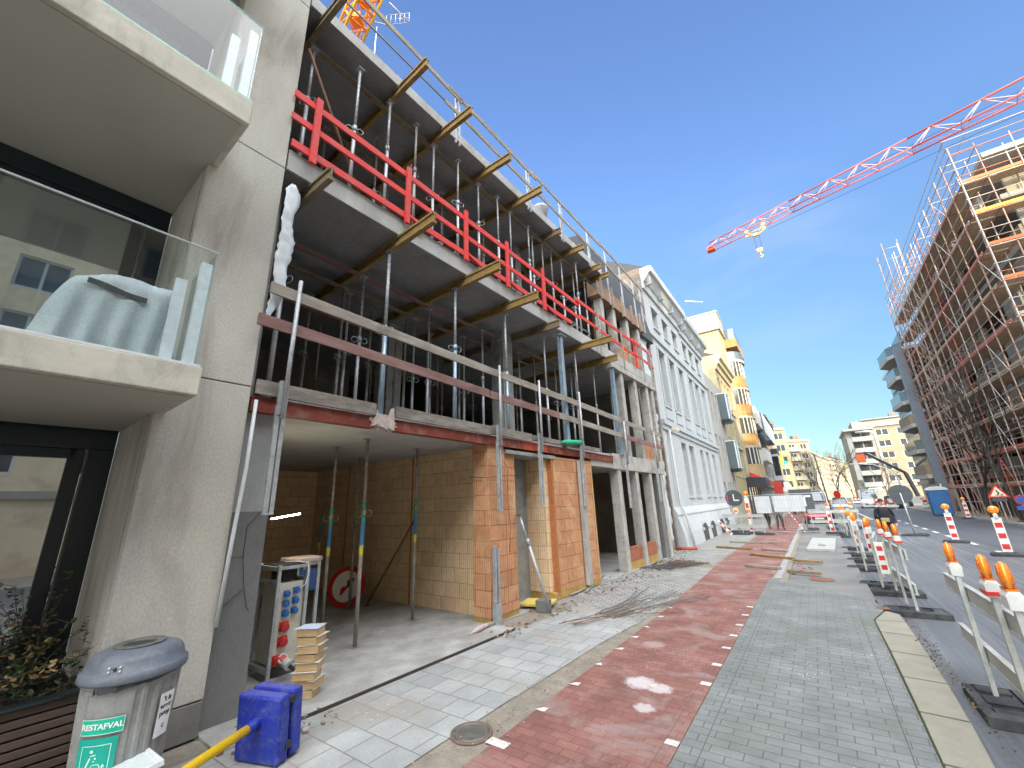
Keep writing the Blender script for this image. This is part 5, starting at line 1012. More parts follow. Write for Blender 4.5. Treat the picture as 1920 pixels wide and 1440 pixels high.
# C plain house with hanging enclosed balconies
t, Wd = row('townhouse', 'plain grey plastered house with two small enclosed balconies and a tall dark door', 31.97, 38.4, 12, 'x', cat='townhouse')
ops = [(.25, 1.1, .0, 3.0)] + [(a, a + .75, 3.9, 6.4) for a in (.35, 1.9, 3.4, 4.9)] + [(a, a + .75, 7.4, 9.9) for a in (.35, 1.9, 3.4, 4.9)] + [(a, a + .5, .9, 3.0) for a in (1.9, 3.0, 4.1, 5.2)]
build(MB().wall(0, 0, Wd, 0, 10.9, ops, .25).quad((0, 0, 0), (0, 0, 10.9), (-9, 0, 10.9), (-9, 0, 0)).box(-9, 0, 0, Wd, 10.9, 11), 'wall', M['plaster'], t)
for a, b, c, d in ops: win(t, 0, a, b, c, d, .22, 'frame' if c == 0 else 'winframe', 1, c + (d - c) * .7)
for y, z in ((4.4, 4.3), (4.4, 8.2)):
    bb = build(MB().box(.01, .7, y - .1, y + 1.35, z - .35, z - .2).box(.0, .6, y, y + 1.2, z - .45, z - .351), 'balcony', M['frame'], t); build(MB().box(.62, .65, y - .05, y + 1.3, z - .19, z + 1.9).box(.01, .62, y - .05, y - .02, z - .19, z + 1.9), 'pane', M['winglass2'], bb)
    build(MB().box(.60, .68, y - .08, y + 1.33, z + 1.9, z + 1.98).box(.60, .68, y - .08, y, z - .2, z + 1.9).box(.6, .68, y + 1.25, y + 1.33, z - .2, z + 1.9).box(.0, .6, y - .08, y, z + 1.9, z + 1.98), 'frame', M['alu'], bb)
# D yellow cornice house
t, Wd = row('townhouse', 'pale yellow sunlit house with a heavy moulded cornice', 38.42, 46.4, 14, 'x', cat='townhouse')
ops = [(a, a + .8, z, z + 2.1) for a in (.5, 2.2, 4.0, 5.8) for z in (3.7, 7.0, 10.2)]
build(MB().wall(0, 0, Wd, 0, 13.2, ops, .25).quad((0, 0, 0), (0, 0, 14.2), (-9, 0, 14.2), (-9, 0, 0)), 'wall', M['yellowwall'], t)
for a, b, c, d in ops: win(t, 0, a, b, c, d, .22, 'winframe', 2, c + 1.5, sill='yellowtrim')
build(MB().prism([(0, 0, 12.9), (.12, 0, 12.9), (.2, 0, 13.3), (.38, 0, 13.4), (.42, 0, 13.7), (.62, 0, 13.85), (.62, 0, 14.2), (0, 0, 14.2)], (0, Wd, 0)).box(0.003, .12, 0, Wd, 6.3, 6.5).box(.003, .1, 0, Wd, 9.6, 9.8), 'cornice', M['yellowtrim'], t)
build(MB().prism([(.2, 0, 14.202), (-3, 0, 15.8), (-9, 0, 14.202)], (0, Wd, 0)), 'roof', M['slate'], t)
# E tall building with rounded bays
t, Wd = row('apartment_building', 'tall cream apartment building with orange brown curved bays and a tiled gable', 46.42, 56.2, 20, 'x')
build(MB().box(-10, 0, 0, Wd, 0, 19.6), 'wall', M['creamtile'], t)
build(MB().box(-10, .15, -.25, 3.2, 19.61, 21.5), 'roof_storey', M['greywall'], t); build(MB().box(-10, .22, -.32, 3.3, 21.5, 21.62).box(-10, .2, -.3, 3.2, 19.5, 19.605), 'roof_edge', M['cream'], t)
build(MB().box(-4, 1.15, 3.4, Wd, 18.3, 19.3), 'balcony', M['orangepanel'], t); build(MB().box(1.05, 1.1, 3.4, Wd, 19.301, 20.5).box(-.5, 1.05, 3.4, 3.45, 19.301, 20.5), 'glass_balustrade', M['winglass2'], t)
for i, z in enumerate((3.7, 6.9, 10.1, 13.3)):
    def bay(z0, z1, r, nm, mt, par=t, c0=5.1):
        g = MB(); pts = [(0, c0 - 2.2, z0)] + [(r * math.sin(math.pi * k / 10) , c0 - 2.2 * math.cos(math.pi * k / 10), z0) for k in range(1, 10)] + [(0, c0 + 2.2, z0)]
        g.prism(pts[::-1], (0, 0, z1 - z0)); return build(g, nm, M[mt], par)
    bay(z, z + .22, 1.32, 'bay_ledge', 'paleband'); p_ = bay(z + .221, z + 1.5, 1.22, 'bay_panel', 'orangepanel' if i > 0 else 'tanpanel')
    w_ = bay(z + 1.501, z + 3.199, 1.14, 'bay_window', 'winglass3')
    g = MB()
    for k in range(1, 10): a = math.pi * k / 10; g.box(1.16 * math.sin(a) - .03, 1.16 * math.sin(a) + .05, 5.1 - 2.23 * math.cos(a) - .12, 5.1 - 2.23 * math.cos(a) + .12, z + 1.5, z + 3.2)
    build(g, 'bay_mullion', M['cream'], w_)
    build(MB().box(0.0, 1.0, 7.8, Wd - .1, z + .3, z + .5), 'balcony', M['paleband'], t); build(MB().box(.92, .97, 7.8, Wd - .1, z + .52, z + 1.5), 'balcony_railing', M['winglass2'], t)
for z in (4.2, 7.4, 10.6, 13.8):
    win(t, .01, .5, 1.4, z, z + 1.9, .03, 'winframe', 1); win(t, .01, 8.2, 9.3, z, z + 2.0, .03, 'winframe', 2)
bay(16.5, 16.8, 1.4, 'bay_ledge', 'paleband'); bay(16.8, 17.7, 1.35, 'terrace_railing', 'winglass2')
# dark and red shop awnings
t = thing('shop_awning', 'black shop awning on the ground floor of the curved bay building', 'awning', (-4.9, 44.8, 0)); build(MB().prism([(0, 0, 3.75), (1.55, 0, 3.6), (1.6, 0, 2.75), (1.5, 0, 2.72), (0, 0, 2.9)], (0, 3.7, 0)), 'cover', M['navy'], t)
t = thing('shop_awning', 'red shop awning with pale lettering next to the black awning', 'awning', (-4.9, 48.6, 0)); build(MB().prism([(0, 0, 4.35), (1.5, 0, 3.5), (1.52, 0, 2.9), (1.45, 0, 2.9), (0, 0, 3.9)], (0, 5.8, 0)), 'cover', M['awnred'], t)
g = MB()
for k in range(5): g.cbox((.8, .8 + k * 1.05, 4.0 - .0), (.5, .5, .02), Matrix.Rotation(RAD(29), 3, 'Y') @ Matrix.Rotation(k, 3, 'Z'))
build(g, 'print', M['stickpale'], t)
t = thing('shop', 'dark glazed shop front with lit interior under the awnings', 'shop front', (-4.94, 44.6, 0)); build(MB().box(0, .06, 0, 10.5, .05, 2.9), 'glazing', M['winglass'], t)
for k in range(6): build(MB().box(.061, .12, k * 2.05, k * 2.05 + .1, .05, 2.9), 'mullion', M['frame'], t)
# F grey modern block with projecting white panels
t, Wd = row('office_building', 'grey modern block with slanted white and glass panels on its front', 56.22, 81, 13, 'x')
ops = [(a, a + 1.2, z, z + 1.9) for a in [1 + 1.7 * k for k in range(14)] for z in (4.6, 8.2)]
build(MB().wall(0, 0, Wd, 0, 12.4, ops, .3).quad((0, 0, 0), (0, 0, 12.4), (-9, 0, 12.4), (-9, 0, 0)).box(-9, -.0, 0, Wd, 12.4, 12.6), 'wall', M['greyclad'], t)
for a, b, c, d in ops: win(t, 0, a, b, c, d, .27, 'paintgrey3', 1)
build(MB().box(.01, 1.1, .6, 6.8, 10.4, 12.6).box(.01, 1.0, 5.5, 14, 6.3, 7.9), 'projecting_panel', M['paleband2'], t, bevel=.02); build(MB().box(.01, 1.3, 6.82, 24.5, 10.0, 12.7), 'glass_screen', M['winglass2'], t)
g = MB()
for k in range(22): g.box(1.301, 1.34, 6.9 + k * .8, 6.95 + k * .8, 10, 12.7)
build(g, 'screen_rib', M['alu'], t)
build(MB().box(.01, .5, 0, Wd, 3.1, 3.7), 'shop_fascia', M['stickpale'], t)
# G dark old house with oriel
t, Wd = row('townhouse', 'darker old house with a black balcony and a grey oriel window', 81.02, 99, 15, 'x', cat='townhouse')
ops = [(a, a + 1.4, z, z + 2.3) for a in (1, 4.2, 9, 12.5, 15) for z in (4.2, 7.8, 11.2)]
build(MB().wall(0, 0, Wd, 0, 14.9, ops, .3).quad((0, 0, 0), (0, 0, 14.9), (-9, 0, 14.9), (-9, 0, 0)), 'wall', M['brownbrick'], t)
for a, b, c, d in ops: win(t, 0, a, b, c, d, .27, 'winframe', 2, c + 1.6)
build(MB().box(0, .8, 0, Wd, 14.901, 15.4), 'cornice', M['frame2'], t); build(MB().prism([(.6, 0, 15.401), (-3, 0, 17.6), (-9, 0, 15.401)], (0, Wd, 0)), 'roof', M['slate'], t)
build(MB().box(.01, 1.2, 2, 8, 4.4, 8.8), 'oriel', M['paintgrey3'], t); build(MB().box(1.201, 1.23, 2.5, 7.5, 5.2, 8.4).box(.3, 1.2, 1.96, 1.995, 5.2, 8.4), 'oriel_pane', M['winglass'], t); build(MB().box(.01, 1.1, 2.1, 7.9, 3.4, 4.39), 'oriel_base', M['frame2'], t)
build(MB().box(.3, 1.25, 1.95, 8.05, 8.81, 9.7), 'balcony_railing', M['frame2'], t)

# generic far building: front plane X=0 facing local +X
def far(name, label, loc, rz, W_, D, H, fl, cols, wall, frame='winframe', roof=None, bal=None, z0=3.4, ww=.55, wh=.58, gl='winglass3', side=True, grp=None, cat='building'):
    t = thing(name, label, cat, loc, rz, grp); fh = (H - z0 - .6) / fl; cw = W_ / cols
    ops = [((c + .5 - ww / 2) * cw, (c + .5 + ww / 2) * cw, z0 + f * fh + fh * (1 - wh) * .6, z0 + f * fh + fh * (1 - wh) * .6 + fh * wh) for f in range(fl) for c in range(cols)]
    g = MB().wall(0, 0, W_, 0, H, ops, .2); g.quad((0, 0, 0), (0, 0, H), (-D, 0, H), (-D, 0, 0)).quad((0, W_, 0), (-D, W_, 0), (-D, W_, H), (0, W_, H)).quad((-D, 0, 0), (-D, 0, H), (-D, W_, H), (-D, W_, 0)).quad((0, 0, H), (0, W_, H), (-D, W_, H), (-D, 0, H))
    build(g, 'wall', M[wall], t); p = None
    for a, b, c, d in ops:
        if p is None:
            w_, h_ = b - a, d - c; g = MB(); f = .09; g.box(-.18, -.08, 0, f, 0, h_).box(-.18, -.08, w_ - f, w_, 0, h_).box(-.18, -.08, f, w_ - f, 0, f).box(-.18, -.08, f, w_ - f, h_ - f, h_).box(-.18, -.09, w_ / 2 - f / 2, w_ / 2 + f / 2, f, h_ - f)
            g.k = 1; g.quad((-.15, 0, 0), (-.15, w_, 0), (-.15, w_, h_), (-.15, 0, h_)); p = build(g, 'window', [M[frame], M[gl]], t); p.location = (0, a, c)
        else: q = p.copy(); COL.objects.link(q); q.parent = t; q.location = (0, a, c)
    build(MB().box(.003, .35, -.1, W_ + .1, H - .45, H + .05), 'cornice', M['paleband' if wall != 'greyclad' else 'alu'], t); build(MB().box(.003, .15, 0, W_, z0 - .3, z0), 'string_course', M['paleband'], t)
    if bal:
        for f in range(fl):
            for c in bal: build(MB().box(.01, .9, c * cw, (c + 1) * cw, z0 + f * fh, z0 + f * fh + .9), 'balcony', M['paleband'], t)
    if roof: build(MB().prism([(0, 0, H + .06), (-2.2, 0, H + roof), (-D + 2, 0, H + roof), (-D, 0, H + .06)], (0, W_, 0)), 'roof', M['slate'], t)
    r = random.Random(W_ * 7 + H)
    for k in range(2): a = r.uniform(.1, .85) * W_; build(MB().box(-3.4, -2.4, a, a + 1.1, H, H + r.uniform(1.2, 2.2) + (roof or 0)), 'chimney', M['brownbrick'], t)
    return t
far('apartment_building', 'white framed pale building rising past the dark old house, its end wall full of windows', (-7.6, 104, 0), RAD(-90), 5.0, 8, 15.9, 5, 2, 'yellowwall', z0=2.8, ww=.66)
far('apartment_building', 'warm cream building with a balcony column beside the pharmacy cross', (-3.1, 113, 0), RAD(-52), 5.5, 9, 14.2, 5, 2, 'creamwall', z0=3, bal=[0])
specs = [((0, 0), h, w, c, 0) for h, w, c in ((14.0, 'greywall', 2), (14.6, 'creamwall', 3), (15.2, 'greywall', 4), (15.2, 'yellowwall', 4), (15.6, 'brownwall', 4), (16.2, 'creamwall', 4), (16.8, 'yellowwall', 4), (17.2, 'brownwall', 4), (19, 'creamwall', 6), (18, 'yellowwall', 6))]
pl_ = [(-2.6, 118), (-1.6, 129), (-.2, 144), (2.0, 166), (4.6, 190), (7.8, 215), (11.6, 242), (16.2, 270), (22.5, 303), (31, 347), (44, 400)]
cn = ['grey', 'cream', 'grey white', 'yellow', 'brown', 'light cream', 'yellow', 'brown', 'cream', 'yellow']
for i, (p, q) in enumerate(zip(pl_, pl_[1:])):
    d = Vector((q[0] - p[0], q[1] - p[1])); ang = math.atan2(d.y, d.x) - math.pi / 2
    far('apartment_building', '%s facade of the distant sunlit row, %s house past the pharmacy cross' % (cn[i].capitalize(), ORD[i]), (p[0], p[1], 0), ang, d.length - .05, 10, specs[i][1], 6, specs[i][3] + 1, specs[i][2], roof=2 if i % 3 == 0 else None, bal=[1] if i % 2 else None, grp='distant buildings on the left of the street')
far('apartment_building', 'beige corner apartment block with windows on the right side of the far street', (11.4, 105, 0), RAD(-90), 6.2, 12, 14.6, 5, 2, 'beigewall', z0=3.2, ww=.6)
t = thing('apartment_building', 'apartment block with stacked grey balconies and a curved white frame, far right side', 'building', (7.3, 104.6, 0), RAD(-90))
build(MB().box(-12, 0, 0, 4.1, 0, 14), 'wall', M['greywall'], t); build(MB().box(-12, 1.5, -.3, 4.3, 13.6, 14.0), 'roof_slab', M['paleband'], t)
for f in range(5):
    z = 2.9 + f * 2.15; build(MB().box(.01, 1.3, .8, 3.9, z, z + .85), 'balcony', M['concpost'], t); build(MB().box(.01, .05, 1, 2.3, z + .86, z + 2.0).box(.01, .05, 2.5, 3.8, z + .86, z + 2.0), 'window', M['winglass3'], t)
build(MB().box(-.5, 1.35, 0, .75, 4.2, 12.2), 'side_screen', M['greywall'], t); build(MB().path([(1.4, 1.5, 13.2), (1.4, 3.6, 13.2), (1.4, 4.1, 12.9), (1.4, 4.3, 12.2), (1.4, 4.3, 3)], .22, 6), 'curved_frame', M['concpost'], t)
build(MB().box(-9, -1, 1.5, 9.5, 14.01, 15.6).box(-9.5, -.5, 3, 9.0, 15.61, 15.8), 'penthouse', M['greywall'], t)
mt_ = Matrix(((0, 0, 1, 1.36), (1, 0, 0, 2.2), (0, 1, 0, 2.55), (0, 0, 0, 1))); text_mesh('certa', 1.0, 'lettering', M['glowwhite'], t, mt_, .05, .03)

# ------------------------------------------------------------------ right side of the street
t = thing('modern_apartment_building', 'dark glass apartment building with angular white balconies beside the scaffolding', 'building', (10.2, 54.6, 0))
build(MB().box(0.3, 12, 0, 14, 0, 15.6), 'wall', M['darkclad'], t); build(MB().box(-.2, 12, -.1, 14.2, 15.601, 15.95), 'roof_edge', M['alu'], t)
build(MB().box(-.75, -.1, -.4, .4, 0, 15.9), 'pillar', M['pillargrey'], t)
for f in range(6):
    z = 3.0 + f * 2.5; j = f % 2
    b_ = build(MB().prism([(.3, .8, z), (-.9, 1.9 + j * 1.2, z), (-1.15, 6.0 + j, z), (.3, 8.8, z)], (0, 0, .38)), 'balcony', M['concpost'], t)
    build(MB().bar((-.85, 1.95 + j * 1.2, z + .85), (-1.1, 5.95 + j, z + .85), .04, .92).bar((.28, .88, z + .85), (-.85, 1.92 + j * 1.2, z + .85), .04, .92), 'balcony_railing', M['railbrown' if f < 4 and f % 2 == 0 else 'winglass2'], b_)
    build(MB().box(.2, .295, .8, 6, z + .5, z + 2.3).box(.2, .295, 6.2, 13, z + .5, z + 2.3), 'window', M['winglass3'], t); build(MB().box(.18, .31, 6.0, 6.2, z + .4, z + 2.4), 'window_frame', M['alu'], t)
build(MB().box(.0, 12, -.0, 14, 2.5, 2.9), 'string_course', M['concpost'], t)
# concrete building behind the scaffolding
t = thing('unfinished_building', 'unfinished concrete building behind the scaffolding on the right', 'building', (11.4, 30.6, 0))
for f in range(7): z = 2.9 + f * 2.85; build(MB().box(0, 14, 0, 23.6, z - .3, z), 'floor_slab', M['greywall' if f < 6 else 'slabedge'], t)
rb = random.Random(5)
for f in range(6):
    z = 2.9 + f * 2.85; y = .3
    while y < 22.5:
        w_ = rb.uniform(1.6, 3.4); k = rb.random()
        if k < .5: build(MB().box(.25, .45, y, y + w_ * .7, z + .003, z + 2.54), 'block_wall', M['greywall'], t)
        elif k < .8: build(MB().box(.25, .45, y, y + w_ * .75, z + .003, z + 1.0), 'parapet', M['beigewall'], t)
        y += w_
    for x0 in (0.4, 4.5, 9): build(MB().box(x0, x0 + 3.6, .25, .4, z + .003, z + (2.54 if (x0 + f) % 2 < 1 else 1.1)), 'end_wall', M['creamwall' if f > 4 else 'greywall'], t)
build(MB().box(1.2, 14, .5, 23, 0, 2.59), 'ground_floor', M['darkclad'], t); build(MB().box(5, 14, 1, 23, 2.9, 19.7), 'core', M['sidegrey'], t)
for k in range(9): build(MB().box(.1, .5, .3 + k * 2.8, .7 + k * 2.8, 0, 2.59), 'column', M['conc'], t)
# pallets of pale hollow blocks on the floor edges
for i, (y, f) in enumerate([(50.5, 1), (50.8, 2), (51.2, 3), (51.5, 0), (47.5, 1), (47.9, 2), (44.6, 3), (45, 0), (42, 4), (40.5, 2), (37.5, 5), (39, 1)]):
    t = thing('block_stack', '%s stack of pale hollow blocks on the unfinished building behind the scaffolding' % ORD[i], 'block stack', (11.05, y, 2.905 + f * 2.85), group='stacks of hollow blocks on the unfinished floors')
    g = MB(); g.box(0, .9, 0, 1.5, 0, 1.1); build(g, 'blocks', M['paleband2'], t); g = MB()
    for a in range(6):
        for b in range(4): g.box(-.012, -.002, .07 + a * .24, .2 + a * .24, .08 + b * .26, .24 + b * .26)
    for a in range(3):
        for b in range(4): g.box(.08 + a * .28, .26 + a * .28, -.012, -.002, .08 + b * .26, .24 + b * .26)
    tag(build(g, 'holes', M['darkhole'], t), kind='stuff')

sc = thing('scaffolding', 'tall tube scaffolding with red and orange ledgers wrapped round the unfinished building', 'scaffold', (0, 0, 0))
rs = random.Random(21)
def S_(p, q, r, nm, mats): build(MB().tube(p, q, r, n=6, cap=False), nm, M[mats], sc)
def pick(y=None): return rs.choice(['scafred', 'scafgalv', 'scafgalv', 'scafbrown', 'scafgalv'])
LV = [2.0 * k for k in range(1, 11)]
ys = [29.8 + 1.6 * k for k in range(16)]
for k, y in enumerate(ys):
    top = 20.5 if k not in (9, 10) else 22.4
    S_((10.0, y, 0), (10.0, y, top), .035, 'standard', pick()); S_((11.0, y, 0), (11.0, y, 20.3 if k not in (9, 10) else 22), .03, 'standard', pick())
for z in LV:
    r1 = pick()
    for a, b in ((29.7, 42), (42, 53.9)):
        S_((10.0, a, z), (10.0, b, z), .032, 'ledger', 'scafred' if rs.random() < .45 else 'scafgalv'); S_((10.0, a, z + .55), (10.0, b, z + .55), .022, 'guard_tube', pick()); S_((9.98, a, z + 1.05), (9.98, b, z + 1.05), .024, 'guard_tube', 'scafgalv'); S_((10.9, a, z + 1.05), (10.9, b, z + 1.05), .022, 'guard_tube', 'scafgalv'); S_((11.0, a, z), (11.0, b, z), .025, 'ledger', 'scafbrown')
for z in LV[:-1]: build(MB().box(10.04, 10.96, 30.72, 53.8, z + .035, z + .08), 'deck', M['deckwood'], sc); 
for z in LV[:-1]: build(MB().box(10.0, 10.025, 30.72, 53.8, z + .1, z + .24), 'toe_board', M['scafred' if z in (4, 10, 14) else 'deckwood'], sc)
for k in range(15):
    for j, z in enumerate(LV[:-1]):
        if (k + j) % 5 == 0: S_((9.96, ys[k], z), (9.96, ys[k + 1], z + 2), .022, 'brace', pick())
for k, y in enumerate(ys):
    for z in (LV[::3] if k % 2 else LV[-2:]): S_((10, y, z - .04), (11.3, y, z - .04), .022, 'transom', pick())
# stair tower
for (x, y) in ((9.0, 43.9), (9.0, 46.6), (10.0, 43.9), (10.0, 46.6)): S_((x, y, 0), (x, y, 22.6), .035, 'tower_standard', 'scafbrown')
for z in [1.0 * k + 1 for k in range(22)]: g = MB(); g.tube((9.0, 43.9, z), (9.0, 46.6, z), .02, n=5).tube((9.0, 43.9, z), (10.0, 43.9, z), .02, n=5); build(g, 'tower_ledger', M[pick()], sc)
for k in range(10):
    z = 2 + 2 * k; build(MB().tube((9.25, 44.1, z - 1.9), (9.25, 46.4, z), .03, n=5).tube((9.8, 44.1, z - 1.9), (9.8, 46.4, z), .03, n=5), 'stair_flight', M['scafbrown'], sc)
# near end, facing the camera
xs_ = [10.0 + 2.3 * k for k in range(1, 7)]
for k, x in enumerate(xs_): S_((x, 30.7, 0), (x, 30.7, 20.2), .035, 'standard', pick()); S_((x, 29.75, 0), (x, 29.75, 20.2), .03, 'standard', pick())
S_((10.0, 29.75, 0), (10.0, 29.75, 20.5), .035, 'standard', 'scafgalv')
for z in LV:
    S_((9.9, 29.75, z), (24, 29.75, z), .03, 'ledger', 'scafred' if z % 4 == 0 else 'scafgalv'); S_((9.9, 29.72, z + .5), (24, 29.72, z + .5), .022, 'guard_tube', pick()); S_((9.9, 29.72, z + 1.0), (24, 29.72, z + 1.0), .022, 'guard_tube', 'scafgalv'); S_((9.9, 30.7, z), (24, 30.7, z), .025, 'ledger', 'scafgalv')
    if z > 2 and z < 20: build(MB().box(10.05, 24, 29.8, 30.65, z + .035, z + .08), 'deck', M['deckwood'], sc); build(MB().box(10.05, 24, 29.76, 29.78, z + .1, z + .26), 'toe_board', M['scaforange' if z in (18, 14, 8, 12, 20) else 'yellowboard' if z in (16,) else 'deckwood'], sc)
    S_((10.0, 29.75, z), (10.0, 30.7, z), .025, 'transom', 'scafgalv'); S_((10.0, 29.75, z + 1.0), (10.0, 30.7, z + 1.0), .022, 'guard_tube', 'scafgalv')
for k in range(6): S_((10 + 2.3 * k, 29.7, 2 + 3 * k), (12.3 + 2.3 * k, 29.7, 4 + 3 * k), .022, 'brace', 'scafred')

# ------------------------------------------------------------------ brick house opposite, beyond the right edge of the photograph (it shades the street and shows in the glass)
for i, (y0, y1, H, w) in enumerate(((-2, 11, 22, 'brownbrick2'), (-17, -2.05, 21.5, 'creamwall'), (-36, -17.05, 22.5, 'brownbrick2'), (-62, -36.05, 22, 'creamwall'))):
    far('townhouse', ['brown brick house with pale window surrounds across the street, seen only as a reflection', 'cream house across the street next to the brown brick one, outside the picture', 'second brown brick house across the street, outside the picture', 'last cream house across the street, outside the picture'][i], (13, y1, 0), RAD(180), y1 - y0, 12, H, 7, int((y1 - y0) / 3), w, z0=3.2, ww=.5, cat='townhouse')

# ------------------------------------------------------------------ roadworks barriers, lamps and signs
def lamp(par, x, y, z, yaw=0, rim=None, tone='white', s=1.0):
    """warning lamp: battery box with a ribbed round amber lens; yaw turns the lens axis from +Y"""
    t = build(MB().prism([(x - .045, y - .06, z), (x + .045, y - .06, z), (x + .05, y - .085, z + .10), (x + .03, y - .08, z + .135), (x - .03, y - .08, z + .135), (x - .05, y - .085, z + .10)], (0, .15, 0)), 'warning_lamp', M['lampbox'], par, bevel=.008)
    A = Matrix.Rotation(yaw, 3, 'Z') @ Matrix.Rotation(RAD(90), 3, 'X')
    pr = [(.001, -.034), (.05, -.032), (.08, -.022), (.098, -.010), (.104, -.005), (.104, .005), (.098, .010), (.08, .022), (.05, .032), (.001, .034)]
    build(MB().lathe([(r * s, q * s) for r, q in pr], 24, c=(x, y, z + .135 + .098 * s), M=A), 'lens', M['amber'], t)
    g = MB()
    for k in range(7):
        a = (k - 3) * .026 * s; h = math.sqrt(max(.0, (.092 * s) ** 2 - a * a))
        for sd in (-1, 1):
            pts = [A @ Vector((a, h * math.sin(q), sd * (.034 - .014 * abs(math.sin(q)) ** 3) * s)) + Vector((x, y, z + .135 + .098 * s)) for q in (-1.3, -.7, 0, .7, 1.3)]; g.path(pts, .004 * s, 4)
    build(g, 'lens_rib', M['amber2'], t); build(MB().box(x - .035, x + .035, y - .07, y + .07, z + .134, z + .15), 'lens_base', M['amber2'], t)
    if rim: build(MB().disc((x, y + .01, z + .135 + .098 * s), .14, (math.sin(yaw), -math.cos(yaw), 0), .02, 24), 'backing_disc', M['reflwhite'], t)
    if tone == 'red': build(MB().box(x - .052, x + .052, y - .088, y + .092, z + .02, z + .05), 'red_band', M['red'], t)
def foot(par, x, y, lx=.8, ly=.4, h=.11, yaw=0):
    g = MB(); a, b = lx / 2, ly / 2; i = .06
    for (p, q, r, s_) in ((-a, -a + .2, -b, b), (a - .2, a, -b, b), (-a + .2, a - .2, -b, -b + .1), (-a + .2, a - .2, b - .1, b), (-.09, .09, -b + .1, b - .1)):
        g.prism([(p, r, 0), (q, r, 0), (q, s_, 0), (p, s_, 0)], (0, 0, h * .8))
    g.add([(-a, -b, h * .8), (a, -b, h * .8), (a, b, h * .8), (-a, b, h * .8), (-a + i, -b + i, h), (a - i, -b + i, h), (a - i, b - i, h), (-a + i, b - i, h)], [(0, 1, 5, 4), (1, 2, 6, 5), (2, 3, 7, 6), (3, 0, 4, 7)])
    for (p, q) in ((-a + .07, -a + .2), (a - .2, a - .07), (-.09, .09)): g.box(p, q, -b + .08, b - .08, h * .8 + .001, h * 1.0)
    for k in (-.55, -.3, .3, .55): g.box(a * k - .02, a * k + .02, -b + .1, b - .1, h * .3, h * .7)
    o = build(g, 'rubber_foot', M['rubber'], par, bevel=.006); o.location = (x, y, 0); o.rotation_euler.z = yaw
BG = 'roadworks barriers along the work area'
def barrier(label, x, y, L, posts, lamps, z=-.12, yaw=0, lean=0, hi=1.02, lens_yaw=RAD(90), feet=None, tones=None):
    """boards run along local +Y"""
    t = thing('barrier', label, 'barrier', (x, y, z), yaw, BG)
    for zz in (hi - .04, .44):
        g = MB().box(.03, .055, 0, L, zz - .07, zz + .07).box(.02, .065, 0, L, zz + .07, zz + .082).box(.02, .065, 0, L, zz - .082, zz - .07); build(g, 'board', M['barrier'], t)
    for p in posts: build(MB().box(-.02, .02, p - .025, p + .025, .03, hi + .12), 'post', M['barrier'], t, bevel=.004)
    for i, p in enumerate(lamps): lamp(t, 0, p, hi + .125, lens_yaw, tone=(tones or 'www')[i % 3] == 'r' and 'red' or 'white')
    for p, fy in (feet if feet is not None else [(q, 0) for q in posts]): foot(t, 0, p, .82, .40, .11, fy)
    return t
barrier('nearest grey barrier with three amber lamps at the lower right corner', 1.05, 4.55, 2.85, [.35, .85, 1.95], [.35, .85, 1.98], hi=1.02, lens_yaw=RAD(80), feet=[(1.75, RAD(90)), (-.9, RAD(90))], tones='wrw')
barrier('grey barrier with three amber lamps in a row standing at the kerb corner', 1.02, 9.95, 2.3, [.12, 1.05, 1.9], [.12, 1.05, 1.9], lens_yaw=RAD(86), feet=[(.25, 0), (2.0, 0)], tones='rrr', yaw=RAD(1.5))
barrier('grey barrier with a pair of amber lamps just behind the kerb corner barrier', .80, 12.35, 2.0, [.12, .6, 1.7], [.12, .55, ], lens_yaw=RAD(75), feet=[(.4, 0)], yaw=RAD(-6))
barrier('grey barrier beside the pale road plate, two lamps close together', .72, 14.8, 2.6, [.3, 1.2, 2.3], [.3, 1.5], lens_yaw=RAD(60), feet=[(.5, 0), (2.2, 0)], yaw=RAD(-3))
barrier('grey barrier in the middle of the row, one large amber lamp', .80, 18.2, 2.6, [.3, 2.3], [.4], lens_yaw=RAD(40), yaw=RAD(-1))
barrier('grey barrier with its lamp turned to the camera, left of the walking man', .92, 25.9, 2.5, [.2, 1.3, 2.3], [.2], lens_yaw=RAD(20), yaw=RAD(3))
barrier('grey barrier across the work area in front of the red car', -.5, 30.4, 2.0, [.1, 1.0, 1.9], [.1, 1.0], z=-.03, yaw=RAD(-82), lens_yaw=RAD(70))
barrier('grey barrier with two facing amber lamps at the back of the work area', .35, 32.6, 1.6, [.1, .8, 1.5], [.15, 1.3], z=-.08, yaw=RAD(-85), lens_yaw=RAD(85))
barrier('pale barrier standing across the left pavement below the townhouse', -4.35, 25.9, 2.0, [.1, .9, 1.4, 1.9], [], z=0, yaw=RAD(-95), hi=1.0, feet=[(1.9, RAD(90)), (.8, RAD(90))])
def beacon(label, x, y, z=-.12, lampz=True, yaw=0, h=1.0, base=True, tilt=0, grp='red and white beacon boards'):
    t = thing('beacon_board', label, 'beacon', (x, y, z), yaw, grp); zb = .12 if base else .02
    hw = .105 if lampz or h > 1 else .07
    build(MB().box(-hw, hw, -.012, .012, zb, zb + h), 'board', M['reflwhite'], t, bevel=.005)
    for k in range(3): a = zb + .08 + k * (h - .08) / 3 * 1.02; build(MB().box(-hw + .025, hw - .025, -.0145, -.0122, a, a + h * .15), 'red_stripe', M['red'], t)
    if base: foot(t, 0, 0, .75, .40, .10)
    if lampz: lamp(t, 0, 0, zb + h - .01, 0, s=1.15)
    if tilt: t.rotation_euler = (0, tilt, yaw)
    return t
beacon('red and white beacon board with amber lamp in the road, nearest to the right edge', 4.47, 19.7, yaw=RAD(-8))
beacon('red and white beacon board with amber lamp in the road, left of the nearest one', 4.18, 24.1, yaw=RAD(-8))
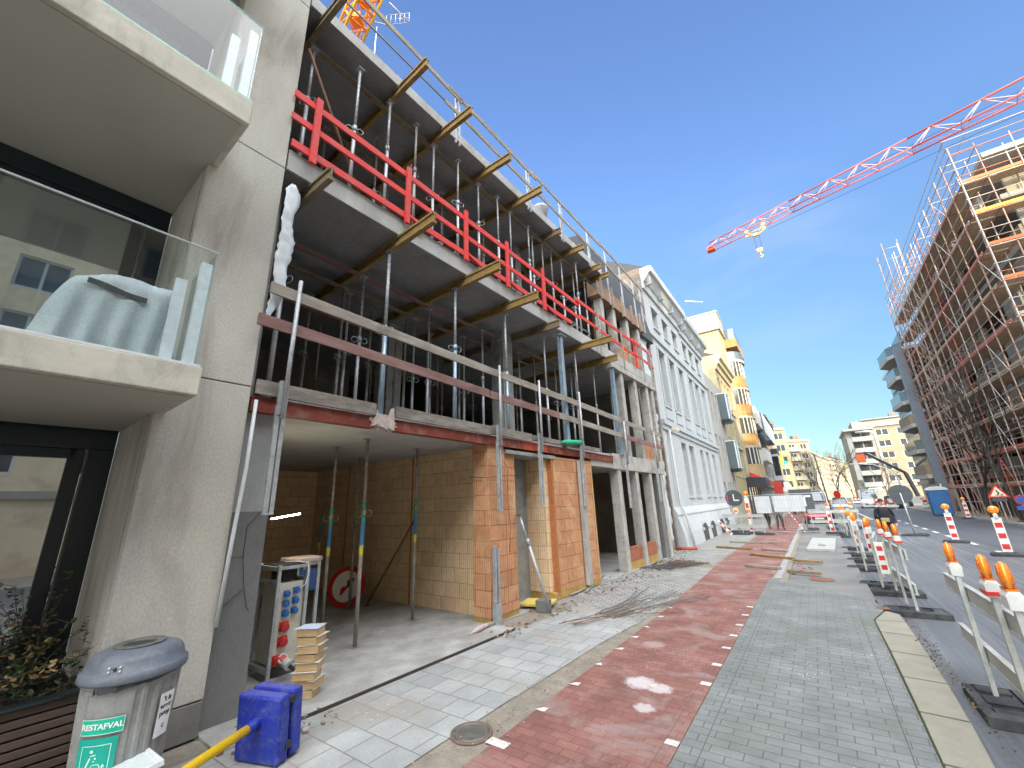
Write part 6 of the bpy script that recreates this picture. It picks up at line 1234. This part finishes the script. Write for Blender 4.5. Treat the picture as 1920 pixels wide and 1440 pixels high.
beacon('small beacon board with amber lamp on the far pavement beside the blue toilet', 8.4, 42.6, yaw=RAD(-8))
beacon('red and white beacon board without lamp in front of the red car', .42, 27.8, z=-.12, lampz=False, h=1.05, yaw=RAD(-3))
beacon('red and white board behind the lamps of the kerb corner barrier', .90, 14.2, z=.45, lampz=False, h=.75, yaw=RAD(-30), base=False)
beacon('low red and white board tied to the kerb corner barrier', .86, 11.6, z=.3, lampz=False, h=.6, yaw=RAD(-3), base=False)
beacon('striped board behind the middle barriers beside the pale road plate', .82, 17.4, z=.3, lampz=False, h=.8, yaw=RAD(30), base=False)
beacon('slanted striped board leaning on the left pavement barrier', -3.98, 25.6, z=0, lampz=False, h=.95, base=False, tilt=RAD(-38))
t = beacon('striped board with two amber lamps behind the left pavement barrier', -3.12, 26.6, z=0, h=1.75, grp='red and white beacon boards'); lamp(t, 0, -.06, .95, 0)
t = thing('warning_light_post', 'round white backed amber lamp on a thin post on the left pavement', 'warning lamp', (-3.72, 26.4, 0)); build(MB().tube((0, 0, 0), (0, 0, 1.0), .02), 'post', M['galv'], t); lamp(t, 0, 0, .98, 0, rim=True)
# backs of round signs
def roundback(label, x, y, z, h, r, lean=0, rect=None, base=True):
    t = thing('road_sign', label, 'road sign', (x, y, z)); build(MB().tube((0, 0, 0), (0, .0, h), .028), 'post', M['galv'], t)
    if rect: build(MB().box(-rect[0], rect[0], -.06, -.04, h - rect[1], h), 'plate', M['signback'], t, bevel=.01)
    else: build(MB().disc((0, -.05, h - r * .8), r, (0, 1, 0), .015, 36), 'plate', M['signback'], t); build(MB().box(-r * .85, r * .85, -.068, -.058, h - r * .8 + .12, h - r * .8 + .15).box(-r * .85, r * .85, -.068, -.058, h - r * .8 - .15, h - r * .8 - .12), 'stiffener', M['darkplastic'], t)
    if base: foot(t, 0, 0, .95, .40, .10)
    return t
t = roundback('dark back of a round road sign on a leaning post in the road', 3.46, 27.4, -.12, 2.25, .44); t.rotation_euler = (0, RAD(-3), 0)
build(MB().tube((0, -.075, 0), (0, -.075, 1.95), .026), 'post', M['galv'], t)
t = roundback('dark round sign with white arrow strokes on the left pavement', -3.85, 27.6, 0, 2.25, .46); g = MB().box(-.04, .02, -.08, -.07, 1.75, 2.1).box(-.04, .25, -.08, -.07, 1.72, 1.79); build(g, 'arrow', M['reflwhite'], t)
build(MB().box(-.40, -.30, -.085, -.07, 1.55, 2.05), 'pink_board', M['pinkred'], t)
t = roundback('dark rectangular sign with white bracket shapes in front of the grey van', -.62, 27.9, -.03, 2.25, .4, rect=(.52, 1.05)); g = MB()
for sgn in (-1, 1): g.box(sgn * .12 if sgn > 0 else -.42, .42 if sgn > 0 else -.12, -.07, -.062, 1.82, 1.92); g.box(.12 * sgn - .05, .12 * sgn + .05, -.07, -.062, 1.35, 1.82)
build(g, 'white_marking', M['reflwhite'], t)
t = thing('site_fence', 'mesh site fence with two white printed sheets across the cycle path', 'site fence', (-3.05, 26.6, .02), RAD(-2)); g = MB()
g.tube((0, 0, .0), (0, 0, 1.98), .02).tube((3.5, 0, 0), (3.5, 0, 1.98), .02).tube((0, 0, 1.96), (3.5, 0, 1.96), .02).tube((0, 0, .08), (3.5, 0, .08), .018).tube((1.15, 0, .08), (1.15, 0, 1.96), .012); build(g, 'frame', M['galv'], t)
g = MB()
for k in range(28): g.box(.125 * k + .02, .125 * k + .024, -.002, .002, .1, 1.94)
for z in (.3, .9, 1.5): g.box(0, 3.5, -.003, .001, z, z + .004)
build(g, 'wire_mesh', M['galv'], t)
build(MB().box(.32, 1.05, -.02, -.012, 1.02, 1.9), 'sheet', M['sheetprint'], t); build(MB().box(1.18, 2.55, -.02, -.012, 1.08, 1.9), 'sheet', M['sheetprint'], t); foot(t, 0, 0, .7, .3, .1); foot(t, 3.5, 0, .7, .3, .1)
t = thing('barrier_tape', 'twisted red and white tape hanging from the site fence to the cycle path', 'tape', (-1.25, 26.3, .02)); r5 = random.Random(3)
g = MB(); pv = None
for i in range(15):
    p = (.05 * i * .8, -.02 * i, 1.05 - .072 * i); g.k = (i // 1) % 2
    if pv: g.bar(pv, p, .06 * abs(math.cos(i * 1.1)) + .015, .01)
    pv = p
build(g, 'tape', [M['red'], M['reflwhite']], t)
# roadworks triangle with smaller signs
t = thing('roadworks_sign', 'red bordered triangular roadworks sign on a post at the right', 'road sign', (8.62, 36.2, -.02), RAD(-6)); build(MB().tube((0, 0, 0), (0, 0, 2.0), .035), 'post', M['galv'], t)
def tri(r, y, th, c=1.62): return MB().prism([(r * math.sin(a), y, c + r * math.cos(a)) for a in (0, math.radians(-120), math.radians(120))], (0, -th, 0))
build(tri(.52, -.04, .02), 'border', M['red'], t, bevel=.01); build(tri(.36, -.062, .004), 'field', M['signcream'], t)
g = MB().disc((-.02, -.07, 1.77), .035, (0, 1, 0), .006, 12); g.prism([(-.06, -.067, 1.48), (-.0, -.067, 1.60), (-.05, -.067, 1.72), (.0, -.067, 1.73), (.08, -.067, 1.62), (.03, -.067, 1.57), (.05, -.067, 1.48), (.02, -.067, 1.48), (.0, -.067, 1.55), (-.03, -.067, 1.48)], (0, -.006, 0)); g.prism([(.06, -.067, 1.48), (.22, -.067, 1.48), (.14, -.067, 1.57)], (0, -.006, 0)); g.bar((-.14, -.07, 1.46), (.1, -.07, 1.64), .012, .012); build(g, 'worker_symbol', M['black'], t)
build(MB().box(-.30, .30, -.05, -.035, 1.16, 1.34), 'subplate', M['signback'], t, bevel=.006)
t = thing('parking_signs', 'round no parking sign over a blue plate and a white arrow plate', 'road sign', (9.35, 35.9, -.02), RAD(-6)); build(MB().tube((0, 0, 0), (0, 0, 1.5), .028), 'post', M['galv'], t)
build(MB().disc((0, -.04, 1.22), .26, (0, 1, 0), .015, 30), 'red_disc', M['signred'], t); build(MB().disc((0, -.05, 1.22), .20, (0, 1, 0), .008, 30).bar((-.13, -.056, 1.09), (.13, -.056, 1.35), .02, .045), 'blue_disc', M['tblue2'], t); build(MB().box(-.26, .26, -.05, -.035, .66, .9), 'blue_plate', M['tblue2'], t, bevel=.03); build(MB().box(-.03, .14, -.055, -.04, .22, .60), 'arrow_plate', M['reflwhite'], t); build(MB().box(.03, .07, -.058, -.0555, .3, .52), 'arrow', M['black'], t)
foot(t, 0, 0, .8, .4, .1)
# blue portable toilet
t = thing('portable_toilet', 'bright blue portable toilet with a white domed roof at the far kerb', 'portable toilet', (7.55, 47.6, -.12), RAD(-2))
build(MB().box(0, 1.15, 0, 1.15, .1, 2.0), 'cabin', M['toiletblue'], t, bevel=.03); build(MB().box(.06, 1.08, -.02, -.001, .2, 1.92), 'door', M['toiletblue'], t, bevel=.01)
g = MB()
for k in range(5): g.box(.14 + k * .2, .2 + k * .2, -.035, -.021, .3, 1.2)
for k in range(4): g.box(-.02, -.001, .12 + k * .26, .2 + k * .26, .3, 1.8)
build(g, 'panel_rib', M['toiletblue'], t, bevel=.006)
g = MB(); pts = [(-.06, 2.0), (-.06, 2.06), (.08, 2.2), (.4, 2.29), (.75, 2.29), (1.07, 2.2), (1.21, 2.06), (1.21, 2.0)]; g.prism([(x, -.05, z) for x, z in pts], (0, 1.25, 0)); build(g, 'roof', M['plugwhite2'], t, bevel=.03); build(MB().box(.02, 1.13, .02, 1.13, 0, .1), 'base', M['black'], t)
build(MB().tube((1.0, 1.0, 2.2), (1.0, 1.0, 2.5), .05), 'vent_pipe', M['plugwhite2'], t)

# ------------------------------------------------------------------ cars
def car(name, label, x, y, z, yaw, W_, L, H, body, kind='car', lights='amber'):
    t = thing(name, label, 'car' if kind == 'car' else 'van', (x, y, z), yaw)
    w = W_ / 2; hood = .50 * H if kind == 'car' else .48 * H
    def loft(secs):
        g = MB(); n = len(secs[0]); vs = [v for s_ in secs for v in s_]; fs = [(i * n + j, i * n + (j + 1) % n, (i + 1) * n + (j + 1) % n, (i + 1) * n + j) for i in range(len(secs) - 1) for j in range(n)]
        g.add(vs, fs + [tuple(range(n))[::-1], tuple((len(secs) - 1) * n + j for j in range(n))], True); return g
    def sec(y, zt, hw, zb=.2): return [(-hw * .93, y, zb), (-hw, y, zb + .18), (-hw, y, zt * .72), (-hw * .95, y, zt * .93), (-hw * .78, y, zt), (0, y, zt * 1.03), (hw * .78, y, zt), (hw * .95, y, zt * .93), (hw, y, zt * .72), (hw, y, zb + .18), (hw * .93, y, zb)]
    gh = .26 * L if kind == 'car' else .12 * L
    b = loft([sec(0, hood * .72, w * .84, .25), sec(.12, hood * .84, w * .95), sec(.5, hood * .93, w), sec(gh, hood, w), sec(L * .55, hood * 1.02, w), sec(L * .9, hood, w), sec(L - .1, hood * .95, w * .95), sec(L, hood * .8, w * .88, .3)]); build(b, 'body', M[body], t)
    def cs(y, zt, hw, hw2): return [(-hw, y, hood * .93), (-hw2, y, zt * .96), (-hw2 * .85, y, zt), (hw2 * .85, y, zt), (hw2, y, zt * .96), (hw, y, hood * .93)]
    r0 = gh + (.62 if kind == 'car' else .45)
    cab = loft([cs(gh + .0, hood * 1.02, w * .88, w * .84), cs(r0, H * .97, w * .88, w * .70), cs(r0 + .35, H, w * .9, w * .72), cs(L * .8, H * .98, w * .9, w * .72), cs(L * .93, hood * 1.1, w * .88, w * .8)]); build(cab, 'cabin_glass', M['winglass2' if kind == 'van' else 'winglass'], t)
    rf = MB().prism([(-w * .70, r0 + .05, H * .975), (-w * .70, L * .8, H * .99), (w * .70, L * .8, H * .99), (w * .70, r0 + .05, H * .975)], (0, 0, .035)); build(rf, 'roof', M[body], t, bevel=.015)
    g = MB()
    for sgn in (-1, 1): g.bar((sgn * w * .87, gh, hood * 1.0), (sgn * w * .72, r0, H * .975), .06, .05); g.bar((sgn * w * .9, L * .55, hood), (sgn * w * .73, L * .55, H * .98), .05, .07); g.bar((sgn * w * .88, L * .93, hood), (sgn * w * .72, L * .8, H * .98), .08, .07)
    if kind == 'van': g.box(-w * .93, w * .93, L * .3, L * .99, hood, H * .99)
    build(g, 'pillar', M[body], t)
    for sx in (-1, 1):
        for yy in (.17 * L, .80 * L):
            wh = build(MB().disc((sx * (w - .11), yy, .31), .31, (1, 0, 0), .2, 24), 'wheel', M['rubber'], t); build(MB().disc((sx * (w - .005), yy, .31), .2, (1, 0, 0), .02, 18), 'rim', M['alu'], wh)
        build(MB().prism([(sx * w * .52, -.012, hood * .60), (sx * w * .86, .03, hood * .62), (sx * w * .88, .06, hood * .78), (sx * w * .58, .02, hood * .72)], (0, .06, 0)), 'headlight', M['headlight'], t)
        build(MB().cbox((sx * (w + .09), gh + .35, hood + .06), (.18, .12, .13)), 'wing_mirror', M[body], t, bevel=.02)
    build(MB().box(-w * .5, w * .5, -.02, .02, hood * .36, hood * .52), 'grille', M['black'], t); build(MB().box(-.26, .26, -.04, -.021, hood * .40, hood * .53), 'number_plate', M['reflwhite'], t); build(MB().box(-w * .86, w * .86, -.015, .08, .2, hood * .34), 'bumper', M['black' if body == 'carred' else body], t, bevel=.02)
    return t
car('parked_car', 'low red car parked behind the work area barriers, facing the camera', -.03, 36.6, -.05, RAD(0), 1.8, 4.3, 1.52, 'carred')
car('van', 'tall pale blue grey van standing behind the red car', -.15, 55, -.12, 0, 2.15, 5.6, 2.3, 'vanblue', 'van')
car('parked_car', 'white car behind the red car on the road side', 2.35, 66, -.12, RAD(-2), 1.85, 4.6, 1.6, 'carwhite')
car('van', 'white van with yellow and red markings behind the walking man', 5.9, 74, -.12, RAD(-3), 2.1, 5.4, 2.45, 'carwhite', 'van')
car('parked_car', 'dark car beside the white van on the far lane', 7.9, 70, -.12, RAD(-3), 1.8, 4.4, 1.5, 'navy')
t = thing('boom_lift', 'raised boom of a work platform with a red orange basket above the white van', 'boom lift', (10.9, 74, 0)); build(MB().box(-1, .6, 0, 2, .3, 1.2), 'chassis', M['carwhite'], t); build(MB().bar((0, 1, 1.2), (-.6, .6, 4.2), .3, .35).bar((-.6, .6, 4.2), (-4.3, 0, 7.2), .22, .3), 'boom', M['frame2'], t); build(MB().bar((-1.6, .42, 5.05), (-3.9, .05, 6.95), .12, .36), 'inner_boom', M['alu'], t); build(MB().box(-5.2, -4.3, -.5, .5, 5.9, 7.0), 'basket', M['orangered'], t)
for sx in (-1, .6):
    for y in (.2, 1.8): build(MB().disc((sx, y, .35), .35, (1, 0, 0), .25, 16), 'wheel', M['rubber'], t)

# ------------------------------------------------------------------ people
def person(label, x, y, z, yaw, pose, H=1.76, top='jacket', legs='trousers', bag=True, head=True):
    ch = pose; names = list(ch.keys()); me = bpy.data.meshes.new('person'); idx = {k: i for i, k in enumerate(names)}
    me.from_pydata([ch[k][0] for k in names], [(idx[ch[k][2]], idx[k]) for k in names if ch[k][2]], []); o = bpy.data.objects.new('person', me); COL.objects.link(o)
    sk = o.modifiers.new('skin', 'SKIN'); 
    for k in names: r = ch[k][1]; me.skin_vertices[0].data[idx[k]].radius = r if isinstance(r, tuple) else (r, r)
    me.skin_vertices[0].data[idx['pelvis']].use_root = True
    ss = o.modifiers.new('s', 'SUBSURF'); ss.levels = 2; ss.render_levels = 2
    bpy.context.view_layer.update(); nm = bpy.data.meshes.new_from_object(o.evaluated_get(bpy.context.evaluated_depsgraph_get())); bpy.data.objects.remove(o)
    nm.name = 'person'; nm.materials.clear()
    for m in (top, legs, 'skin', 'shoe', 'hairdark'): nm.materials.append(M[m])
    hy = ch['head'][0][2] if 'head' in ch else 1.6
    for p in nm.polygons:
        c = p.center; k = 0
        if c.z < .10: k = 3
        elif c.z < .86 and abs(c.x) < .235: k = 1
        hn = [Vector(ch[q][0]) for q in names if q.startswith('hand') or q.startswith('f')]
        if any((c - q).length < .055 for q in hn): k = 2
        if c.z > 1.47: k = 2
        p.material_index = k; p.use_smooth = True
    t = bpy.data.objects.new('person', nm); COL.objects.link(t); t.location = (x, y, z); t.rotation_euler.z = yaw; tag(t, label, 'person')
    return t
def pose_walk():
    P = {'pelvis': ((0, 0, .95), (.17, .12), None), 'waist': ((0, 0, 1.08), (.19, .14), 'pelvis'), 'chest': ((0, -.01, 1.30), (.215, .15), 'waist'), 'neck0': ((0, 0, 1.44), (.10, .09), 'chest'), 'neck': ((0, -.01, 1.51), .055, 'neck0'), 'chin': ((0, -.025, 1.575), (.062, .07), 'neck'), 'head': ((0, -.02, 1.65), (.078, .092), 'chin'), 'crown': ((0, -.01, 1.72), (.06, .07), 'head')}
    for s_, n in ((-1, 'l'), (1, 'r')):
        P['sh' + n] = ((s_ * .19, 0, 1.41), .075, 'neck0'); P['el' + n] = ((s_ * .27, .05 * s_ + .02, 1.13), .055, 'sh' + n); P['wr' + n] = ((s_ * .27, -.08 * s_ - .02, .90), .036, 'el' + n); P['hand' + n] = ((s_ * .265, -.10 * s_ - .03, .83), (.03, .042), 'wr' + n)
        for k in range(4): P['f%d' % k + n] = ((s_ * .262, -.10 * s_ - .06 + .022 * k, .755 + .008 * abs(k - 1.5)), .0095, 'hand' + n)
        P['ft' + n] = ((s_ * .235, -.10 * s_ - .075, .80), .0105, 'hand' + n)
        P['hip' + n] = ((s_ * .095, 0, .90), (.115, .12), 'pelvis'); P['kn' + n] = ((s_ * .11, -.10 - .06 * s_, .50), .072, 'hip' + n); P['an' + n] = ((s_ * .10, -.02 - .16 * s_, .10), .05, 'kn' + n); P['toe' + n] = ((s_ * .11, -.17 - .16 * s_, .045), (.045, .035), 'an' + n)
    return P
p = person('man in a black jacket and dark cap walking towards the camera beside the barriers', 2.02, 21.6, -.12, 0, pose_walk())
def face(par, z=1.65, y=-.02):
    g = MB().lathe([(.001, .10), (.05, .09), (.08, .055), (.092, .01), (.09, -.01), (.082, -.012)], 20, c=(0, y + .012, z + .035), sy=1.12); build(g, 'cap', M['hairdark'], par)
    g = MB()
    for s_ in (-1, 1): g.disc((s_ * .032, y - .088, z + .012), .010, (0, 1, 0), .012, 8)
    g.box(-.022, .022, y - .092, y - .080, z - .055, z - .048); build(g, 'eyes_and_mouth', M['hairdark'], par); build(MB().prism([(-.012, y - .085, z - .025), (.012, y - .085, z - .025), (0, y - .09, z + .015)], (0, -.022, 0)).cbox((.085, y, z), (.015, .03, .05)).cbox((-.085, y, z), (.015, .03, .05)), 'nose_and_ears', M['skin'], par, bevel=.003)
face(p)
build(MB().lathe([(.19, .84), (.225, .86), (.232, .95), (.225, 1.06), (.22, 1.12)], 24, sx=1.0, sy=.72), 'jacket_hem', M['jacket'], p)
build(MB().cbox((-.03, -.185, 1.0), (.25, .07, .15)), 'shoulder_bag', M['baggold'], p, bevel=.02); build(MB().path([(.12, -.165, 1.06), (.16, -.15, 1.25), (.12, -.10, 1.44), (.05, .02, 1.50)], .008, 5), 'bag_strap', M['black'], p)
p = person('person in dark trousers standing behind the printed sheets of the site fence', -1.98, 29.6, .0, RAD(20), pose_walk(), top='greytop'); face(p)
p = person('second person in dark clothes behind the site fence, further left', -2.62, 30.4, .0, RAD(150), pose_walk(), top='jacket'); face(p)
p = person('distant pedestrian at the corner beside the dark rectangular sign', -2.0, 52, .0, RAD(160), pose_walk(), top='jacket'); face(p)

# ------------------------------------------------------------------ cranes
def truss(par, P, Q, w, h, n, mat, mat2, r=.06, h2=None):
    h2 = h2 or h
    """triangular jib from P to Q: two lower chords, one upper"""
    P, Q = Vector(P), Vector(Q); d = (Q - P).normalized(); s_ = d.cross(Vector((0, 0, 1))).normalized() * w / 2; u = s_.cross(d).normalized() * h
    if u.z < 0: u = -u
    L = (Q - P).length
    un = u.normalized()
    for a, a2, nm in ((s_, s_, 'lower_chord'), (-s_, -s_, 'lower_chord'), (un * h, un * h2, 'upper_chord')): build(MB().tube(P + a, Q + a2, r * (1.25 if nm[0] == 'u' else 1), n=6), nm, M[mat], par)
    for k in range(n):
        a = P + d * L * k / n; b = P + d * L * (k + .5) / n; c = P + d * L * (k + 1) / n; g = MB(); u = un * (h + (h2 - h) * (k + .5) / n)
        for sg in (s_, -s_): g.tube(a + sg, b + u, r * .6, n=5).tube(b + u, c + sg, r * .6, n=5)
        build(g, 'lacing', M[mat2], par); g = MB().tube(a + s_, c - s_, r * .35, n=4).tube(a + s_, a - s_, r * .4, n=4); build(g, 'cross_bar', M[mat], par)
t = thing('tower_crane', 'red lattice jib of a tower crane reaching across the sky from the right', 'crane', (0, 0, 0))
A0, A1 = Vector((-4.6, 51.6, 32.2)), Vector((26.5, 44.6, 32.9)); Lj = (A1 - A0).length; dj = (A1 - A0) / Lj
truss(t, A0, A0 + dj * 9, 1.1, 1.0, 4, 'cranered', 'cranepink', .055, 1.2); truss(t, A0 + dj * 9, A0 + dj * 19, 1.1, 1.2, 4, 'cranered', 'cranepink', .065, 1.5); truss(t, A0 + dj * 19, A1, 1.1, 1.5, 4, 'cranered', 'cranepink', .075, 1.8)
A2 = A1 + dj * 28; truss(t, A1, A2, 1.2, 1.8, 12, 'cranered', 'cranepink', .075)
for k in range(-2, 3, 1): pass
build(MB().box(A2.x - 1, A2.x + 1, A2.y - 1, A2.y + 1, 0, 40), 'mast', M['cranered'], t)
build(MB().tube(A0 + Vector((0, 0, -.9)) + dj * 6.5, A2 + Vector((0, 0, -2.2)), .02, n=4), 'rope', M['black'], t); build(MB().tube(A0 + Vector((0, 0, .5)), A2 + Vector((0, 0, .9)), .02, n=4), 'rope', M['black'], t)
build(MB().cbox(A0 + dj * .1 + Vector((0, 0, .0)), (.9, .9, .5)), 'jib_end', M['cranered'], t, bevel=.05)
tc = A0 + dj * 5.2 + Vector((0, 0, -.35)); g = MB()
for a in (-.9, .9):
    for b in (-.5, .5): g.tube(tc + dj * a + Vector((b * .2, b, 0)), tc + Vector((0, 0, -.7)), .06, n=5); g.disc(tc + dj * a + Vector((0, b, .1)), .2, (0, 1, 0), .1, 12)
g.cbox(tc + Vector((0, 0, -.55)), (.6, .35, .3)).tube(tc - dj * .95, tc + dj * .95, .07, n=5); build(g, 'trolley', M['craneyellow'], t)
for b in (-.3, .3): build(MB().tube(tc + dj * b + Vector((0, 0, -.6)), tc + dj * b * .8 + Vector((0, 0, -2.4)), .02, n=4), 'hoist_rope', M['black'], t)
hk = tc + Vector((0, 0, -2.7)); build(MB().cbox(hk, (.5, .2, .4)).disc(hk + Vector((-.15, -.12, .1)), .18, (0, 1, 0), .1, 14).disc(hk + Vector((.15, -.12, .1)), .18, (0, 1, 0), .1, 14).path([hk + Vector(q) for q in ((0, 0, -.3), (0, 0, -.55), (.18, 0, -.7), (.05, 0, -.9), (-.15, 0, -.8))], .06), 'hook_block', M['craneyellow'], t)

t = thing('tower_crane', 'orange yellow lattice tower crane head peeking over the roof slab', 'crane', (0, 0, 0))
C0 = Vector((-22.9, 11.6, 38.4)); e1 = Vector((.55, .12, .38)).normalized()
# square lattice section seen from below, with machinery deck and railing
B0, B1 = Vector((-23.0, 12.0, 38.6)), Vector((-17.0, 11.2, 41.6)); d = (B1 - B0).normalized(); s1 = Vector((.1, 1, .1)).cross(d).normalized() * .75; s2 = s1.cross(d).normalized() * .75
for a, b in ((1, 1), (1, -1), (-1, 1), (-1, -1)): build(MB().tube(B0 + s1 * a + s2 * b, B1 + s1 * a + s2 * b, .11, n=6), 'chord', M['craneyel2'], t)
for k in range(6):
    g = MB(); p0 = B0 + d * k * 1.12; p1 = B0 + d * (k + 1) * 1.12
    for (a, b), (c, e) in (((1, 1), (1, -1)), ((1, -1), (-1, -1)), ((-1, -1), (-1, 1)), ((-1, 1), (1, 1))): g.tube(p0 + s1 * a + s2 * b, p1 + s1 * c + s2 * e, .06, n=5); g.tube(p0 + s1 * a + s2 * b, p0 + s1 * c + s2 * e, .07, n=5)
    build(g, 'lacing', M['craneorange'], t)
for k, c in enumerate(((1.2, .2), (2.6, -.2), (4.2, .1))): build(MB().cbox(B0 + d * c[0] + s1 * c[1], (.9, .8, .7), Matrix.Rotation(.5, 3, 'Z')), 'machinery', M['craneorange'], t, bevel=.05)
g = MB(); o_ = Vector((-20.6, 13.6, 39.5))
for k in range(6): g.tube(o_ + Vector((.32 * k, .2 * k, 0)), o_ + Vector((.32 * k, .2 * k, 1.1)), .025, n=4)
for z in (0, .55, 1.1): g.tube(o_ + Vector((0, 0, z)), o_ + Vector((1.6, 1.0, z)), .025, n=4)
g.tube(o_, o_ + Vector((-.5, -.9, -.3)), .05, n=5).tube(o_ + Vector((1.6, 1, 0)), o_ + Vector((1.6, -.9, -.3)), .05, n=5); build(g, 'platform_railing', M['galv'], t)
build(MB().tube((-20.9, 13.0, 38.8), (-20.9, 13.0, 20), .03, n=4).tube((-21.6, 13.4, 38.8), (-21.6, 13.4, 20), .03, n=4), 'hoist_rope', M['alu'], t)
for a, b in ((-.75, -.75), (-.75, .75), (.75, -.75), (.75, .75)): build(MB().tube((-24.5 + a, 12 + b, 0), (-24.5 + a, 12 + b, 39), .1, n=6), 'mast_chord', M['craneyel2'], t)
for k in range(14):
    g = MB(); z = k * 2.75
    for (a, b), (c, e) in (((-1, -1), (1, -1)), ((1, -1), (1, 1)), ((1, 1), (-1, 1)), ((-1, 1), (-1, -1))): g.tube((-24.5 + a * .75, 12 + b * .75, z), (-24.5 + c * .75, 12 + e * .75, z + 2.75), .05, n=5)
    build(g, 'mast_lacing', M['craneorange'], t)

# ------------------------------------------------------------------ trees, lamps, distant clutter
def tree(label, x, y, z, h, seed, depth=6, mat='bark', spread=.5, trunk=.11, grp='bare winter trees'):
    r = random.Random(seed); t = thing('bare_tree', label, 'tree', (x, y, z), group=grp); tr = MB(); cr = MB()
    def grow(p, d, L, rad, k):
        n = 3; pts = [p]; rs_ = [rad]
        for i in range(n): d = (d + Vector((r.uniform(-1, 1), r.uniform(-1, 1), r.uniform(-.2, .5))) * .16).normalized(); p = p + d * L / n; pts.append(p); rs_.append(rad * (1 - .35 * (i + 1) / n))
        (tr if k < 2 else cr).path(pts, rs_, 6 if k < 3 else 4, False)
        if k >= depth: return
        for i in range(3 if k > 0 else 4):
            a = r.uniform(0, 6.28); nd = (d + Vector((math.cos(a), math.sin(a), r.uniform(-.1, .6))) * spread * r.uniform(.7, 1.3)).normalized(); grow(pts[r.choice([-1, -1, -2])], nd, L * r.uniform(.6, .82), rad * .58, k + 1)
    grow(Vector((0, 0, 0)), Vector((0, 0, 1)), h * .32, trunk, 0)
    build(tr, 'trunk', M[mat], t); build(cr, 'crown', M[mat], t); return t
tree('large bare winter tree in front of the scaffolding at the right', 9.35, 36.8, 0, 10.5, 3, 5, trunk=.10)
tree('bare tree in front of the scaffolding nearer to the blue toilet', 9.5, 42.5, 0, 9.0, 9, 5)
tree('small bare tree before the beige corner block at the far right', 9.6, 92, 0, 8, 5, 5)
tree('bare tree right of the blue grey van, before the distant row', 3.2, 88, 0, 11, 6, 5)
tree('slender bare tree before the grey white distant facade', 1.6, 98, 0, 12, 7, 5)
tree('bare tree between the pharmacy cross and the distant row', .2, 108, 0, 12, 8, 5)
tree('far bare tree in the middle of the distant street', 7.0, 120, 0, 10, 10, 5)
t = thing('street_lamp', 'white curved street lamp arching over the far road', 'street lamp', (9.3, 72, 0)); build(MB().path([(0, 0, 0), (-.2, 0, 3.4), (-.9, 0, 4.7), (-2.2, 0, 5.4), (-4.2, 0, 5.7)], [.1, .09, .08, .06, .05], 8), 'pole', M['polewhite'], t); build(MB().cbox((-4.4, 0, 5.68), (.6, .2, .1)), 'lamp_head', M['alu'], t)
t = thing('light_pole', 'thin dark pole rising beside the red car', 'pole', (.78, 36.5, -.1)); build(MB().tube((0, 0, 0), (-.25, 0, 4.8), .045), 'pole', M['frame2'], t)
t = thing('road_sign', 'small round red road sign on a grey post behind the barriers', 'road sign', (1.35, 35.5, -.1)); build(MB().tube((0, 0, 0), (-.12, 0, 2.3), .04), 'post', M['galv'], t); build(MB().disc((-.12, -.05, 1.95), .25, (.7, .7, 0), .02, 28), 'plate', M['signred'], t)
t = thing('pharmacy_cross', 'lit green pharmacy cross hanging from the distant facade', 'sign', (-3.9, 100, 8.3)); build(MB().box(-.25, .25, -.1, .1, -.75, .75).box(-.75, -.251, -.1, .1, -.25, .25).box(.251, .75, -.1, .1, -.25, .25), 'cross', M['crossgreen'], t)
t = thing('hanging_sign', 'orange sign hanging on the facade between the dark house and the white framed building', 'sign', (-4.0, 92, 8.6)); build(MB().box(-.5, .5, -.1, .1, -1.2, 1.2), 'panel', M['orangesign'], t, bevel=.1)
t = thing('hanging_sign', 'red vertical shop sign beyond the awnings', 'sign', (-4.2, 70, 2.9)); build(MB().box(-.3, .8, -.08, .08, -.9, 1.0), 'panel', M['awnred'], t, bevel=.06)
t = thing('hanging_sign', 'white oval shop sign further along the left pavement', 'sign', (-3.6, 84, 3.4)); build(MB().disc((0, 0, 0), .8, (0, 1, 0), .12, 24), 'panel', M['reflwhite'], t)
for i, (x, y) in enumerate([(5.2, 62), (5.6, 66), (8.8, 60), (9.6, 62), (7.0, 90), (5.2, 95), (3.6, 100), (2.6, 80), (9.2, 57), (10.2, 66)]):
    t = thing('barrier', '%s small distant red and white barrier along the far road' % ORD[i], 'barrier', (x, y, -.1), RAD(10 * i), 'distant red and white barriers')
    build(MB().box(0, 2.0, -.02, .02, .85, 1.05).box(0, 2.0, -.02, .02, .4, .55), 'board', M['reflwhite'], t); build(MB().box(.1, .5, -.03, -.021, .85, 1.05).box(.9, 1.3, -.03, -.021, .85, 1.05).box(1.6, 1.95, -.03, -.021, .85, 1.05), 'red_stripe', M['red'], t); build(MB().box(.1, .16, -.019, .019, 0, .84), 'post', M['galv'], t); build(MB().box(1.8, 1.86, -.019, .019, 0, .84), 'post', M['galv'], t); build(MB().disc((.1, 0, 1.2), .12, (0, 1, 0), .06, 14), 'lens', M['amber'], t)

c0_, c1_ = Vector((-328.2, 1966.8, 931.4)), Vector((-252.6, 1987.4, 911.0))
tag(build(MB().tube(c0_, c1_, 3.2, 1.0, n=8), 'contrail', M['contrail']), kind='structure')
